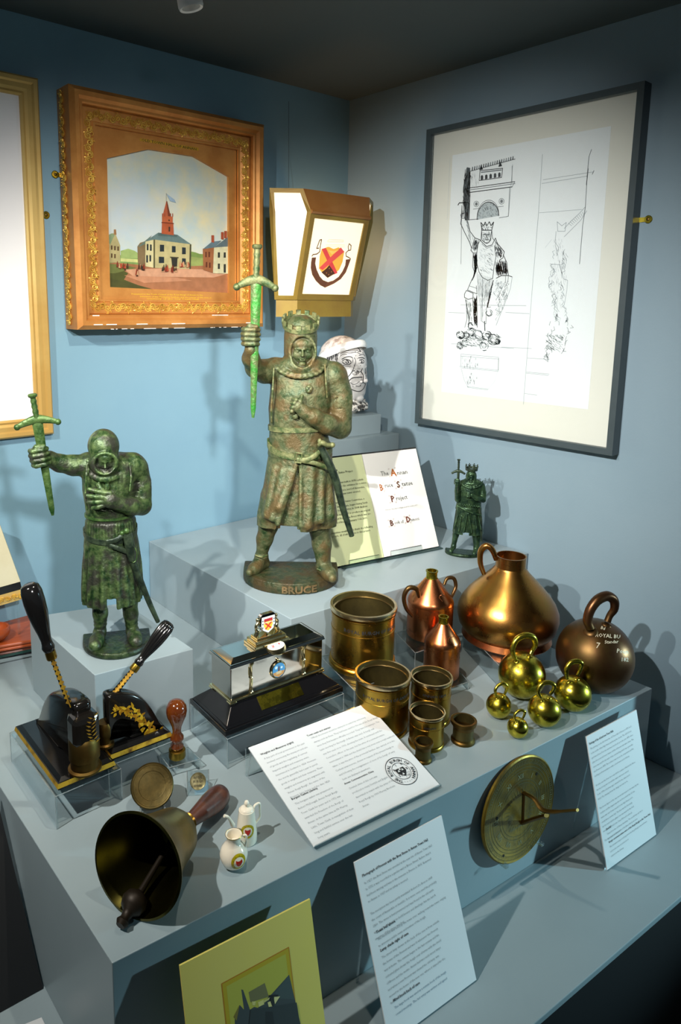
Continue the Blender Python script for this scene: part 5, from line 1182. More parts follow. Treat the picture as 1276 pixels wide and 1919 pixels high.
# collar
for r_, th_ in ((1.0, .0042), (.84, .003)):
    pts = [P(563 + 47 * r_ * cos(a), 678 + 29 * r_ * sin(a), .016 + .036 * max(0, sin(a))) for a in [pi * i / 14 - .35 * 0 for i in range(15)]]; sc.chain(pts, [th_] * 15, .003)
sc.ell(P(563, 684, .018), (.045, .030, .024), .008)
# head: hood with an open face
hc = P(563, 650, .012)
sc.loft([(P(563, 700)[2], hc[0], hc[1] + .002, .030, .030), (P(563, 690)[2], hc[0], hc[1], .034, .034), (P(563, 660)[2], hc[0], hc[1], .0365, .036), (P(563, 630)[2], hc[0], hc[1], .0365, .036), (P(563, 612)[2], hc[0], hc[1], .035, .035)], .006)
sc.ell((hc[0], hc[1] + .002, P(563, 612)[2]), (.0350, .034, .026), .004)
sc.ell((P(567, 660, .04)[0], hc[1] - .038, P(567, 660, .045)[2]), (.0275, .026, .0335), .002, sub=True)
fa = [(P(567, 660, .045)[0] + .0285 * cos(a), hc[1] - .0285 - .002 * sin(a) + .004 * abs(cos(a)), P(567, 660, .045)[2] + .0355 * sin(a)) for a in [2 * pi * i / 26 for i in range(27)]]
sc.chain(fa, [.0026] * 27, .002)
face(sc, f, (P(567, 660, .045)[0], hc[1] - .0275, P(567, 661, .045)[2]), .0265, .0315, 1, down=.10)
# fist round the sword
fc_ = P(470, 631, .09); fist(sc, fc_, .0215, np.array([.02, 0, 1.0]), np.array([1.0, 0, 0]), .003)
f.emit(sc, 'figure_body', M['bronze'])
crown(f, (hc[0], hc[1], P(563, 611, .01)[2]), .0378, .018, 13, M['bronze_part'], 'block', .95, .42)
gx = fc_ + np.array([.008, -.003, 0])
sword(f, P(482, 463, .093), P(480, 524, .093), P(474, 783, .093), .0066, P(516, 530, .09)[0] - P(480, 530, .09)[0], .016, (.0115, .0052), M['bronze_part'], M['bronze_bright'])
zw = P(560, 806, .05)[2]
ring_band(f, TS, lambda a: zw + .002 * cos(a), .0055, .0035, M['bronze_part'], 'waist_belt')
zl0, zl1, zl2 = P(505, 832, .03)[2], P(560, 858, .06)[2], P(618, 842, .03)[2]
def zbelt(a): 
    fr_ = max(0, -sin(a)); return (zl0 if cos(a) < 0 else zl2) * (1 - fr_) + zl1 * fr_ if sin(a) < 0 else (zl0 + zl2) / 2 + (zl2 - zl0) / 2 * cos(a)
ring_band(f, TS[:-1] + SK[1:], zbelt, .0068, .0038, M['bronze_part'], 'hip_belt', grow=1.01)
f.tube([P(560, 862, .067), P(590, 868, .066), P(612, 876, .056), P(630, 884, .04)], [.0055, .005, .005, .005], 'hip_strap', M['bronze_part'], flat=.4, up=UZ)
f.tube([P(556, 862, .064), P(575, 862, .068), P(590, 854, .066), P(600, 845, .058)], [.0058, .006, .006, .0045], 'strap_end', M['bronze_part'], flat=.4, up=UZ)
mb = MB(); 
for a, b in (((553, 848), (566, 850)), ((566, 850), (564, 868)), ((564, 868), (552, 866)), ((552, 866), (553, 848))): mb.tube([f.W(P(*a, .067)), f.W(P(*b, .067))], .0015, 6)
mb.build('buckle', M['bronze_part'], f.t)
f.tube([P(601, 838, .056), P(616, 868, .054), P(629, 900, .05), P(642, 950, .046), P(659, 1004, .042)], [.0105, .0125, .0120, .0100, .0080], 'scabbard', M['bronze_dark_part'], 14, flat=.75)
f.tube([P(597, 834, .06), P(604, 830, .064), P(612, 834, .060), P(622, 834, .056)], [.004, .006, .0055, .004], 'dagger_hilt', M['bronze_part'], 12)
dot(f, P(623, 834, .056), .0062, M['bronze_part'], 'dagger_pommel', (1, 1, 1)); dot(f, P(599, 827, .06), .005, M['bronze_part'], 'dagger_pommel', (1, 1, 1.3))
for pts in ([P(478, 1040, .018), P(490, 1044, .022), P(501, 1040, .012)], [P(594, 1066, .035), P(606, 1070, .042), P(619, 1066, .034)]): f.tube(pts, [.0018] * 3, 'ankle_strap', M['bronze_part'], 8)

# ================================================================== hooded knight on the left
f = Figure(onz(214, 1206, ZS), 'bronze_knight', 'smaller green bronze knight with bowed hood and outstretched sword, on the small left plinth')
P, u = f.P, f.u
zb1 = .012
f.dbase(P(155, 1195)[0], P(281, 1190)[0], .030, -.066, 0, zb1, M['bronze_green'])
sc = Sculpt((P(45, 900)[0], -.115, -.002), (P(282, 900)[0], .075, P(195, 795)[2] + .008), .0017)
sc.chain([P(184, 1085, .0), P(187, 1126, .002), P(188, 1150, .004), P(188, 1178, .002)], [.019, .0155, .0135, .0105], .005)
sc.chain([P(240, 1085, .0), P(242, 1126, .002), P(245, 1150, .004), P(247, 1180, .002)], [.019, .0155, .0135, .0105], .005)
for p0, r_ in ((P(188, 1163, .002), .0125), (P(246, 1163, .002), .0125)):
    for dz in (0, -.007): sc.ell(p0 + UZ * dz, (r_, r_ * .95, .0028), .002)
def foot2(ax0, tx, ty):
    ank = np.array(ax0); ank[2] = max(ank[2], zb1 + .012); toe = np.array([tx, ank[1] - .036, zb1 + .006]); heel = ank + np.array([0, .008, 0]); heel[2] = zb1 + .008
    sc.cap(ank, heel, .0115, .010, .003); sc.chain([heel, (ank * .4 + toe * .6) * np.array([1, 1, 0]) + UZ * (zb1 + .008), toe], [.0105, .0132, .0115], .004); sc.cap(ank, (ank + toe) / 2, .011, .009, .005)
foot2(P(187, 1184, .002), P(177, 1205, .04)[0], 0); foot2(P(248, 1184, .002), P(255, 1205, .04)[0], 0)
def sec(y, x0, x1, ry_, cy=0.0):
    a, b = P(x0, y)[0], P(x1, y)[0]; return (P(205, y)[2], (a + b) / 2, cy, (b - a) / 2, ry_)
TS = [sec(852, 172, 236, .026, -.002), sec(866, 158, 258, .036, -.006), sec(885, 153, 262, .043, -.006), sec(915, 154, 258, .045, -.004), sec(945, 159, 254, .042, 0), sec(968, 161, 252, .040, 0), sec(985, 160, 253, .040, 0), sec(1005, 158, 256, .042, 0), sec(1020, 157, 259, .043, 0)]
SK = [sec(1000, 159, 256, .041, 0), sec(1020, 157, 260, .044, 0), sec(1060, 154, 264, .049, 0), sec(1100, 152.5, 267, .053, 0), sec(1122, 153, 267, .054, 0)]
sc.loft(TS, .005)
def skm(th, Z):
    q = np.clip((P(205, 1008)[2] - Z) / .05, 0, 1); return 1 + q * (.030 * np.sin(22 * th) + .018 * np.sin(13 * th + 1.0))
sc.loft(SK, .003, mod=skm)
sc.cap(P(205, 1060, .056), P(208, 1125, .060), .0015, .006, .002, sub=True); sc.box(P(209, 1124, .01), (.0085, .09, .018), None, .001, .002, sub=True)
sc.box(P(209, 1122, -.02) - UZ * .012, (.07, .1, .008), None, .001, .003, sub=True) if False else None
# gathered cloth between the belts
sc.loft([sec(972, 160, 254, .0415, 0), sec(1000, 158, 257, .043, 0)], .002, mod=lambda th, Z: 1 + .018 * np.sin(46 * th))
# shoulders and arms
sc.ell(P(206, 868, .006), (.048, .034, .018), .010); sc.ell(P(250, 874, .004), (.022, .026, .026), .008); sc.ell(P(165, 870, .006), (.020, .024, .022), .008)
sc.chain([P(166, 872, .008), P(138, 872, .014), P(112, 868, .020)], [.0195, .018, .0155], .006); sc.chain([P(112, 868, .020), P(92, 860, .030), P(84, 856, .036)], [.0155, .0135, .0115], .005)
sc.chain([P(256, 878, .0), P(264, 912, .002), P(266, 946, .010)], [.0215, .0200, .0175], .007)
sc.chain([P(265, 948, .012), P(246, 950, .036), P(226, 945, .050)], [.0175, .0155, .0120], .005)
for a, b in (((252, 905, .03), (266, 900, .012)), ((250, 920, .03), (268, 918, .014)), ((252, 932, .034), (270, 934, .014))): sc.cap(P(*a), P(*b), .0014, .001, .002, sub=True)
open_hand(sc, P(226, 945, .052), P(207, 938, .058), [P(167, 917, .052), P(164, 929, .053), P(166, 941, .053), P(174, 952, .052), P(184, 908, .052)], .0145, .0045, .002)
# tabard straps and folds
for pts in ([(163, 862, .040), (162, 890, .046), (160, 925, .044), (163, 955, .04)], [(243, 868, .040), (246, 895, .044), (243, 920, .046)]): sc.chain([P(*p) for p in pts], [.002] * len(pts), .002)
for i, x in enumerate((172, 222, 230, 237)): sc.chain([P(x, 892, .046), P(x + 1, 925, .048)], [.0012, .001], .0015, sub=True)
for i in range(5): sc.cap(P(172 + i * 14, 952 + 3 * sin(i), .046), P(184 + i * 14, 960 - 2 * sin(i), .047), .0016, .001, .002)
sc.ell(P(201, 912, .052), (.0045, .003, .0085), .001)
# hood, bowed
hc = P(194, 836, .030)
sc.ell(hc, (.0275, .031, .031), .004); sc.ell(P(196, 866, .040), (.0255, .028, .026), .006); sc.chain([P(196, 868, .02), P(199, 888, .016)], [.026, .030], .008)
fcx = P(197, 869, .062)
sc.ell((fcx[0], fcx[1] - .004, fcx[2] - .001), (.0185, .017, .0190), .002, sub=True)
fa = [(fcx[0] + .0200 * cos(a), fcx[1] + .004 + .010 * (sin(a) < 0) * abs(sin(a)) - .004 * max(0, sin(a)), fcx[2] + (.0185 if sin(a) > 0 else .0235) * sin(a)) for a in [2 * pi * i / 24 for i in range(25)]]
sc.chain(fa, [.0026] * 25, .002)
face(sc, f, (fcx[0], fcx[1] + .005, fcx[2] - .001), .0165, .0195, 1, down=.35, nose=1.15)
for r_, th_ in ((1.0, .0036), (.86, .0028)):
    pts = [P(197 + 34 * r_ * cos(a), 873 + 27 * r_ * sin(a), .020 + .032 * max(0, sin(a))) for a in [pi * i / 14 for i in range(15)]]; sc.chain(pts, [th_] * 15, .003)
fc_ = P(75, 856, .042); fist(sc, fc_, .0185, np.array([-.15, 0, 1.0]), np.array([1.0, 0, 0]), .003)
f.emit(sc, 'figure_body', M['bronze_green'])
sword(f, P(61, 742, .047), P(69, 786, .046), P(99, 966, .040), .0048, .0335, .009, (.0090, .0044), M['bronze_green_part'], M['bronze_green_part'])
zw = P(205, 974, .04)[2]; ring_band(f, TS, lambda a: zw, .0022, .0025, M['bronze_green_part'], 'waist_cord')
z0_, z1_, z2_ = P(160, 1000, .02)[2], P(200, 1018, .045)[2], P(256, 992, .02)[2]
def zbelt(a):
    fr_ = max(0, -sin(a)); return ((z0_ if cos(a) < 0 else z2_) * (1 - fr_) + z1_ * fr_) if sin(a) < 0 else (z0_ + z2_) / 2 + (z2_ - z0_) / 2 * cos(a)
ring_band(f, TS, zbelt, .0046, .0030, M['bronze_dark_part'], 'sword_belt', grow=1.02)
f.tube([P(205, 1022, .052), P(222, 1028, .052), P(238, 1034, .048)], [.0045] * 3, 'hip_strap', M['bronze_dark_part'], flat=.4, up=UZ)
f.tube([P(200, 1016, .052), P(218, 1012, .055), P(234, 1000, .052)], [.0045, .0048, .004], 'strap_end', M['bronze_dark_part'], flat=.4, up=UZ)
f.tube([P(238, 1000, .050), P(243, 1022, .050), P(247, 1050, .048)], [.0085, .009, .006], 'dagger_sheath', M['bronze_dark_part'], 12)
dot(f, P(237, 995, .052), .0055, M['bronze_green_part'], 'dagger_pommel', (1, 1, 1)); dot(f, P(229, 999, .053), .0045, M['bronze_green_part'], 'dagger_pommel', (1, 1, 1))
f.tube([P(246, 1045, .046), P(262, 1085, .040), P(280, 1130, .030), P(296, 1165, .022)], [.0062, .0058, .0052, .0042], 'scabbard', M['bronze_dark_part'], 12)
mb = MB(); pts = [P(250 + 7 * cos(a), 1040 + 14 * sin(a), .052) for a in [2 * pi * i / 16 for i in range(16)]]; mb.tube([f.W(p) for p in pts], .0011, 6, closed=True); mb.build('scabbard_ring', M['bronze_green_part'], f.t, smooth=60)

# ================================================================== little crowned figurine
f = Figure(onz(868, 1040, ZM), 'bronze_figurine', 'smallest dark bronze king figurine with crown and small sword, beside the open book')
P, u = f.P, f.u
k_ = f.k; zb1 = .009
f.dbase(P(834, 1030)[0], P(903, 1030)[0], .022, -.024, 0, zb1, M['bronze_dark'])
sc = Sculpt((P(846, 900)[0], -.052, -.001), (P(912, 900)[0], .036, P(883, 868)[2] + .004), .00095)
sc.chain([P(858, 985, 0), P(854, 1002, 0), P(850, 1022, .002)], [.0095, .0078, .0058], .003); sc.chain([P(892, 985, 0), P(893, 1005, 0), P(893, 1026, .004)], [.012, .0105, .0078], .003)
for a, tx in ((P(850, 1022, .002), 845), (P(892, 1026, .004), 889)):
    a = np.array(a); a[2] = max(zb1 + .006, a[2]); toe = np.array([P(tx, 1030, .02)[0], a[1] - .016, zb1 + .004]); sc.cap(a, a - UZ * .004, .0065, .0065, .002); sc.cap(a - UZ * .002, toe, .0062, .0048, .002)
def sec(y, x0, x1, ry_, cy=0.0):
    a, b = P(x0, y)[0], P(x1, y)[0]; return (P(878, y)[2], (a + b) / 2, cy, (b - a) / 2, ry_)
sc.loft([sec(897, 872, 896, .012), sec(905, 862, 905, .017), sec(920, 858, 904, .019), sec(940, 856, 902, .019), sec(955, 853, 902, .020)], .003)
sc.loft([sec(950, 855, 901, .020), sec(975, 851, 903, .023), sec(999, 847.5, 904.5, .025)], .002, mod=lambda th, Z: 1 + .035 * np.sin(7 * th + 1) + .02 * np.sin(13 * th))
sc.cap(P(876, 962, .025), P(872, 1000, .03), .0010, .006, .0015, sub=True); sc.box(P(873, 999, .01), (.0075, .05, .005), None, .0005, .001, sub=True)
sc.cap(P(876, 962, .022), P(869, 998, .026), .0016, .0018, .001); sc.cap(P(878, 962, .022), P(884, 998, .026), .0016, .0018, .001)
sc.ell(P(884, 905, .003), (.026, .016, .010), .004)
sc.chain([P(866, 906, .002), P(860, 922, .004), P(858, 936, .008)], [.0085, .0085, .0078], .003); sc.chain([P(858, 934, .010), P(857, 920, .018), P(857, 908, .022)], [.0078, .007, .0055], .002)
sc.chain([P(902, 910, 0), P(905, 925, .002), P(905, 936, .006)], [.0088, .0088, .0078], .003); sc.chain([P(905, 936, .008), P(893, 934, .020), P(884, 928, .024)], [.008, .0072, .0055], .002)
fist(sc, P(878, 927, .025), .0068, UZ, np.array([-1.0, 0, 0]), .0012); fist(sc, P(856.5, 903, .023), .0078, UZ, np.array([1.0, 0, 0]), .0012)
for r_ in (1.0, .8): sc.chain([P(884 + 20 * r_ * cos(a), 902 + 13 * r_ * sin(a), .006 + .014 * max(0, sin(a))) for a in [pi * i / 10 for i in range(11)]], [.0016] * 11, .001)
hc = P(883, 893, .006); sc.ell(hc, (.0135, .0135, .0185), .002); sc.ell((hc[0], hc[1] - .013, hc[2] - .001), (.0095, .0085, .0135), .001, sub=True)
face(sc, f, (hc[0], hc[1] - .0085, hc[2] - .001), .0088, .0125, 1, down=.1)
for i in range(9): sc.cap(P(862 + i * 4.4, 944 + i * .6, .021), P(865 + i * 4.4, 948 + i * .4, .022), .0016, .0012, .0006)
sc.chain([P(857, 948, .021), P(872, 956, .025), P(886, 962, .024), P(901, 966, .018)], [.0022] * 4, .001)
for a, b in (((858, 965), (851, 990)), ((864, 968), (860, 995)), ((890, 965), (893, 990)), ((897, 968), (901, 992))): sc.cap(P(*a, .02), P(*b, .024), .0010, .0022, .0015)
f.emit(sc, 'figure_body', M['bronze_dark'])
crown(f, (hc[0], hc[1], P(883, 881, .006)[2]), .0142, .0135, 8, M['bronze_dark_part'], 'fleur', .95, .05)
sword(f, P(859.7, 862, .026), P(859, 882.5, .026), P(857.5, 925, .026), .0026, .0145, .006, (.0034, .0024), M['bronze_dark_part'], M['bronze_dark_part'])
f.tube([P(898, 952, .016), P(901, 975, .014), P(902, 1015, .008)], [.0035, .0035, .0026], 'scabbard', M['bronze_dark_part'], 10)

# ================================================================== black and white bust
bc = (aL + aR) / 2 + np.array([.035, .035, 0]); bc = onz(655, 776, ZA); bc = bc + nrm([bc[0], bc[1], 0]) * .045
f = Figure((bc[0], bc[1], ZA), 'portrait_bust', 'black and white patterned head of an old man with a headband, behind the large statue')
P, u = f.P, f.u; k_ = f.k
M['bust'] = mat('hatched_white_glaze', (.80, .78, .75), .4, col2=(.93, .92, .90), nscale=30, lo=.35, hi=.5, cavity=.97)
M['bust_dark'] = mat('speckled_collar', (.05, .045, .04), .4, col2=(.75, .73, .68), nscale=95, lo=.46, hi=.56, coat=.2)
M['bust_hair'] = mat('striped_brown_hair', (.34, .27, .24), .45, col2=(.75, .70, .66), nscale=50, lo=.4, hi=.56, stretch=(1, 1, .25), coat=.2)
hc = P(645, 695, 0); Rh = 47 * k_
yawb = .86; cy_, sy_ = cos(yawb), sin(yawb)
# head frame: face looks right of the viewer and towards him
hf = np.array([sy_, -cy_, 0]); hr = np.array([cy_, sy_, 0]); fwd = hf
rotH = np.array([hr, -hf, UZ])
sc = Sculpt(hc - np.array([.085, .085, .095]), hc + np.array([.085, .085, .085]), .00135)
H = lambda x, z, y: hc + hr * x * k_ + UZ * z * k_ + hf * y * k_
sc.ell(H(0, 14, -6), (40 * k_, 50 * k_, 46 * k_), .004, rot=rotH); sc.ell(H(0, -14, 12), (33 * k_, 34 * k_, 46 * k_), .006, rot=rotH); sc.ell(H(0, -36, 24), (24 * k_, 20 * k_, 18 * k_), .006, rot=rotH)
sc.chain([H(0, -30, -4), H(0, -66, -4)], [25 * k_, 29 * k_], .006)
w_ = 29 * k_; hh_ = 50 * k_; cF = H(0, -8, 30)
q = lambda x, z, y=0: cF + hr * x * w_ + UZ * z * hh_ + hf * y * w_
for s_ in (-1, 1):
    sc.ell(q(.42 * s_, .16, .28), (w_ * .27, w_ * .2, hh_ * .10), w_ * .06, sub=True, rot=rotH); sc.ell(q(.42 * s_, .14, .12), (w_ * .19, w_ * .16, hh_ * .085), w_ * .03, rot=rotH)
    sc.chain([q(.16 * s_, .17, .30), q(.42 * s_, .225, .30), q(.68 * s_, .13, .12)], [w_ * .05, w_ * .055, w_ * .045], w_ * .03); sc.chain([q(.20 * s_, .08, .30), q(.44 * s_, .045, .28), q(.66 * s_, .09, .12)], [w_ * .045, w_ * .045, w_ * .04], w_ * .03)
    sc.chain([q(.10 * s_, .31, .36), q(.42 * s_, .36, .30), q(.76 * s_, .26, .04)], [w_ * .09, w_ * .10, w_ * .07], w_ * .06)
    sc.chain([q(.20 * s_, -.17, .40), q(.42 * s_, -.38, .22), q(.44 * s_, -.60, .10)], [w_ * .045] * 3, w_ * .05, sub=True)
    sc.ell(q(.62 * s_, -.12, .06), (w_ * .22, w_ * .16, hh_ * .15), w_ * .1, rot=rotH); sc.ell(q(.16 * s_, -.165, .50), (w_ * .11, w_ * .13, hh_ * .06), w_ * .04, rot=rotH)
    sc.chain([q(.80 * s_, .62, -.1), q(.98 * s_, .2, -.25), q(.92 * s_, -.3, -.25), q(.62 * s_, -.80, .0), q(0, -1.02, .22)], [w_ * .05] * 5, w_ * .03, sub=True)
for z_ in (.50, .60, .70): sc.chain([q(-.6, z_, .10), q(-.2, z_ + .02, .30), q(.25, z_ - .01, .30), q(.62, z_, .08)], [w_ * .035] * 4, w_ * .03, sub=True)
sc.chain([q(-.80, .62, -.1), q(-.4, .86, .1), q(0, .92, .2), q(.4, .86, .1), q(.80, .62, -.1)], [w_ * .055] * 5, w_ * .02, sub=True)
sc.chain([q(0, .26, .40), q(0, .02, .56), q(0, -.12, .74)], [w_ * .10, w_ * .115, w_ * .15], w_ * .06)
sc.chain([q(-.34, -.44, .24), q(0, -.385, .40), q(.34, -.44, .24)], [w_ * .055] * 3, w_ * .03); sc.chain([q(-.38, -.49, .22), q(0, -.44, .42), q(.38, -.49, .22)], [w_ * .035] * 3, w_ * .015, sub=True); sc.chain([q(-.26, -.53, .26), q(0, -.50, .38), q(.26, -.53, .26)], [w_ * .07] * 3, w_ * .03)
sc.ell(q(0, -.78, .32), (w_ * .30, w_ * .2, hh_ * .13), w_ * .08, rot=rotH); sc.cap(q(-.2, -.64, .34), q(.2, -.64, .34), w_ * .03, w_ * .03, w_ * .04, sub=True)
rnd = random.Random(5)
for i in range(34):
    a = rnd.choice((-1, 1)); x, z_ = a * rnd.uniform(.15, .7), rnd.uniform(-.75, .6); sc.cap(q(x, z_, .30 - .3 * abs(x)), q(x + rnd.uniform(-.12, .12), z_ + rnd.uniform(-.03, .03), .30 - .3 * abs(x)), w_ * .018, w_ * .018, w_ * .02, sub=True)
bust_head = f.emit(sc, 'head', M['bust'])
from mathutils.bvhtree import BVHTree
_me = bust_head.data; _bv = BVHTree.FromPolygons([v.co.copy() for v in _me.vertices], [tuple(p.vertices) for p in _me.polygons])
ink = MB()
def inkline(pts, w):          # line drawn on the glaze, given where it shows in the photo
    out = []
    for x, y in pts:
        d = Vector(ray(580 + x / 7.975, 620 + y / 7.975)).normalized(); h = _bv.ray_cast(Vector(EYE - f.o), d)
        if h[0] is None:
            if len(out) > 1: ink.tube(out, w, 5)
            out = []; continue
        out.append(np.array(h[0]) + f.o - np.array(d) * .0003)
    if len(out) > 1: ink.tube(out, w, 5)
def dense(pts): return [tuple(p) for p in spline([np.array(p, float) for p in pts], 5)] if len(pts) > 2 else [(pts[0][0] + (pts[1][0] - pts[0][0]) * i / 4, pts[0][1] + (pts[1][1] - pts[0][1]) * i / 4) for i in range(5)]
LN = [([(405, 490), (415, 400), (450, 300), (520, 235), (620, 215), (700, 235), (760, 300)], 8), ([(400, 490), (430, 500), (480, 495)], 7), ([(500, 780), (560, 830), (650, 885), (740, 905), (800, 870), (838, 790)], 9),
      ([(490, 450), (530, 425), (590, 435), (620, 470), (590, 505), (530, 500), (490, 465)], 7), ([(480, 425), (540, 395), (600, 385), (640, 400)], 8), ([(545, 440), (575, 450), (580, 480), (550, 482), (540, 460)], 9),
      ([(730, 405), (780, 400), (820, 415)], 9), ([(740, 440), (780, 425), (810, 450), (800, 480), (755, 480)], 7), ([(765, 445), (785, 460), (770, 475)], 8), ([(670, 400), (690, 460), (665, 540), (650, 590), (690, 610)], 6), ([(700, 600), (740, 615), (770, 605), (790, 560)], 7),
      ([(655, 570), (615, 640), (570, 700), (560, 750)], 8), ([(770, 610), (800, 660), (805, 730), (790, 780)], 8), ([(590, 745), (640, 705), (720, 695), (790, 690)], 8), ([(610, 770), (650, 800), (700, 790), (740, 760)], 5), ([(500, 510), (560, 530), (620, 525)], 5), ([(450, 350), (520, 320), (600, 330), (700, 320), (760, 350)], 5), ([(520, 290), (600, 300), (720, 290)], 5), ([(455, 380), (500, 350), (560, 350)], 5), ([(640, 400), (650, 440), (640, 480)], 5), ([(690, 820), (740, 830), (770, 800)], 5), ([(830, 560), (845, 640), (840, 720)], 6), ([(740, 370), (800, 350), (825, 380)], 6)]
for pts, w in LN: inkline(dense(pts), w * .00016)
rr_ = random.Random(8)
for i in range(46):
    x = rr_.uniform(180, 420); y0_ = 400 - (x - 180) * .35 + rr_.uniform(-30, 20); inkline(dense([(x, y0_), (x + rr_.uniform(-8, 8), y0_ + rr_.uniform(60, 130))]), .0009)
for i in range(60):
    x, y = rr_.uniform(440, 800), rr_.uniform(260, 860); inkline([(x, y), (x + rr_.uniform(-14, 14), y + rr_.uniform(2, 16))], .0006)
ink.build('inked_lines', M['ink'], f.t, kind='stuff', label='black drawn lines of the face')
# headband, hair cap, mail collar, neck base
tl = nrm(np.array([0, 0, 1.0]) - .0 * hf); bn = nrm(UZ * 1.0 - hf * .42)
Wb = lambda p: f.W(p)
hw = f.R.T @ hf; hrw = f.R.T @ hr; bnw = f.R.T @ bn
mb = MB(); cb = f.W(H(0, 34, -6)); pts = []
for i in range(48):
    a = 2 * pi * i / 48; pts.append(cb + hrw * cos(a) * 38.5 * k_ + nrm(np.cross(bnw, hrw)) * sin(a) * 48.5 * k_)
mb.tube(pts, 7.0 * k_, 10, flat=.40, up=bnw, closed=True); mb.build('headband', M['ivory'], f.t, smooth=50)
mb = MB(); cap_ = Sculpt(H(0, 40, -6) - .065, H(0, 40, -6) + .065, .0016); cap_.ell(H(0, 20, -7), (38.5 * k_, 48 * k_, 45 * k_), 0, rot=rotH); cap_.box(H(0, 22 - 60, -6), (.2, .2, 62 * k_), np.array([hr, nrm(np.cross(bn, hr)), bn]), 0, 0, sub=True)
f.emit(cap_, 'hair', M['bust_hair'])
sc = Sculpt(H(0, -84, 0) - np.array([.075, .075, .02]), H(0, -40, 0) + np.array([.075, .075, .02]), .0016)
zz0 = H(0, -74, 0)[2]; zz1 = H(0, -46, 0)[2]
sc.loft([(zz0, hc[0], hc[1], 33 * k_, 33 * k_), (zz0 + 8 * k_, hc[0] + 2 * k_, hc[1], 46 * k_, 42 * k_), (zz0 + 16 * k_, hc[0], hc[1], 42 * k_, 40 * k_), (zz1, hc[0], hc[1], 30 * k_, 30 * k_)], 0, mod=lambda th, Z: 1 + .02 * np.sin(30 * th + Z * 900))
for a in [2 * pi * i / 22 for i in range(22)]:
    for j, (zz, rr) in enumerate(((zz0 + 6 * k_, 44), (zz0 + 13 * k_, 43), (zz0 + 20 * k_, 38))): sc.ell((hc[0] + cos(a + j * .14) * rr * k_, hc[1] + sin(a + j * .14) * rr * k_ * .95, zz), (.0052, .0052, .0045), .001)
f.emit(sc, 'mail_collar', M['bust_dark'])
zq = H(0, -70, 0)[2]
MB().lathe(f.W((hc[0], hc[1], .0005)), [(28 * k_, 0), (29.5 * k_, .002), (32 * k_, zq * .95), (30 * k_, zq)], UZ, 40).build('neck_base', M['china'], f.t, smooth=40)
# ------------------------------------------------------------------ text cards
def plane_from(p0, U, tilt, fwd):      # U along the lower edge, leaning back from fwd by tilt
    U = nrm(U); B = np.array([-U[1], U[0], 0.0]); V = B * sin(tilt) + UZ * cos(tilt); return U, V, nrm(np.cross(U, V))
BODY = (150, 156, 160); HEAD = (40, 44, 48)
def card(name, label, TLp, TRp, BRp, BLp, z0, tilt, th, matf, cat='text card', over=None):
    bl = onz(*BLp, z0); br = onz(*BRp, z0); U, V, N = plane_from(bl, br - bl, tilt, None)
    if np.dot(N, EYE - bl) < 0: N = -N
    tl = onpl(*TLp, bl, N); tr = onpl(*TRp, bl, N); W = float(np.dot(br - bl, U) + np.dot(tr - tl, U)) / 2; H = float((np.dot(tl - bl, V) + np.dot(tr - bl, V)) / 2)
    off = float(np.dot(tl - bl, U) + np.dot(tr - br, U)) / 4
    o = bl + U * off * .9
    t = thing(name, o, label, cat)
    MB().box(o + U * W / 2 + V * H / 2 - N * th / 2, U * W / 2, V * H / 2, N * th / 2).build('printed_sheet' if cat == 'text card' else 'backing_board', matf, t)
    return t, Flat(o, U, V, N, base=.0003), W, H, o, U, V, N
def lines(fl, x0, y0, dy, ls, size, w_full, col=BODY, bold=.0):
    for i, s_ in enumerate(ls):
        if not s_: continue
        vs, fs, w = text2d(s_, bold, 1); fl.text(s_, (x0, y0 - dy * i), size, col, bold, width=min(w * size * .98, w_full), layer=3)
def leg_prop(t, o, U, V, N, W, H, z0, ht=.8, back=.05):
    b = o + V * H * ht - N * .002; foot_ = np.array([b[0] - N[0] * back, b[1] - N[1] * back, z0 + .001])
    for u in (.12, .88):
        MB().prism([b + U * W * u, b + U * (W * u + .004), foot_ + U * (W * u + .004), foot_ + U * W * u], -N * .002).build('prop_strut', M['acrylic'], t)
# card lying on a clear slope, centre
Z1 = ZT + .0055
bl = onz(588, 1588, Z1); br = onz(818, 1475, Z1); tl = onz(467, 1402, .858); tr = onz(694, 1316, .858)
U = nrm((br - bl) + (tr - tl)); vv = ((tl - bl) + (tr - br)) / 2; V = nrm(vv - U * np.dot(vv, U)); N = nrm(np.cross(U, V)); W = (np.linalg.norm(br - bl) + np.linalg.norm(tr - tl)) / 2; H = float(np.dot(vv, V)); o = bl
t = thing('text_card', o, 'widest white text card, with a round seal, on a clear slope on the big plinth', 'text card')
MB().box(o + U * W / 2 + V * H / 2 + N * .0006, U * W / 2, V * H / 2, N * .0010).build('printed_sheet', M['paper'], t)
fl = Flat(o + N * .0016, U, V, N, base=.0003)
kx, ky = W / .262, H / .198
def uvq(px, py): return fl.uv(px, py)
def head(fl, a, b, s_, size, col=HEAD):
    A = fl.uv(*a); B = fl.uv(*b); fl.text(s_, A, size, col, .018, width=float(B[0] - A[0]), layer=4)
head(fl, (489, 1416), (549, 1390), 'Weights and Measures (right)', .0052)
A = uvq(495, 1423)
lines(fl, A[0], A[1] - .001, .0091 * ky, ['A key part of local government in the past', 'involved overseeing the transport and sale', 'of goods and the regulating of correct', 'Imperial weights and measures were', 'determined in Scotland in 1824. However,', 'the words generally had a past in parish', 'goods in weights and their measures. These', 'weights and measures are engraved with', "'Annan Royal Burgh', the name of the", "Provost, John Irving, and the date 1824."], .0050, .083 * kx)
head(fl, (547, 1500), (595, 1478), 'Burgess Casket (centre)', .0052)
A = uvq(553, 1508)
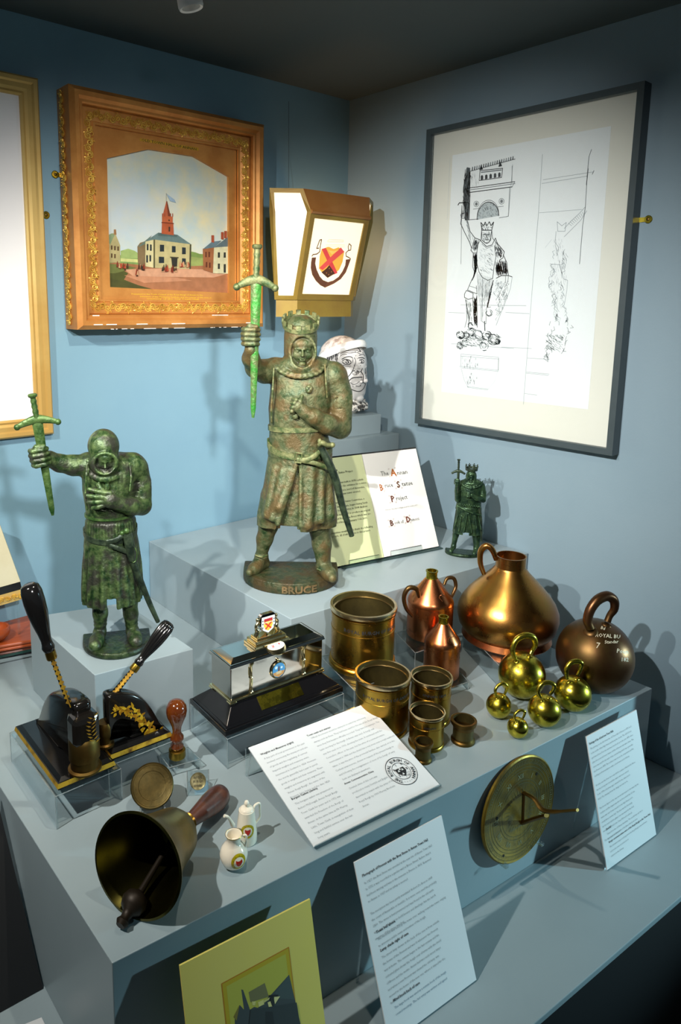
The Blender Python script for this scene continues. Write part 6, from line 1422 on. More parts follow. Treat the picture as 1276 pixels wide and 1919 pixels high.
lines(fl, A[0], A[1] - .001, .0091 * ky, ['This burgess casket was presented to', 'Robert McDougall, Annan Royal Burgh', 'Town Clerk for years and in 1952 was', 'awarded the Freedom of the Burgh of', 'Annan, at the same time as Mr Murray', 'Little, Town Clerk, in recognition of their', 'long and faithful service over the last', 'forty years.'], .0050, .083 * kx)
head(fl, (576, 1381), (619, 1363), 'Town seals and stamps', .0050)
A = uvq(583, 1385)
lines(fl, A[0], A[1] - .0005, .0093 * ky, ['Official documents would be stamped or sealed by embossing', 'stamps such as these. They had been used for the use of the Royal Burgh', 'since they first became officially recorded. They have for example. The', 'Latin wording for the burgh of Annan was used. A burgh seal', 'was first used on in 1703, showing the town. It continued until the', 'Councillor, officer, in the past, but the arms of a commemorative', 'matriculated in 1866 and the shield has a red cross over a royal vestment', 'taken, it was the arms of the provincial families, also carried on in the', 'Corbett area sources, chosen in respect of the present burgh to', 'and following the reorganisation of most of the burgh of early', 'Seals are displayed elsewhere.'], .0050, .150 * kx)
head(fl, (646, 1471), (701, 1447), 'Annan Commemorative China', .0048)
A = uvq(654, 1479)
lines(fl, A[0], A[1] - .001, .0091 * ky, ['Crested china of this sort was', 'produced in many Scottish and English', 'decorated to match with the arms of the', 'Royal Burgh by 1900 Murray Brothers', 'Annan.'], .0050, .085 * kx)
sc_ = uvq(752, 1445); e1_ = uvq(783, 1452); Rr = .0275
fl.k = 6
for r_, w_ in ((Rr, .0011), (Rr * .60, .0008)): fl.ring(sc_, r_, w_, (30, 34, 38), 44, layer=7)
txt = 'THE ROYAL BURGH OF ANNAN'
for i, ch in enumerate(txt):
    if ch == ' ': continue
    a = pi * 1.28 - i / (len(txt) - 1) * 1.60 * pi; vs, fs, w = text2d(ch, .02, 1); sz = .0078; c_ = (sc_[0] + Rr * .70 * cos(a), sc_[1] + Rr * .70 * sin(a)); rot = a - pi / 2
    fl.text(ch, (c_[0] - cos(rot) * w * sz / 2, c_[1] - sin(rot) * w * sz / 2), sz, (30, 34, 38), .02, rot, layer=8)
for i in range(5): a = -pi / 2 + (i - 2) * .22; fl.disc((sc_[0] + Rr * .8 * cos(a), sc_[1] + Rr * .8 * sin(a)), .0006, (30, 34, 38), 6, layer=8)
shp = [(-.38, .22), (.30, .22), (.34, -.05), (.05, -.42), (-.34, -.12)]
fl.poly([(sc_[0] + Rr * x, sc_[1] + Rr * y) for x, y in shp][::-1], (26, 30, 34), layer=9)
for x, y in ((-.18, .06), (.12, .08), (-.03, -.20), (-.03, .17)): fl.poly([(sc_[0] + Rr * (x - .09), sc_[1] + Rr * (y - .07)), (sc_[0] + Rr * (x + .09), sc_[1] + Rr * (y - .07)), (sc_[0] + Rr * (x + .02), sc_[1] + Rr * (y + .08))], (210, 214, 216), layer=10)
for ch, x, y in (('R', -.46, .15), ('I', -.10, .40), ('R', .28, .35), ('B', .40, -.05), ('S', -.40, -.32)): fl.text(ch, (sc_[0] + Rr * x, sc_[1] + Rr * y), .0060, (30, 34, 38), .02, layer=8)
rr_ = random.Random(3)
for i in range(26): x, y = rr_.uniform(-.2, .42), rr_.uniform(-.52, -.25); fl.line([(sc_[0] + Rr * x, sc_[1] + Rr * y), (sc_[0] + Rr * (x + rr_.uniform(-.06, .06)), sc_[1] + Rr * (y + .06))], .0005, (50, 54, 58), layer=8)
fl.build('printed_text', t)['kind'] = 'stuff'
t2 = thing('acrylic_stand', o, 'clear sloping acrylic stand under the wide white text card', 'acrylic stand')
MB().box(o + U * W / 2 + V * H / 2 - N * .0022, U * W / 2 * .99, V * H / 2 * .995, N * .0014).build('sloping_sheet', M['acrylic'], t2)
tl_ = o + V * H * .99 - N * .004; bk_ = np.array([V[0], V[1], 0]); 
for u in (.005, W * .99):
    p = tl_ + U * u; MB().tube([p, np.array([p[0] - nrm(bk_)[0] * -.008, p[1] + nrm(bk_)[1] * .008, ZT + .001])], .0013, 4).build('rear_leg', M['edge'], t2)
p, q = tl_ + nrm(bk_) * .008, tl_ + U * W + nrm(bk_) * .008
MB().prism([np.array([p[0], p[1], ZT + .001]), np.array([q[0], q[1], ZT + .001]), q, p], nrm(bk_) * .0025).build('rear_sheet', M['acrylic'], t2)
MB().prism([o - U * .0 + N * .0, o + U * W, o + U * W + N * .006 - V * .001, o + N * .006 - V * .001], -V * .003).build('front_lip', M['acrylic'], t2)

# card in front of the plinth, left
t, fl, W, H, o, U, V, N = card('text_card', 'upright white text card beside the yellowed photograph, in front of the plinth', (652, 1613), (826, 1538), (890, 1838), (733, 1955), ZL + .003, math.radians(21), .0022, M['paper'])
head(fl, (679, 1644), (802, 1577), 'Photograph of Provost with the Brus Stone in Annan Town Hall', .0056)
A = fl.uv(683, 1656); wf = W * .86
lines(fl, A[0], A[1] - .001, .0086, ['In 1927, the Brus Stone was unveiled at the new site of Annan Town Hall', 'In 1772 it was recorded in a garden wall in Bruce Street. Before that it', 'had been missing and was in the museum in Devon in 1815. Returned', 'to Annan in 1927 and its safety is secured.', '', 'The inscription has been partly translated: Robert De Brus in 1303', 'the count of Annandale or heraldic. It is stone once used the probably', '1300. The stone is best preserved and was found in the old castle', 'wall, and was brought to build houses and dwellings, has the last A', 'mention of the stone was lost.'], .0048, wf)
A = fl.uv(705, 1750); fl.text('Town bell above', (A[0], A[1]), .0056, HEAD, .018, layer=4)
lines(fl, A[0], A[1] - .0095, .0088, ['The hand bell was used by the town crier, walking round the town, ringing', 'to announce public news and notices of the burgh.'], .0048, wf)
A = fl.uv(713, 1784); fl.text('Lamp shade right of case', (A[0], A[1]), .0056, HEAD, .018, layer=4)
lines(fl, A[0], A[1] - .0095, .0088, ['The street lamp shown at the back of the case is from outside', 'the house of the Provost and was lit whenever the Provost', 'was at home. The custom began in the last century and the', 'coloured glass shows the burgh coat of arms with the shield', 'of Bruce and the motto. Annan had two such street lamps', 'and when a new Provost was elected the old lamp was', 'moved to the house of the new one, where it stayed for the', 'term of office of the Provost.'], .0048, wf)
A = fl.uv(737, 1878); fl.text('Mind book back of case', (A[0], A[1]), .0056, (70, 76, 84), .018, layer=4)
lines(fl, A[0], A[1] - .0095, .0088, ['The large book was used as a minute book of the burgh', 'council meetings. The last entry was written and signed.'], .0048, wf, (110, 136, 156))
fl.build('printed_text', t)['kind'] = 'stuff'; leg_prop(t, o, U, V, N, W, H, ZL, .9, .02)
MB().box(o + U * W / 2 + V * H / 2 - N * .0035, U * (W / 2 + .0012), V * (H / 2 + .0012), N * .0010).build('holder_back', M['acrylic'], t)
# card at the right
t, fl, W, H, o, U, V, N = card('text_card', 'upright white text card at the right, beyond the sundial', (1096, 1382), (1190, 1332), (1232, 1562), (1140, 1629), ZL + .003, math.radians(15), .0022, M['paper'])
head(fl, (1104, 1396), (1149, 1371), 'Paintings of the old and new Town Halls', .0058)
A = fl.uv(1106, 1404); wf = W * .84
L3 = ['The painting on the left shows the old Town Hall of Annan in 1870, built', 'in the middle of the High Street and facing the church. The old hall and', 'gaol stood here from the seventeen hundreds up to the year 1875, when', 'plans for a new hall were drawn and the old tower was taken down. The', 'stone was used for the walls of the new building which was opened by', 'the Provost in 1878. The architect was chosen by competition and the', 'building is of red sandstone with a clock tower and a balcony.', '', 'A niche over the front door was left for a statue of Robert the Bruce,', 'but the money ran out and the statue was never carved.', 'In the 1970s a fund was again started for the statue but it', 'failed. The drawing shows the design as it was to be.', '', 'The bronze figures in the case are models made for the statue by the', 'sculptor, and the largest was the one from which the full size', 'statue was cast. It was unveiled in the High Street and is', 'nearly three metres high. The bust was the first study', 'for the head, and the glazed one was made for the fund', 'raising events held in the Town Hall and in schools.', '', 'The town gave the first castle of the Bruce family its name.']
lines(fl, A[0], A[1] - .001, .0086, L3, .0048, wf)
A = fl.uv(1136, 1556); fl.text('Sundial', (A[0], A[1]), .0056, HEAD, .018, layer=4)
lines(fl, A[0], A[1] - .009, .0086, ['Taken from the old Annan Academy. The sundial was cast for it', 'by a local clockmaker.'], .0048, wf)
A = fl.uv(1141, 1580); fl.text('Burgh commemorative ware of the Royal Burgh in the Town Hall', (A[0], A[1]), .0050, HEAD, .015, layer=4, width=wf)
lines(fl, A[0], A[1] - .009, .0086, ['The miniature teapot and jug show the Royal Burgh arms and were', 'sold in the town as souvenirs to', 'visitors to the Solway.'], .0048, wf)
fl.build('printed_text', t)['kind'] = 'stuff'; leg_prop(t, o, U, V, N, W, H, ZL, .93, .03)
MB().box(o + U * W / 2 + V * H / 2 - N * .0035, U * (W / 2 + .0016), V * (H / 2 + .0012), N * .0010).build('holder_back', M['acrylic'], t)
# yellowed mounted photograph
Ty = (337, 1810); Ry = (581, 1685)
tilt = math.radians(16); fc0 = pFL + FN * .028 - UZ * .02
n0 = nrm(np.cross(FD, np.array([-FD[1], FD[0], 0]) * sin(tilt) + UZ * cos(tilt))); 
if np.dot(n0, EYE - fc0) < 0: n0 = -n0
Vt = nrm(np.array([-FD[1], FD[0], 0]) * sin(tilt) + UZ * cos(tilt))
TLw = onpl(*Ty, fc0, n0); TRw = onpl(*Ry, fc0, n0); U = nrm(TRw - TLw); V = nrm(Vt - U * np.dot(U, Vt)); N = nrm(np.cross(U, V)); W = float(np.linalg.norm(TRw - TLw)); H = float((min(TLw[2], TRw[2]) - ZL - .002) / V[2])
o = TLw - V * H
t = thing('mounted_photograph', o, 'old black and white photograph in a yellowed mount, leaning at the plinth front', 'photograph')
MB().box(o + U * W / 2 + V * H / 2 - N * .0015, U * W / 2, V * H / 2, N * .0015).build('mount', M['yellow_mount'], t)
fl = Flat(o, U, V, N, base=.0003)
Y = lambda pts: [(400 + x / 5.8, 1740 + y / 5.8) for x, y in pts]
a = fl.uv(*Y([(85, 605)])[0]); b = fl.uv(*Y([(818, 190)])[0]); c = fl.uv(*Y([(1010, 1038)])[0]); d_ = fl.uv(*Y([(180, 1038)])[0])
mm = (b[0] - a[0]) * .0
dn = lambda p, q, k: (p[0] + (q[0] - p[0]) * k, p[1] + (q[1] - p[1]) * k)
bw_, bh_ = b[0] - a[0], .15; top = (a[1] + b[1]) / 2
def rect(i, col): fl.poly([(a[0] + i, top - bh_ + i), (b[0] - i, top - bh_ + i), (b[0] - i, top - i), (a[0] + i, top - i)], col)
rect(0, (178, 118, 20)); rect(.0012, (180, 160, 34)); rect(.0065, (176, 176, 70))
PY = lambda pts, col: fl.poly([fl.uv(*p) for p in Y(pts)], col)
PY([(230, 960), (285, 830), (330, 880), (300, 660), (320, 665), (395, 880), (440, 850), (480, 860), (640, 700), (820, 500), (950, 1060), (230, 1060)], (62, 72, 74))
PY([(380, 690), (555, 590), (600, 740), (400, 800)], (112, 112, 74)); PY([(820, 500), (660, 700), (720, 760), (880, 770)], (66, 82, 82)); PY([(215, 960), (283, 825), (250, 1000)], (120, 112, 50))
PY([(415, 790), (460, 790), (450, 835), (420, 830)], (200, 196, 120)); PY([(480, 800), (540, 770), (550, 820), (490, 850)], (206, 202, 126)); PY([(585, 800), (640, 780), (640, 850), (600, 860)], (214, 210, 140)); PY([(650, 740), (720, 735), (665, 820)], (214, 210, 146)); PY([(540, 780), (610, 745), (600, 770), (545, 805)], (190, 186, 116)); PY([(655, 930), (695, 865), (700, 900), (670, 935)], (186, 182, 120))
PY([(600, 720), (700, 715), (700, 735), (600, 740)], (30, 34, 34)); PY([(610, 740), (655, 740), (650, 880), (620, 800)], (36, 42, 42)); PY([(400, 880), (900, 800), (940, 1060), (380, 1060)], (50, 60, 62)); PY([(560, 900), (640, 900), (660, 1060), (560, 1060)], (38, 46, 48))
fl.build('photograph_print', t)
# label on the case floor, bottom left
t = thing('small_label', onz(60, 1925, ZL), 'white label lying on the case floor at the bottom left corner', 'label'); p = [onz(x, y, ZL + .001) for x, y in ((28, 1928), (78, 1908), (96, 1945), (50, 1965))]
MB().prism(p, (0, 0, .0015)).build('label_sheet', M['paper'], t)

# ------------------------------------------------------------------ sundial leaning on the plinth front
tl_ = math.radians(4); c = onpl(973, 1516, pFL + FN * .012, FN)
Ns = nrm(FN * cos(tl_) + UZ * sin(tl_)); Vs = nrm(UZ - Ns * Ns[2]); Us = nrm(np.cross(Vs, Ns)); 
if Us[0] < 0: Us = -Us
Rs = .098
t = thing('sundial', c - Vs * Rs, 'round dull brass sundial plate with a pointed gnomon, on the plinth front', 'sundial')
MB().lathe(c - Ns * .004, [(Rs * .99, 0), (Rs, .0015), (Rs, .005), (Rs * .975, .0068), (Rs * .955, .0058), (Rs * .02, .0058)], Ns, 80).build('dial_plate', M['dial'], t, smooth=30)
fl = Flat(c + Ns * .0020, Us, Vs, Ns, base=.0003)
M['eng'] = vcol_mat('engraving', .5, .1, metal=.4)
for r_ in (.93, .86, .80, .74, .56, .50): fl.ring((0, 0), Rs * r_, .0007, (98, 100, 72), 72, layer=2)
for i in range(120):
    a = 2 * pi * i / 120; fl.line([(Rs * .87 * cos(a), Rs * .87 * sin(a)), (Rs * (.92 if i % 2 else .90) * cos(a), Rs * (.92 if i % 2 else .90) * sin(a))], .0008, (110, 112, 84), layer=2)
for i, s_ in enumerate(['XII', 'I', 'II', 'III', 'IIII', 'V', 'VI', 'VII', 'VIII', 'IX', 'X', 'XI']):
    a = pi * .5 - 2 * pi * i / 12; vs, fs, w = text2d(s_, .0, 1); sz = .013; rot = a - pi / 2
    fl.text(s_, (Rs * .60 * cos(a) - cos(rot) * w * sz / 2, Rs * .60 * sin(a) - sin(rot) * w * sz / 2), sz, (150, 152, 118), 0, rot, layer=3)
for i in range(32):
    a = 2 * pi * i / 32; fl.poly([(Rs * .30 * cos(a - .02), Rs * .30 * sin(a - .02)), (Rs * .30 * cos(a + .02), Rs * .30 * sin(a + .02)), (Rs * .47 * cos(a), Rs * .47 * sin(a))], (84, 88, 60), layer=2)
fl.text('William Irving Annan', (-.03, -Rs * .34), .0075, (124, 126, 98), 0, 0, layer=3)
for x, y in ((.045, .052), (-.062, .008), (-.045, -.07)): fl.disc((x, y), .0028, (30, 28, 14), 10, layer=3)
fl.build('engraving', t, M['eng'])
g0 = onpl(980, 1484, c, Ns) + Ns * .002; g1 = onpl(978, 1541, c, Ns) + Ns * .002
hg = .062; tip = None
best = None
for i in range(60):
    hh = .03 + i * .002; p = onpl(1082, 1518, c + Ns * hh, Ns); 
    dd_ = abs(np.dot(p - (g0 + g1) / 2, Us) - .0); 
    if best is None or dd_ < best[0]: best = (dd_, p)
tip = best[1]; mid = onpl(1024, 1524, c + Ns * np.dot(tip - c, Ns) * .50, Ns)
mb = MB()
mb.tube(spline([g0, g0 + (mid - g0) * .45 + Vs * .006, mid + Vs * .004, tip], 6), [.0050] * 9 + [.0062] * 6 + [.0044] * 4, 8, flat=.6)
mb.tube(spline([g1, g1 + (mid - g1) * .5 - Vs * .001, mid - Vs * .004], 6), .0058, 8, flat=.6)
mb.tube([g0, g1], .0026, 8); mb.build('gnomon', M['brass_dark'], t, smooth=50)
for x in (-.5, .5):
    pz = c + Us * Rs * x - Vs * Rs * sqrt(1 - x * x) * .97; MB().box(pz + Ns * .004, Us * .004, Vs * .003, Ns * .010).build('support_peg', M['acrylic'], t)

# ------------------------------------------------------------------ open book and its rest
zb = ZM + .004
SB = onz(718, 1046, zb); RB = onz(822, 1025, zb); LB = onz(622, 1067, zb); ub = nrm(RB - SB); til = math.radians(24)
Vb = nrm(np.array([-ub[1], ub[0], 0]) * sin(til) + UZ * cos(til)); Nb = nrm(np.cross(ub, Vb)); Nb = Nb if np.dot(Nb, EYE - SB) > 0 else -Nb
RT = onpl(782, 838, SB, Nb); ST = onpl(677, 852, SB, Nb); Hb = float(np.dot((RT - RB + ST - SB) / 2, Vb)); Wr = float(np.dot(RB - SB, ub)); ul = nrm(LB - SB); Wl = Wr * 1.0
sh = float(np.dot(ST - SB, ub))
t = thing('open_book', SB, 'open book of donors on the statue plinth, pale green and white pages', 'book')
th = .003
MB().box(SB + ub * 0 + Vb * Hb / 2 - Nb * (th + .003), ub * (Wr + .004), Vb * (Hb / 2 + .003), Nb * .003).build('cover', M['black_wood'], t)
def page(u0, u1, nm, m, bow):
    mb = MB(); n = 10; vs = []
    for i in range(n + 1):
        q = i / n; u = u0 + (u1 - u0) * q; e = bow * (1 - abs(u) / Wr) ** 3 * .004 + .001 + .0012 * sin(pi * min(1, abs(u) / Wr))
        for v in (.002, Hb - .002): vs.append(SB + ub * u + Vb * v + Nb * e)
    mb.add(vs, [(2 * i, 2 * i + 2, 2 * i + 3, 2 * i + 1) for i in range(n)]); b_ = len(mb.v); mb.add([SB + ub * u0 + Vb * .002 - Nb * .003, SB + ub * u1 + Vb * .002 - Nb * .003, SB + ub * u1 + Vb * (Hb - .002) - Nb * .003, SB + ub * u0 + Vb * (Hb - .002) - Nb * .003] + [vs[0], vs[2 * n], vs[2 * n + 1], vs[1]], [(0, 1, 5, 4), (1, 2, 6, 5), (2, 3, 7, 6), (3, 0, 4, 7)]); mb.build(nm, m, t, smooth=30)
page(-Wl, -.001, 'left_page', mat('pale_green_page', (.62, .68, .38), .6), 1); page(.001, Wr, 'right_page', mat('white_page', (.86, .85, .81), .6), 1)
fl = Flat(SB + Nb * .0032, ub, Vb, Nb)
def btext(a, b, s_, size, col, bold=0.0): A = fl.uv(*a); B = fl.uv(*b); fl.text(s_, A, size, col, bold, width=float(B[0] - A[0]))
def initial(px, py, ch, size, col):
    A = fl.uv(px, py); fl.text(ch, A, size, col, .03); rn = random.Random(ord(ch))
    for dx, dy in ((-.15, .95), (-.2, -.1), (.75, 1.0), (.7, -.15)):
        cx_, cy_ = A[0] + dx * size * .9, A[1] + dy * size * .75; fl.line([(cx_ + .0026 * (1 - k * .1) * cos(k * .9), cy_ + .0026 * (1 - k * .1) * sin(k * .9)) for k in range(8)], .0005, (150, 120, 110))
K = (44, 46, 44)
btext((714, 892), (728, 889), 'The', .017, K, .0); initial(733, 892, 'A', .026, (176, 100, 40)); btext((744, 890), (763, 885), 'nnan', .016, K)
initial(711, 920, 'B', .024, (170, 104, 60)); btext((721, 914), (736, 911), 'ruce', .016, K); initial(744, 914, 'S', .024, (96, 56, 30)); btext((753, 911), (773, 908), 'tatue', .016, K)
initial(733, 941, 'P', .023, (100, 50, 34)); btext((742, 938), (763, 934), 'roject', .016, K)
btext((722, 957), (782, 948), 'Patron: The Earl of Elgin and Kincardine KT', .004, (120, 120, 118))
initial(731, 986, 'B', .021, (90, 50, 34)); btext((739, 983), (749, 981), 'ook', .013, K); btext((751, 981), (756, 980), 'of', .012, K); initial(761, 979, 'D', .021, (110, 50, 30)); btext((769, 977), (785, 974), 'onors', .012, K)
G_ = (58, 66, 40)
A0 = fl.uv(640, 887); fl.text('Bruce Statue Project', (fl.uv(661, 886)[0], A0[1]), .0078, G_, .01, align=1)
uR = fl.uv(690, 900)[0]
for i, (y, xr, s_) in enumerate(((897, 680, 'When the Town Hall was built in 1878 a plinth'), (903, 686, 'was left over the entrance for a statue'), (911, 683, 'of Robert the Bruce, Lord of Annandale,'), (919, 675, 'which was never created.'), (933, 682, 'The Annan Bruce Statue Committee, a'), (940, 688, 'group of local people, began raising funds'), (947, 688, 'for the statue. In 2008 Andrew'), (954, 693, 'Brown was asked to produce an original'), (961, 694, 'bronze statue of Robert the Bruce which was un-'), (969, 688, 'veiled by Lord Bruce on January 11th 2010.'), (985, 698, 'The Committee would like to thank the following'), (992, 694, 'people, all of whom gave to this project.'))):
    A = fl.uv(xr, y + 3); vs, fs, w = text2d(s_, .0, 1); ww = min(w * .0072, Wl - .012); fl.text(s_, (max(A[0] - ww, -Wl + .006), A[1]), .0070, G_, .005, width=float(min(ww, A[0] + Wl - .006)), layer=40)
fl.build('printed_text', t)['kind'] = 'stuff'
# clear page clips
for a, b in (((654, 1060), (711, 1046)), ((732, 1042), (790, 1027))):
    A = fl.uv(*a); B = fl.uv(*b); p = [(A[0], A[1] - .001), (B[0], A[1] - .001), (B[0], A[1] + .012), (A[0] + .002, A[1] + .012)]
    mb = MB(); q = [fl.o + fl.U * x + fl.V * y + Nb * .0012 for x, y in p]; mb.prism(q, Nb * .0015); mb.build('page_clip', M['acrylic'], t)
    MB().tube([q[0], q[3], q[2]], .0007, 4).build('clip_edge', M['ink'], t)
t = thing('book_rest', RB, 'dark wedge-shaped rest behind the open book, its right end showing', 'book rest')
b0 = SB - Nb * .011 - ub * Wr * .7; b1 = RB - Nb * .011 + ub * .006; hb = Hb * .74; bk = -np.array([Nb[0], Nb[1], 0]) 
tri = lambda p: [np.array([p[0], p[1], ZM + .001]), np.array([p[0], p[1], ZM + .001]) + nrm(bk) * .075, p + Vb * hb - Nb * .001]
b1[2] = ZM + .001; b0[2] = ZM + .001
mb = MB(); mb.prism(tri(b0), (b1 - b0)); mb.build('wedge', M['rest_board'], t)
mb = MB(); mb.box((b0 + b1) / 2 + nrm(-bk) * .008 + UZ * .001, (b1 - b0) / 2, nrm(bk) * .012, UZ * .0014); mb.build('rest_lip', M['rest_board'], t)

# ------------------------------------------------------------------ handbell
zc0 = ZT
def axis_pt(px, py, z): return onz(px, py, z)
Rb = .08
for _ in range(20):
    hE = onz(417, 1487, ZT + .016); Mz = ZT + Rb * .93; mE = onz(257, 1622, Mz); ax_ = nrm(hE - mE); ct = sqrt(ax_[0] ** 2 + ax_[1] ** 2); Rb = 97 * mpp(mE); Mz = ZT + Rb * ct
    mE = onz(257, 1622, Mz)
ax_ = nrm(hE - mE); Lb_ = float(np.linalg.norm(hE - mE))
t = thing('handbell', onz(300, 1640, ZT), 'brass handbell lying on its side with a dark turned wooden handle', 'handbell')
fr = lambda px, py: onpl(px, py, mE, np.cross(ax_, nrm(np.cross(ax_, UZ))))
sb_ = Lb_ * .44
pr = [(Rb, 0), (Rb * .985, Lb_ * .012), (Rb * .90, Lb_ * .05), (Rb * .79, Lb_ * .11), (Rb * .69, Lb_ * .18), (Rb * .62, Lb_ * .26), (Rb * .57, Lb_ * .34), (Rb * .52, Lb_ * .40), (Rb * .42, Lb_ * .445), (Rb * .25, Lb_ * .465), (Rb * .12, Lb_ * .47)]
MB().lathe(mE, pr, ax_, 80, cap0=False).build('bell_body', M['bell'], t, smooth=50)
inn_ = [(Rb, 0), (Rb * .95, -.001), (Rb * .93, .003), (Rb * .84, Lb_ * .07), (Rb * .72, Lb_ * .14), (Rb * .60, Lb_ * .24), (Rb * .52, Lb_ * .36), (Rb * .40, Lb_ * .42), (.001, Lb_ * .43)]
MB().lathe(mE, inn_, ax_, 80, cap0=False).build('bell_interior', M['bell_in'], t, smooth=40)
MB().lathe(mE, [(Rb * .22, Lb_ * .462), (Rb * .24, Lb_ * .475), (Rb * .19, Lb_ * .49), (Rb * .185, Lb_ * .53), (Rb * .22, Lb_ * .54), (Rb * .16, Lb_ * .55)], ax_, 32).build('ferrule', M['brass_old'], t, smooth=40)
MB().lathe(mE, [(Rb * .14, Lb_ * .545), (Rb * .16, Lb_ * .60), (Rb * .20, Lb_ * .70), (Rb * .255, Lb_ * .82), (Rb * .275, Lb_ * .91), (Rb * .25, Lb_ * .97), (Rb * .17, Lb_ * 1.005), (Rb * .04, Lb_ * 1.02)], ax_, 40).build('handle', M['wood_dark'], t, smooth=50)
dn_ = nrm(-UZ + ax_ * np.dot(UZ, ax_)); cl0 = mE + ax_ * Lb_ * .40; cl1 = onpl(242, 1712, mE + dn_ * Rb * .70, np.cross(nrm(np.cross(ax_, UZ)), ax_) * 0 + nrm(np.cross(ax_, nrm(np.cross(ax_, UZ))))); cl1 = mE + dn_ * Rb * .70 + ax_ * .004
M['clap'] = mat('dark_iron', (.02, .014, .008), .5, .5)
mb = MB(); mb.tube([cl0, cl0 + (cl1 - cl0) * .5 - dn_ * .0, cl1], [.004, .004, .005], 10); ca_ = nrm(cl1 - cl0)
mb.build('clapper_rod', M['clap'], t, smooth=50); MB().lathe(cl1 - ca_ * .012, [(.006, 0), (.015, .006), (.018, .014), (.015, .023), (.008, .028), (.006, .036), (.009, .041), (.006, .046)], ca_, 24).build('clapper_ball', M['clap'], t, smooth=50)

# ------------------------------------------------------------------ miniature china
def crest_on(c, R_, zc_, r_, az, t, rings=True):
    fl = Flat(c, (1, 0, 0), (0, 0, 1), base=.0003, step=.00012)
    def fm(u, v, e):
        rr = R_(v) + e; an = az + u / max(rr, .004); return c + np.array([cos(an) * rr, sin(an) * rr, v])
    fl.fmap = fm
    n = 24
    for k, (rad, col) in enumerate(((r_, (176, 160, 20)), (r_ * .66, (232, 226, 205)))):
        N2 = 5
        for j in range(N2):
            for i in range(n):
                a, b = 2 * pi * i / n, 2 * pi * (i + 1) / n; r0_, r1_ = rad * j / N2, rad * (j + 1) / N2
                fl.poly([(r0_ * cos(a), zc_ + r0_ * sin(a)), (r1_ * cos(a), zc_ + r1_ * sin(a)), (r1_ * cos(b), zc_ + r1_ * sin(b)), (r0_ * cos(b), zc_ + r0_ * sin(b))], col, layer=1 + 3 * k)
    q = r_ * .42; P4 = [(-1, .9), (-.35, .6), (.35, .6), (1, .9), (1, .0), (.55, -.8), (0, -1.25), (-.55, -.8), (-1, 0)]
    for a, b in zip(P4, P4[1:] + P4[:1]): fl.poly([(0, zc_), (a[0] * q, zc_ + a[1] * q), (b[0] * q, zc_ + b[1] * q)], (180, 36, 20), layer=8)
    for i in range(10):
        a = 2 * pi * i / 10 + .2; fl.disc((r_ * .83 * cos(a), zc_ + r_ * .83 * sin(a)), r_ * .06, (110, 120, 20), 6, layer=9)
    fl.build('printed_crest', t, vcol_mat('china_print', .2), label='yellow ring with a red shield')
c = onz(462, 1574, ZT); k = mpp(c); az0 = atan2(EYE[1] - c[1], EYE[0] - c[0]) + .12
t = thing('china_teapot', c, 'miniature cream china coffee pot with a crest, behind the round jug', 'coffee pot')
ht = upz(c, 1517) - ZT; prt = [(19 * k, 0), (20 * k, .002), (19.5 * k, ht * .3), (17.5 * k, ht * .6), (15.5 * k, ht * .85), (14.5 * k, ht), (12 * k, ht)]
MB().lathe(c, prt, seg=40).build('body', M['china'], t, smooth=40)
MB().lathe(c + UZ * ht, [(13.5 * k, -.0005), (13 * k, .002), (9 * k, .004), (3 * k, .0055), (2.4 * k, .007), (4.6 * k, .009), (4.8 * k, .0115), (3 * k, .0145), (.5 * k, .0155)], seg=32).build('lid', M['china'], t, smooth=50)
handle_tube([atd(436, 1546, c, .016), atd(432, 1538, c, .020), atd(427, 1531, c, .024), atd(420, 1529, c, .026)][::-1], [3.0 * k, 2.6 * k, 3 * k, 4.5 * k], 'spout', M['china'], t)
handle_tube([atd(474, 1517, c, -.004), atd(478, 1509, c, -.008), atd(486, 1506, c, -.012), atd(487, 1520, c, -.012), atd(487, 1531, c, -.012), atd(479, 1543, c, -.006)], [2 * k, 2.4 * k, 2.4 * k, 2 * k, 2 * k, 2 * k], 'handle', M['china'], t)
crest_on(c, lambda v: np.interp(v, [p[1] for p in prt], [p[0] for p in prt]), ht * .50, 13 * k, az0, t)
c = onz(438, 1622, ZT); k = mpp(c); az0 = atan2(EYE[1] - c[1], EYE[0] - c[0]) + .38
t = thing('china_jug', c, 'miniature round cream china jug with a crest, in front of the coffee pot', 'jug')
ht = upz(c, 1563) - ZT; prj = [(11 * k, 0), (13 * k, .001), (21 * k, ht * .12), (26 * k, ht * .32), (26.5 * k, ht * .42), (23 * k, ht * .58), (16 * k, ht * .72), (12.5 * k, ht * .78), (13 * k, ht * .9), (15.5 * k, ht), (13.5 * k, ht), (11 * k, ht * .88), (10 * k, ht * .74)]
MB().lathe(c, prj, seg=48).build('body', M['china'], t, smooth=50)
MB().lathe(c, [(15.5 * k, ht - .0006), (16 * k, ht), (15.4 * k, ht + .0006)], seg=40, cap0=False, cap1=False).build('gilt_rim', M['brass'], t, smooth=60)
handle_tube([atd(454, 1566, c, .0), atd(461, 1566, c, .0), atd(461, 1578, c, .0), atd(458, 1590, c, .002)], [2 * k, 2.2 * k, 2 * k, 2 * k], 'handle', M['china'], t)
crest_on(c, lambda v: np.interp(v, [p[1] for p in prj[:8]], [p[0] for p in prj[:8]]), ht * .40, 15 * k, az0, t)
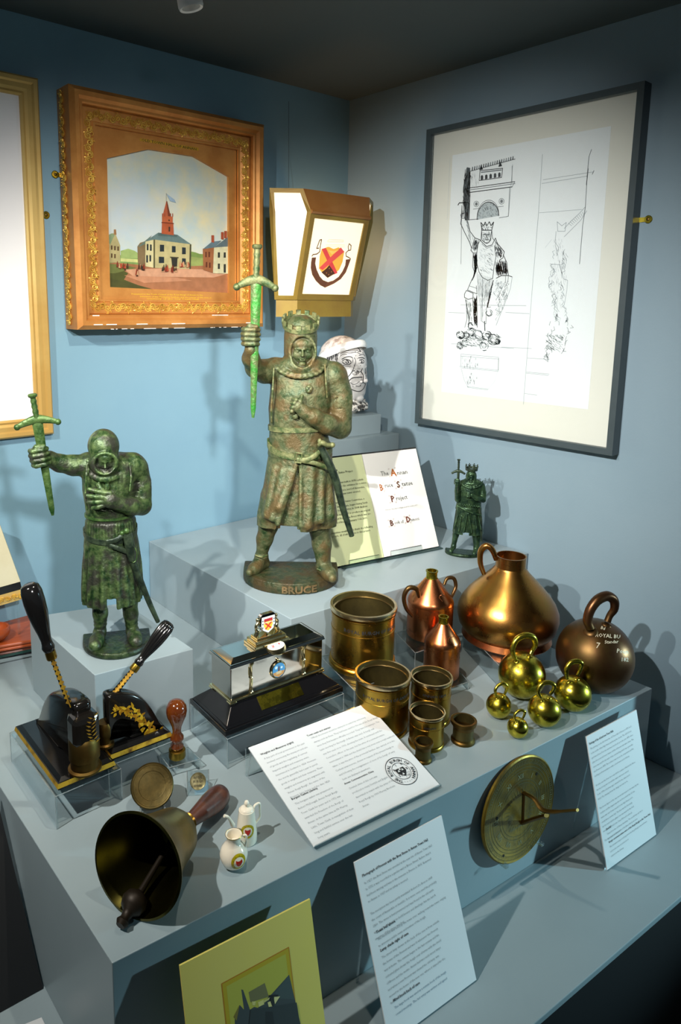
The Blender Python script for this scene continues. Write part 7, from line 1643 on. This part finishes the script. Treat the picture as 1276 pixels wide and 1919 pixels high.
# ------------------------------------------------------------------ embossing presses
ZP = .858
def press(FLp, FRp, BLp, prof_px, h_pts, h_rad, lev, label, scale=1.0, long_first=True, leaf=None, ref=None):
    z0 = ZP; FL, FR, BL = onz(*FLp, z0), onz(*FRp, z0), onz(*BLp, z0)
    e1_, e2_ = FR - FL, BL - FL
    if long_first: a = nrm(e1_); w = np.array([-a[1], a[0], 0]); Lg = np.linalg.norm(e1_); Wd = abs(float(np.dot(e2_, w)))
    else: a = nrm(e2_); w = np.array([a[1], -a[0], 0]); Lg = np.linalg.norm(e2_); Wd = abs(float(np.dot(e1_, w)))
    o = FL; mid = w * Wd / 2
    t = thing('embossing_press', o, label, 'embossing press', 'embossing presses')
    def B(s_, v, h_): return o + a * s_ + w * v + UZ * h_
    def slab(i, h0, h1, i2, name, mats, mi=None):
        p = [B(i, i, h0), B(Lg - i, i, h0), B(Lg - i, Wd - i, h0), B(i, Wd - i, h0)]; q = [B(i2, i2, h1), B(Lg - i2, i2, h1), B(Lg - i2, Wd - i2, h1), B(i2, Wd - i2, h1)]
        mb = MB(); mb.add(p + q, [(3, 2, 1, 0), (4, 5, 6, 7)], 0); mb.add(p + q, [(0, 1, 5, 4), (1, 2, 6, 5), (2, 3, 7, 6), (3, 0, 4, 7)], 1); return mb.build(name, mats, t)
    slab(.002, 0, .004, .002, 'base_foot', [M['black_gloss']] * 2)
    slab(0, .004, .011, .002, 'base_edge', [M['black_gloss'], M['edge_gold']], 1)
    slab(.004, .0112, .0155, .010, 'base_top', [M['black_gloss'], M['black_gloss']])
    return t, B, a, w, Lg, Wd, o
rb = mat('black_painted_casting', (.007, .006, .005), .15, 0, coat=.15)
# press B (side on)
tB, BB, aB, wB, LB_, WB_, oB = press((207, 1428), (323, 1383), (175, 1391), None, None, None, None, 'black embossing press seen side on, with gold leaf sprays along its arch')
pp0 = oB + wB * WB_ * .5
nB = np.cross(aB, UZ)
def PB(px, py, v=.5): q = onpl(px, py, oB + wB * WB_ * v, nB) - oB; return float(np.dot(q, aB)), float(q[2])
out_px = [(322, 1372), (306, 1362), (294, 1343), (284, 1325), (268, 1308), (248, 1300), (226, 1299), (206, 1303), (190, 1313), (180, 1328), (176, 1346), (181, 1372), (187, 1390), (210, 1392), (212, 1372), (216, 1356), (226, 1350), (238, 1352), (244, 1364), (243, 1380), (246, 1398), (262, 1402)]
VB = .40; VF = VB - .0125 / WB_
prof = [PB(*p, VF) for p in out_px]
hfix = .0156
prof = [(min(max(s_, .004), LB_ * .95), max(h_, hfix)) for s_, h_ in prof]
def smooth_poly(P_, it=2):
    for _ in range(it):
        Q = []
        for i in range(len(P_)):
            a_, b_ = np.array(P_[i]), np.array(P_[(i + 1) % len(P_)]); Q += [tuple(a_ * .75 + b_ * .25), tuple(a_ * .25 + b_ * .75)]
        P_ = Q
    return P_
profs = smooth_poly(prof, 2)
def casting(t, Bf, Wd, profs, sc_, thick, m, L0=0):
    mb = MB(); n = len(profs); secs = [(-1, .82, 0), (-.8, 1, 0), (.8, 1, 0), (1, .82, 0)]
    cs = np.mean([p[0] for p in profs]); ch_ = np.mean([p[1] for p in profs])
    # rounded slab: inset ring at both faces
    def insetp(k):
        out = []
        for i in range(n):
            p = np.array(profs[i]); a_ = np.array(profs[i - 1]); b_ = np.array(profs[(i + 1) % n]); d = nrm(np.append(b_ - a_, 0)); nn_ = np.array([-d[1], d[0]])
            out.append(p + nn_ * k)
        return out
    area = sum(profs[i][0] * profs[(i + 1) % n][1] - profs[(i + 1) % n][0] * profs[i][1] for i in range(n)); sg = 1 if area > 0 else -1
    rings = [(insetp(sg * .0035), -thick), (insetp(sg * .001), -thick * .82), (profs, -thick * .5), (profs, thick * .5), (insetp(sg * .001), thick * .82), (insetp(sg * .0035), thick)]
    vs = []
    for R_, v in rings: vs += [Bf(L0 + p[0] * sc_, Wd * .5 + v, hfix + max(p[1] - hfix, 0) * min(sc_, 1.22)) for p in R_]
    fs = [(k * n + i, k * n + (i + 1) % n, (k + 1) * n + (i + 1) % n, (k + 1) * n + i) for k in range(5) for i in range(n)] + [tuple(range(n))[::-1], tuple(range(5 * n, 6 * n))]
    mb.add(vs, fs); o = mb.build('arched_casting', m, t, smooth=50)
    return o
casting(tB, BB, WB_ * VB * 2, profs, 1.0, .0125, rb)
hs_, hh_ = PB(199, 1385, VB)
MB().lathe(BB(hs_ - .002, WB_ * VB, hfix), [(.0150, 0), (.0150, .004), (.0115, .006), (.0115, .016), (.0135, .020), (.0135, .036), (.011, .042)], UZ, 32).build('die_head', M['brass_dark'], tB, smooth=35)
def lever(t, P0, P1, P2, P3, w_, r_bar, r_grip, flutes=False, wd=None):
    """bar P0-P1, ferrule at P1-P2, grip P2-P3"""
    ax_ = nrm(P1 - P0); side = nrm(np.cross(ax_, w_)); mb = MB(); 
    mb.tube([P0, P0 + (P1 - P0) * .5, P1], [r_bar * 1.25, r_bar * 1.05, r_bar * .9], 4, flat=.55, up=side); mb.build('lever_bar', M['black_gloss'], t)
    mb = MB()
    vn = nrm(EYE - P1); vn = nrm(vn - ax_ * np.dot(vn, ax_)); sd_ = np.cross(ax_, vn); L = np.linalg.norm(P1 - P0)
    for i in range(9):
        c_ = P0 + ax_ * L * (.08 + i * .1) + vn * r_bar * .98
        for s_ in (-1, 1):
            mb.add([c_ - ax_ * .002, c_ + sd_ * s_ * r_bar * .75 + ax_ * .003 + vn * .0006, c_ + ax_ * .008 + vn * .0004, c_ + ax_ * .0015], [(0, 1, 2, 3) if s_ > 0 else (3, 2, 1, 0)])
    mb.tube([P0 + vn * r_bar * 1.0, P1 + vn * r_bar * .8], .0011, 5); mb.build('gold_leaf_painting', M['gold_paint'], t, kind='stuff')
    ag = nrm(P3 - P2); Lg_ = float(np.linalg.norm(P3 - P2))
    MB().lathe(P1 - ag * .002, [(r_bar * 1.25, 0), (r_bar * 1.35, .002), (r_bar * 1.3, float(np.linalg.norm(P2 - P1)) + .003)], ag, 24).build('ferrule', M['brass_old'], t, smooth=40)
    pr_ = [(.40, -.01), (.55, .03), (.62, .07), (.52, .12), (.50, .18), (.60, .28), (.78, .42), (.94, .58), (1.0, .74), (.98, .88), (.82, .965), (.5, .995), (.1, 1.0)]
    mb = MB()
    if not flutes: mb.lathe(P2, [(a_ * r_grip, b_ * Lg_) for a_, b_ in pr_], ag, 32)
    else:
        seg = 60; u = nrm(np.cross(ag, UZ)); v = np.cross(ag, u); vs = []
        for a_, b_ in pr_:
            for i in range(seg):
                th = 2 * pi * i / seg; f_ = 1 - (.13 * (abs(sin(th * 6)) ** .6 * -1 + 1) if .15 < b_ < .97 else 0); vs.append(P2 + ag * b_ * Lg_ + (u * cos(th) + v * sin(th)) * a_ * r_grip * f_)
        fs = [(k * seg + i, k * seg + (i + 1) % seg, (k + 1) * seg + (i + 1) % seg, (k + 1) * seg + i) for k in range(len(pr_) - 1) for i in range(seg)] + [tuple(range(seg))[::-1], tuple(range((len(pr_) - 1) * seg, len(pr_) * seg))]
        mb.add(vs, fs)
    mb.build('grip', M['black_gloss'], t, smooth=50)
LP = lambda px, py: onpl(px, py, oB + wB * WB_ * VB, nB)
kB = mpp(oB)
lever(tB, LP(205, 1310), LP(250, 1255), LP(256, 1247), LP(319, 1166), wB, 6.5 * kB, 15 * kB, True)
# leaf sprays on the side facing the viewer
fl = Flat(oB + wB * (WB_ * VB - .0126), aB, UZ, nB if np.dot(nB, EYE - oB) > 0 else -nB, base=.0003)
gold = ((196, 150, 26), (222, 180, 44), (168, 116, 20)); rr_ = random.Random(12)
def leafpx(fl, x, y, ang, L, w_, col):
    ca, sa = cos(ang), sin(ang); A = [(0, 0), (L * .35, w_), (L * .75, w_ * .6), (L, 0), (L * .7, -w_ * .7), (L * .3, -w_)]
    fl.poly([fl.uv(x + a_ * ca - b_ * sa, y + a_ * sa + b_ * ca) for a_, b_ in A][::-1], col, layer=rr_.choice((2, 3, 4, 5)))
stem = [(216, 1333), (228, 1328), (242, 1327), (254, 1335), (264, 1345), (272, 1358), (284, 1366), (296, 1372), (306, 1376)]
for (x0_, y0_), (x1_, y1_) in zip(stem[:-1], stem[1:]):
    for k in range(9):
        q = k / 9; x, y = x0_ + (x1_ - x0_) * q, y0_ + (y1_ - y0_) * q + rr_.uniform(-4, 4) * (1 if x0_ < 240 else 1.9); leafpx(fl, x + rr_.uniform(-3, 3), y, rr_.uniform(0, 2 * pi), rr_.uniform(9, 14), rr_.uniform(2.0, 3.2), rr_.choice(gold))
for k in range(16): leafpx(fl, 268 + rr_.uniform(-4, 26), 1376 + rr_.uniform(-6, 12) - 0, rr_.uniform(0, 6.3), rr_.uniform(8, 12), 2.4, rr_.choice(gold))
for k in range(5): leafpx(fl, 213 + k * 3, 1334 - k * 1.5, 2.6 + (k % 2) * 1.1, 7, 1.1, gold[0])
fl.mb.c = fl.mb.c; fl.build('gold_leaf_painting', tB, vcol_mat('gold_print', .35, .1, metal=.4))
# press A (end on)
tA, BA, aA, wA, LA_, WA_, oA = press((108, 1484), (222, 1443), (27, 1372), None, None, None, None, 'black embossing press seen end on, at the front left, its long handle tipping left', long_first=False)
scA = LA_ / LB_
casting(tA, BA, WA_, profs, scA, .0155, rb)
MB().lathe(BA(hs_ * scA, WA_ * .5, hfix), [(.026, 0), (.026, .003), (.022, .005), (.0215, .018), (.024, .020), (.024, .050), (.020, .056)], UZ, 40).build('die_head', M['brass_dark'], tA, smooth=35)
MB().box(BA(hs_ * scA, WA_ * .5, hfix + .07), aA * .019, wA * .022, UZ * .026).build('head_block', rb, tA, bevel=.010)
kA = mpp(oA); nA = np.cross(aA, UZ)
LPa = lambda px, py: onpl(px, py, BA(0, WA_ * .5, 0), nrm(np.array([EYE[0] - oA[0], EYE[1] - oA[1], 0])))
hb0 = BA(hs_ * scA, WA_ * .5, .10)
vdir = nrm(np.array([EYE[0] - hb0[0], EYE[1] - hb0[1], 0])); LPa = lambda px, py: onpl(px, py, hb0, vdir)
lever(tA, LPa(131, 1322), LPa(97, 1232), LPa(93, 1221), LPa(54, 1094), wA, 7.5 * kA, 19.5 * kA)
mb = MB(); vfa = nrm(np.cross(wA, UZ)); 
for k in range(15):
    q = k / 14; c_ = BA(hs_ * scA - .0205, WA_ * .5 + .010 - .006 * sin(q * 3), hfix + .05 + q * .045); d1 = nrm(wA * (1 if k % 2 else -1) * -1 + UZ * .6)
    mb.add([c_, c_ + d1 * .004 + UZ * .001, c_ + d1 * .010, c_ + d1 * .005 - UZ * .002], [(0, 1, 2, 3)])
mb.build('gold_leaf_painting', M['gold_paint'], tA, kind='stuff')
for (t_, Bf, Lg_, Wd_, lab) in ((tA, BA, LA_, WA_, 'clear acrylic riser under the embossing press seen end on'), (tB, BB, LB_, WB_, 'clear acrylic riser under the embossing press seen side on')):
    e_ = .006; acrylic_table('acrylic_riser', [Bf(-e_, -e_, 0), Bf(Lg_ + e_, -e_, 0), Bf(Lg_ + e_, Wd_ + e_, 0), Bf(-e_, Wd_ + e_, 0)] if t_ is tB else [Bf(-e_, -e_, 0), Bf(-e_, Wd_ + e_, 0), Bf(Lg_ + e_, Wd_ + e_, 0), Bf(Lg_ + e_, -e_, 0)], ZT, ZP - .0005, lab)
# ------------------------------------------------------------------ hand stamp, seal matrix and medal
zs_ = ZT + .022
c = onz(332, 1417, zs_); k = mpp(c); z_ = lambda y: upz(c, y) - zs_
t = thing('hand_stamp', c, 'seal stamp with a glossy amber turned handle and brass foot, right of the presses', 'stamp')
MB().lathe(c, [(15.5 * k, 0), (16 * k, .002), (15.5 * k, z_(1404)), (13 * k, z_(1403)), (8 * k, z_(1402))], seg=32).build('brass_foot', M['brass_old'], t, smooth=35)
MB().lathe(c, [(r_ * k, z_(y_)) for r_, y_ in ((8, 1403), (12, 1400), (12.5, 1396), (9, 1391), (10.5, 1388), (13, 1384), (12.5, 1379), (8.5, 1374), (7.8, 1369), (9.5, 1360), (14, 1350), (18, 1341), (19.5, 1332), (18.5, 1324), (14, 1316), (7, 1312), (.5, 1311))], seg=40).build('turned_handle', M['wood_amber'], t, smooth=60)
acrylic_table('acrylic_riser', [onz(318, 1436, zs_), onz(375, 1420, zs_), onz(352, 1398, zs_), onz(300, 1412, zs_)], ZT, zs_ - .0005, 'small clear block under the amber-handled stamp', th=.004)
def disc(px, py, r, zc_, tilt, th, label, m, nm, cat, rings):
    c = onz(px, py, zc_); k = mpp(c); R_ = r * k; h = nrm([EYE[0] - c[0], EYE[1] - c[1], 0]); n_ = nrm(h * sin(tilt) + UZ * cos(tilt)); u = nrm(np.cross(UZ, n_))
    t = thing(nm, c - UZ * R_ * .6, label, cat)
    MB().lathe(c - n_ * th, [(R_ * .97, 0), (R_, th * .15), (R_, th * .85), (R_ * .96, th), (R_ * .92, th * .93), (R_ * .02, th * .93)], n_, 56).build('disc_body', m, t, smooth=30)
    mb = MB(); v = np.cross(n_, u)
    for q in rings:
        mb.tube([c - n_ * th * .07 + (u * cos(a_) + v * sin(a_)) * R_ * q for a_ in [2 * pi * i / 48 for i in range(48)]], R_ * .014, 5, closed=True)
    mb.build('raised_ring', m, t, smooth=60, kind='stuff')
    return t, c, n_, u, v, R_, th
t, c, n_, u, v, R_, th = disc(285, 1472, 40, ZT + .040, math.radians(48), .009, 'thick brown bronze disc tilted on a clear stand, above the handbell', mat('brown_disc_bronze', (.085, .06, .018), .42, .9, col2=(.055, .042, .014), nscale=30, bump=.2, bscale=120), 'seal_matrix', 'medal', (.62, .88))
st = thing('acrylic_stand', c - UZ * .03, 'clear stand propping the thick bronze disc', 'acrylic stand')
dn = nrm(v if v[2] < 0 else -v); hx = nrm([n_[0], n_[1], 0])
for s_ in (-1, 1):
    p0 = c - n_ * (th + .003) + u * s_ * R_ * .55 - dn * R_ * .5; p1 = c - n_ * (th + .003) + u * s_ * R_ * .55 + dn * R_ * 1.02; p2 = p1 + n_ * (th + .012); p3 = np.array([*(p1 + hx * .004)[:2], ZT + .002])
    MB().tube([p0, p1, p2], .0016, 6).build('prong', M['edge'], st); MB().tube([p1, p3], .0016, 6).build('leg', M['edge'], st)
    MB().tube([p0, np.array([*(p0 - hx * .025)[:2], ZT + .002]), p3], .0014, 6).build('foot_bar', M['edge'], st)
t, c, n_, u, v, R_, th = disc(371, 1464, 15, ZT + .018, math.radians(52), .004, 'small round medal beside the handle of the bell', mat('grey_bronze_medal', (.30, .27, .14), .4, .8, col2=(.12, .11, .05), nscale=90), 'small_medal', 'medal', (.88,))
fl = Flat(c, u, v, n_, base=.0002); fl.text('ROYAL', (-R_ * .55, R_ * .3), R_ * .40, (60, 56, 30), .02, width=R_ * 1.1); fl.text('BURGH', (-R_ * .6, -R_ * .15), R_ * .40, (60, 56, 30), .02, width=R_ * 1.2); fl.text('ANNAN', (-R_ * .5, -R_ * .62), R_ * .38, (60, 56, 30), .02, width=R_ * 1.0); fl.build('medal_lettering', t)
a_ = nrm(U * 0 + np.array([u[0], u[1], 0])); b_ = nrm([n_[0], n_[1], 0])
st = thing('acrylic_stand', c - UZ * .015, 'small clear wedge stand behind the little round medal', 'acrylic stand')
pb = c - n_ * (th + .001); q0 = np.array([pb[0], pb[1], ZT + .001])
MB().prism([q0 + b_ * .016 - a_ * .018, q0 - b_ * .020 - a_ * .018, q0 - b_ * .012 - a_ * .018 + UZ * .026], a_ * .036).build('wedge', M['acrylic'], st)
mb = MB()
for s_ in (-.018, .018): mb.tube([q0 + b_ * .016 + a_ * s_, q0 - b_ * .012 + a_ * s_ + UZ * .026, q0 - b_ * .020 + a_ * s_], .0007, 4)
mb.build('polished_edge', M['edge'], st, kind='stuff')

# ------------------------------------------------------------------ glass shelf and the things on it, far left
zsh = float(ony(96, 1155, YC - .006)[2]); kR = onz(140, 1198, zsh); kb = onz(96, 1155, zsh)
t = thing('glass_shelf', kR, 'clear glass shelf at the left edge with a green front edge', 'shelf')
fdir = nrm(onz(108, 1205, zsh) - kR)
sh4 = [kR, kR + fdir * .75, np.array([kR[0] - .75, YC - .004, zsh]), kb]
MB().prism([p - UZ * .006 for p in sh4], (0, 0, .006)).build('glass_sheet', M['glass'], t)
MB().prism([kR - UZ * .006, kR + fdir * .75 - UZ * .006, kR + fdir * .75, kR], np.array([-.0, -.0008, 0])).build('green_edge', mat('green_glass_edge', (.012, .05, .04), .15), t, label='dark green front edge')
for q in (.10, .6): p = kb + (sh4[2] - kb) * q; MB().lathe(p + np.array([0, -.03, -.017]), [(.006, 0), (.006, .010)], UZ, 16).build('shelf_pin', M['silver'], t)
zb_ = zsh + .0005; wf = onz(108, 1203, zb_); wl = nrm(onz(0, 1222, zb_) - wf); hbx = upz(wf, 1191) - zb_; wbk = onz(89, 1172, zb_ + hbx); wr_ = wbk - np.array([wf[0], wf[1], zb_ + hbx]); wr_[2] = 0
t = thing('wooden_box', wf, 'flat varnished red-brown wooden box on the glass shelf', 'box')
wr2 = nrm(wr_) * .20
MB().prism([wf, wf + wl * .5, wf + wl * .5 + wr2, wf + wr2], (0, 0, hbx * .42)).build('box_body', M['wood_red'], t, bevel=.002)
MB().prism([wf + UZ * hbx * .47, wf + wl * .5 + UZ * hbx * .47, wf + wl * .5 + wr2 + UZ * hbx * .47, wf + wr2 + UZ * hbx * .47], (0, 0, hbx * .53)).build('box_lid', M['wood_red'], t, bevel=.003)
zt_ = zb_ + hbx
fr0 = onz(42, 1188, zt_); vd = nrm([EYE[0] - fr0[0], EYE[1] - fr0[1], 0]); pv = lambda x, y: onpl(x, y, fr0, vd)
t = thing('small_gilt_frame', onz(20, 1190, zt_), 'cream panel over a carved gilt rail, cut by the left edge above the wooden box', 'frame')
p = [pv(-250, 900), pv(-6, 968), pv(38, 1090), pv(-215, 1160)]; MB().prism(p, -vd * .008).build('cream_panel', M['cream'], t)
MB().prism([pv(-215, 1160), pv(38, 1091), pv(41, 1104), pv(-212, 1174)], -vd * .006).build('black_slip', M['black_wood'], t)
MB().prism([pv(-212, 1175), pv(41, 1104), pv(44, 1122), pv(-209, 1197)], -vd * .012).build('gilt_rail', M['gilt_pale'], t)
o3 = MB(); random.seed(5)
for i in range(8):
    q = pv(38 - i * 12, 1114 + i * 3.3) + vd * .0005; scroll(o3, q, nrm(np.cross(UZ, vd)), UZ, vd, .0050, 1 if i % 2 else -1)
o3.build('carved_ornament', M['gilt_bright'], t, smooth=40, kind='stuff')
for i in (0, 1): q = pv(30 - i * 70, 1124 + i * 20); MB().prism([q + UZ * .001, q + UZ * .001 + np.cross(UZ, vd) * .006, np.array([*(q + np.cross(UZ, vd) * .006)[:2], zt_]), np.array([q[0], q[1], zt_])], -vd * .003).build('foot', M['acrylic'], t)
cbo = onz(-6, 1200, zt_); t = thing('leather_cup', cbo, 'small round brown object standing on the wooden box at the left edge', 'cup')
kc = mpp(cbo); MB().lathe(cbo, [(8 * kc, 0), (16 * kc, .005), (24 * kc, .016), (25 * kc, .026), (23 * kc, .032), (20 * kc, .032), (19 * kc, .024), (2 * kc, .010)], seg=32).build('cup_body', M['wood_red'], t, smooth=50)
# black board closing the left of the plinth
A_ = onz(93, 1845, ZL + .001) - np.array([.010, 0, 0]); B_ = onz(6, 1482, ZT - .002) - np.array([.012, 0, 0])
t = thing('side_panel', A_, 'black board leaning against the left side of the big plinth', 'panel')
MB().prism([A_, A_ - np.array([.35, -.02, 0]), B_ - np.array([.35, -.02, 0]), B_], (0, .006, 0)).build('board', M['dark'], t)
# ceiling spotlight
t = thing('ceiling_spotlight', (float(onz(355, -8, ZCEIL - .04)[0]), float(onz(355, -8, ZCEIL - .04)[1]), ZCEIL), 'white ceiling spotlight, cut by the top edge', 'light')
ct_ = onz(352, -16, ZCEIL - .045); ad = nrm(np.array([.12, -.05, -.6])); 
MB().lathe(ct_ - ad * .03, [(.010, 0), (.022, .008), (.024, .055), (.022, .060), (.018, .058), (.016, .03)], ad, 32).build('lamp_head', M['white_metal'], t, smooth=40)
MB().tube([ct_ - ad * .03, np.array([ct_[0], ct_[1], ZCEIL - .001])], .006, 12).build('stem', M['white_metal'], t)
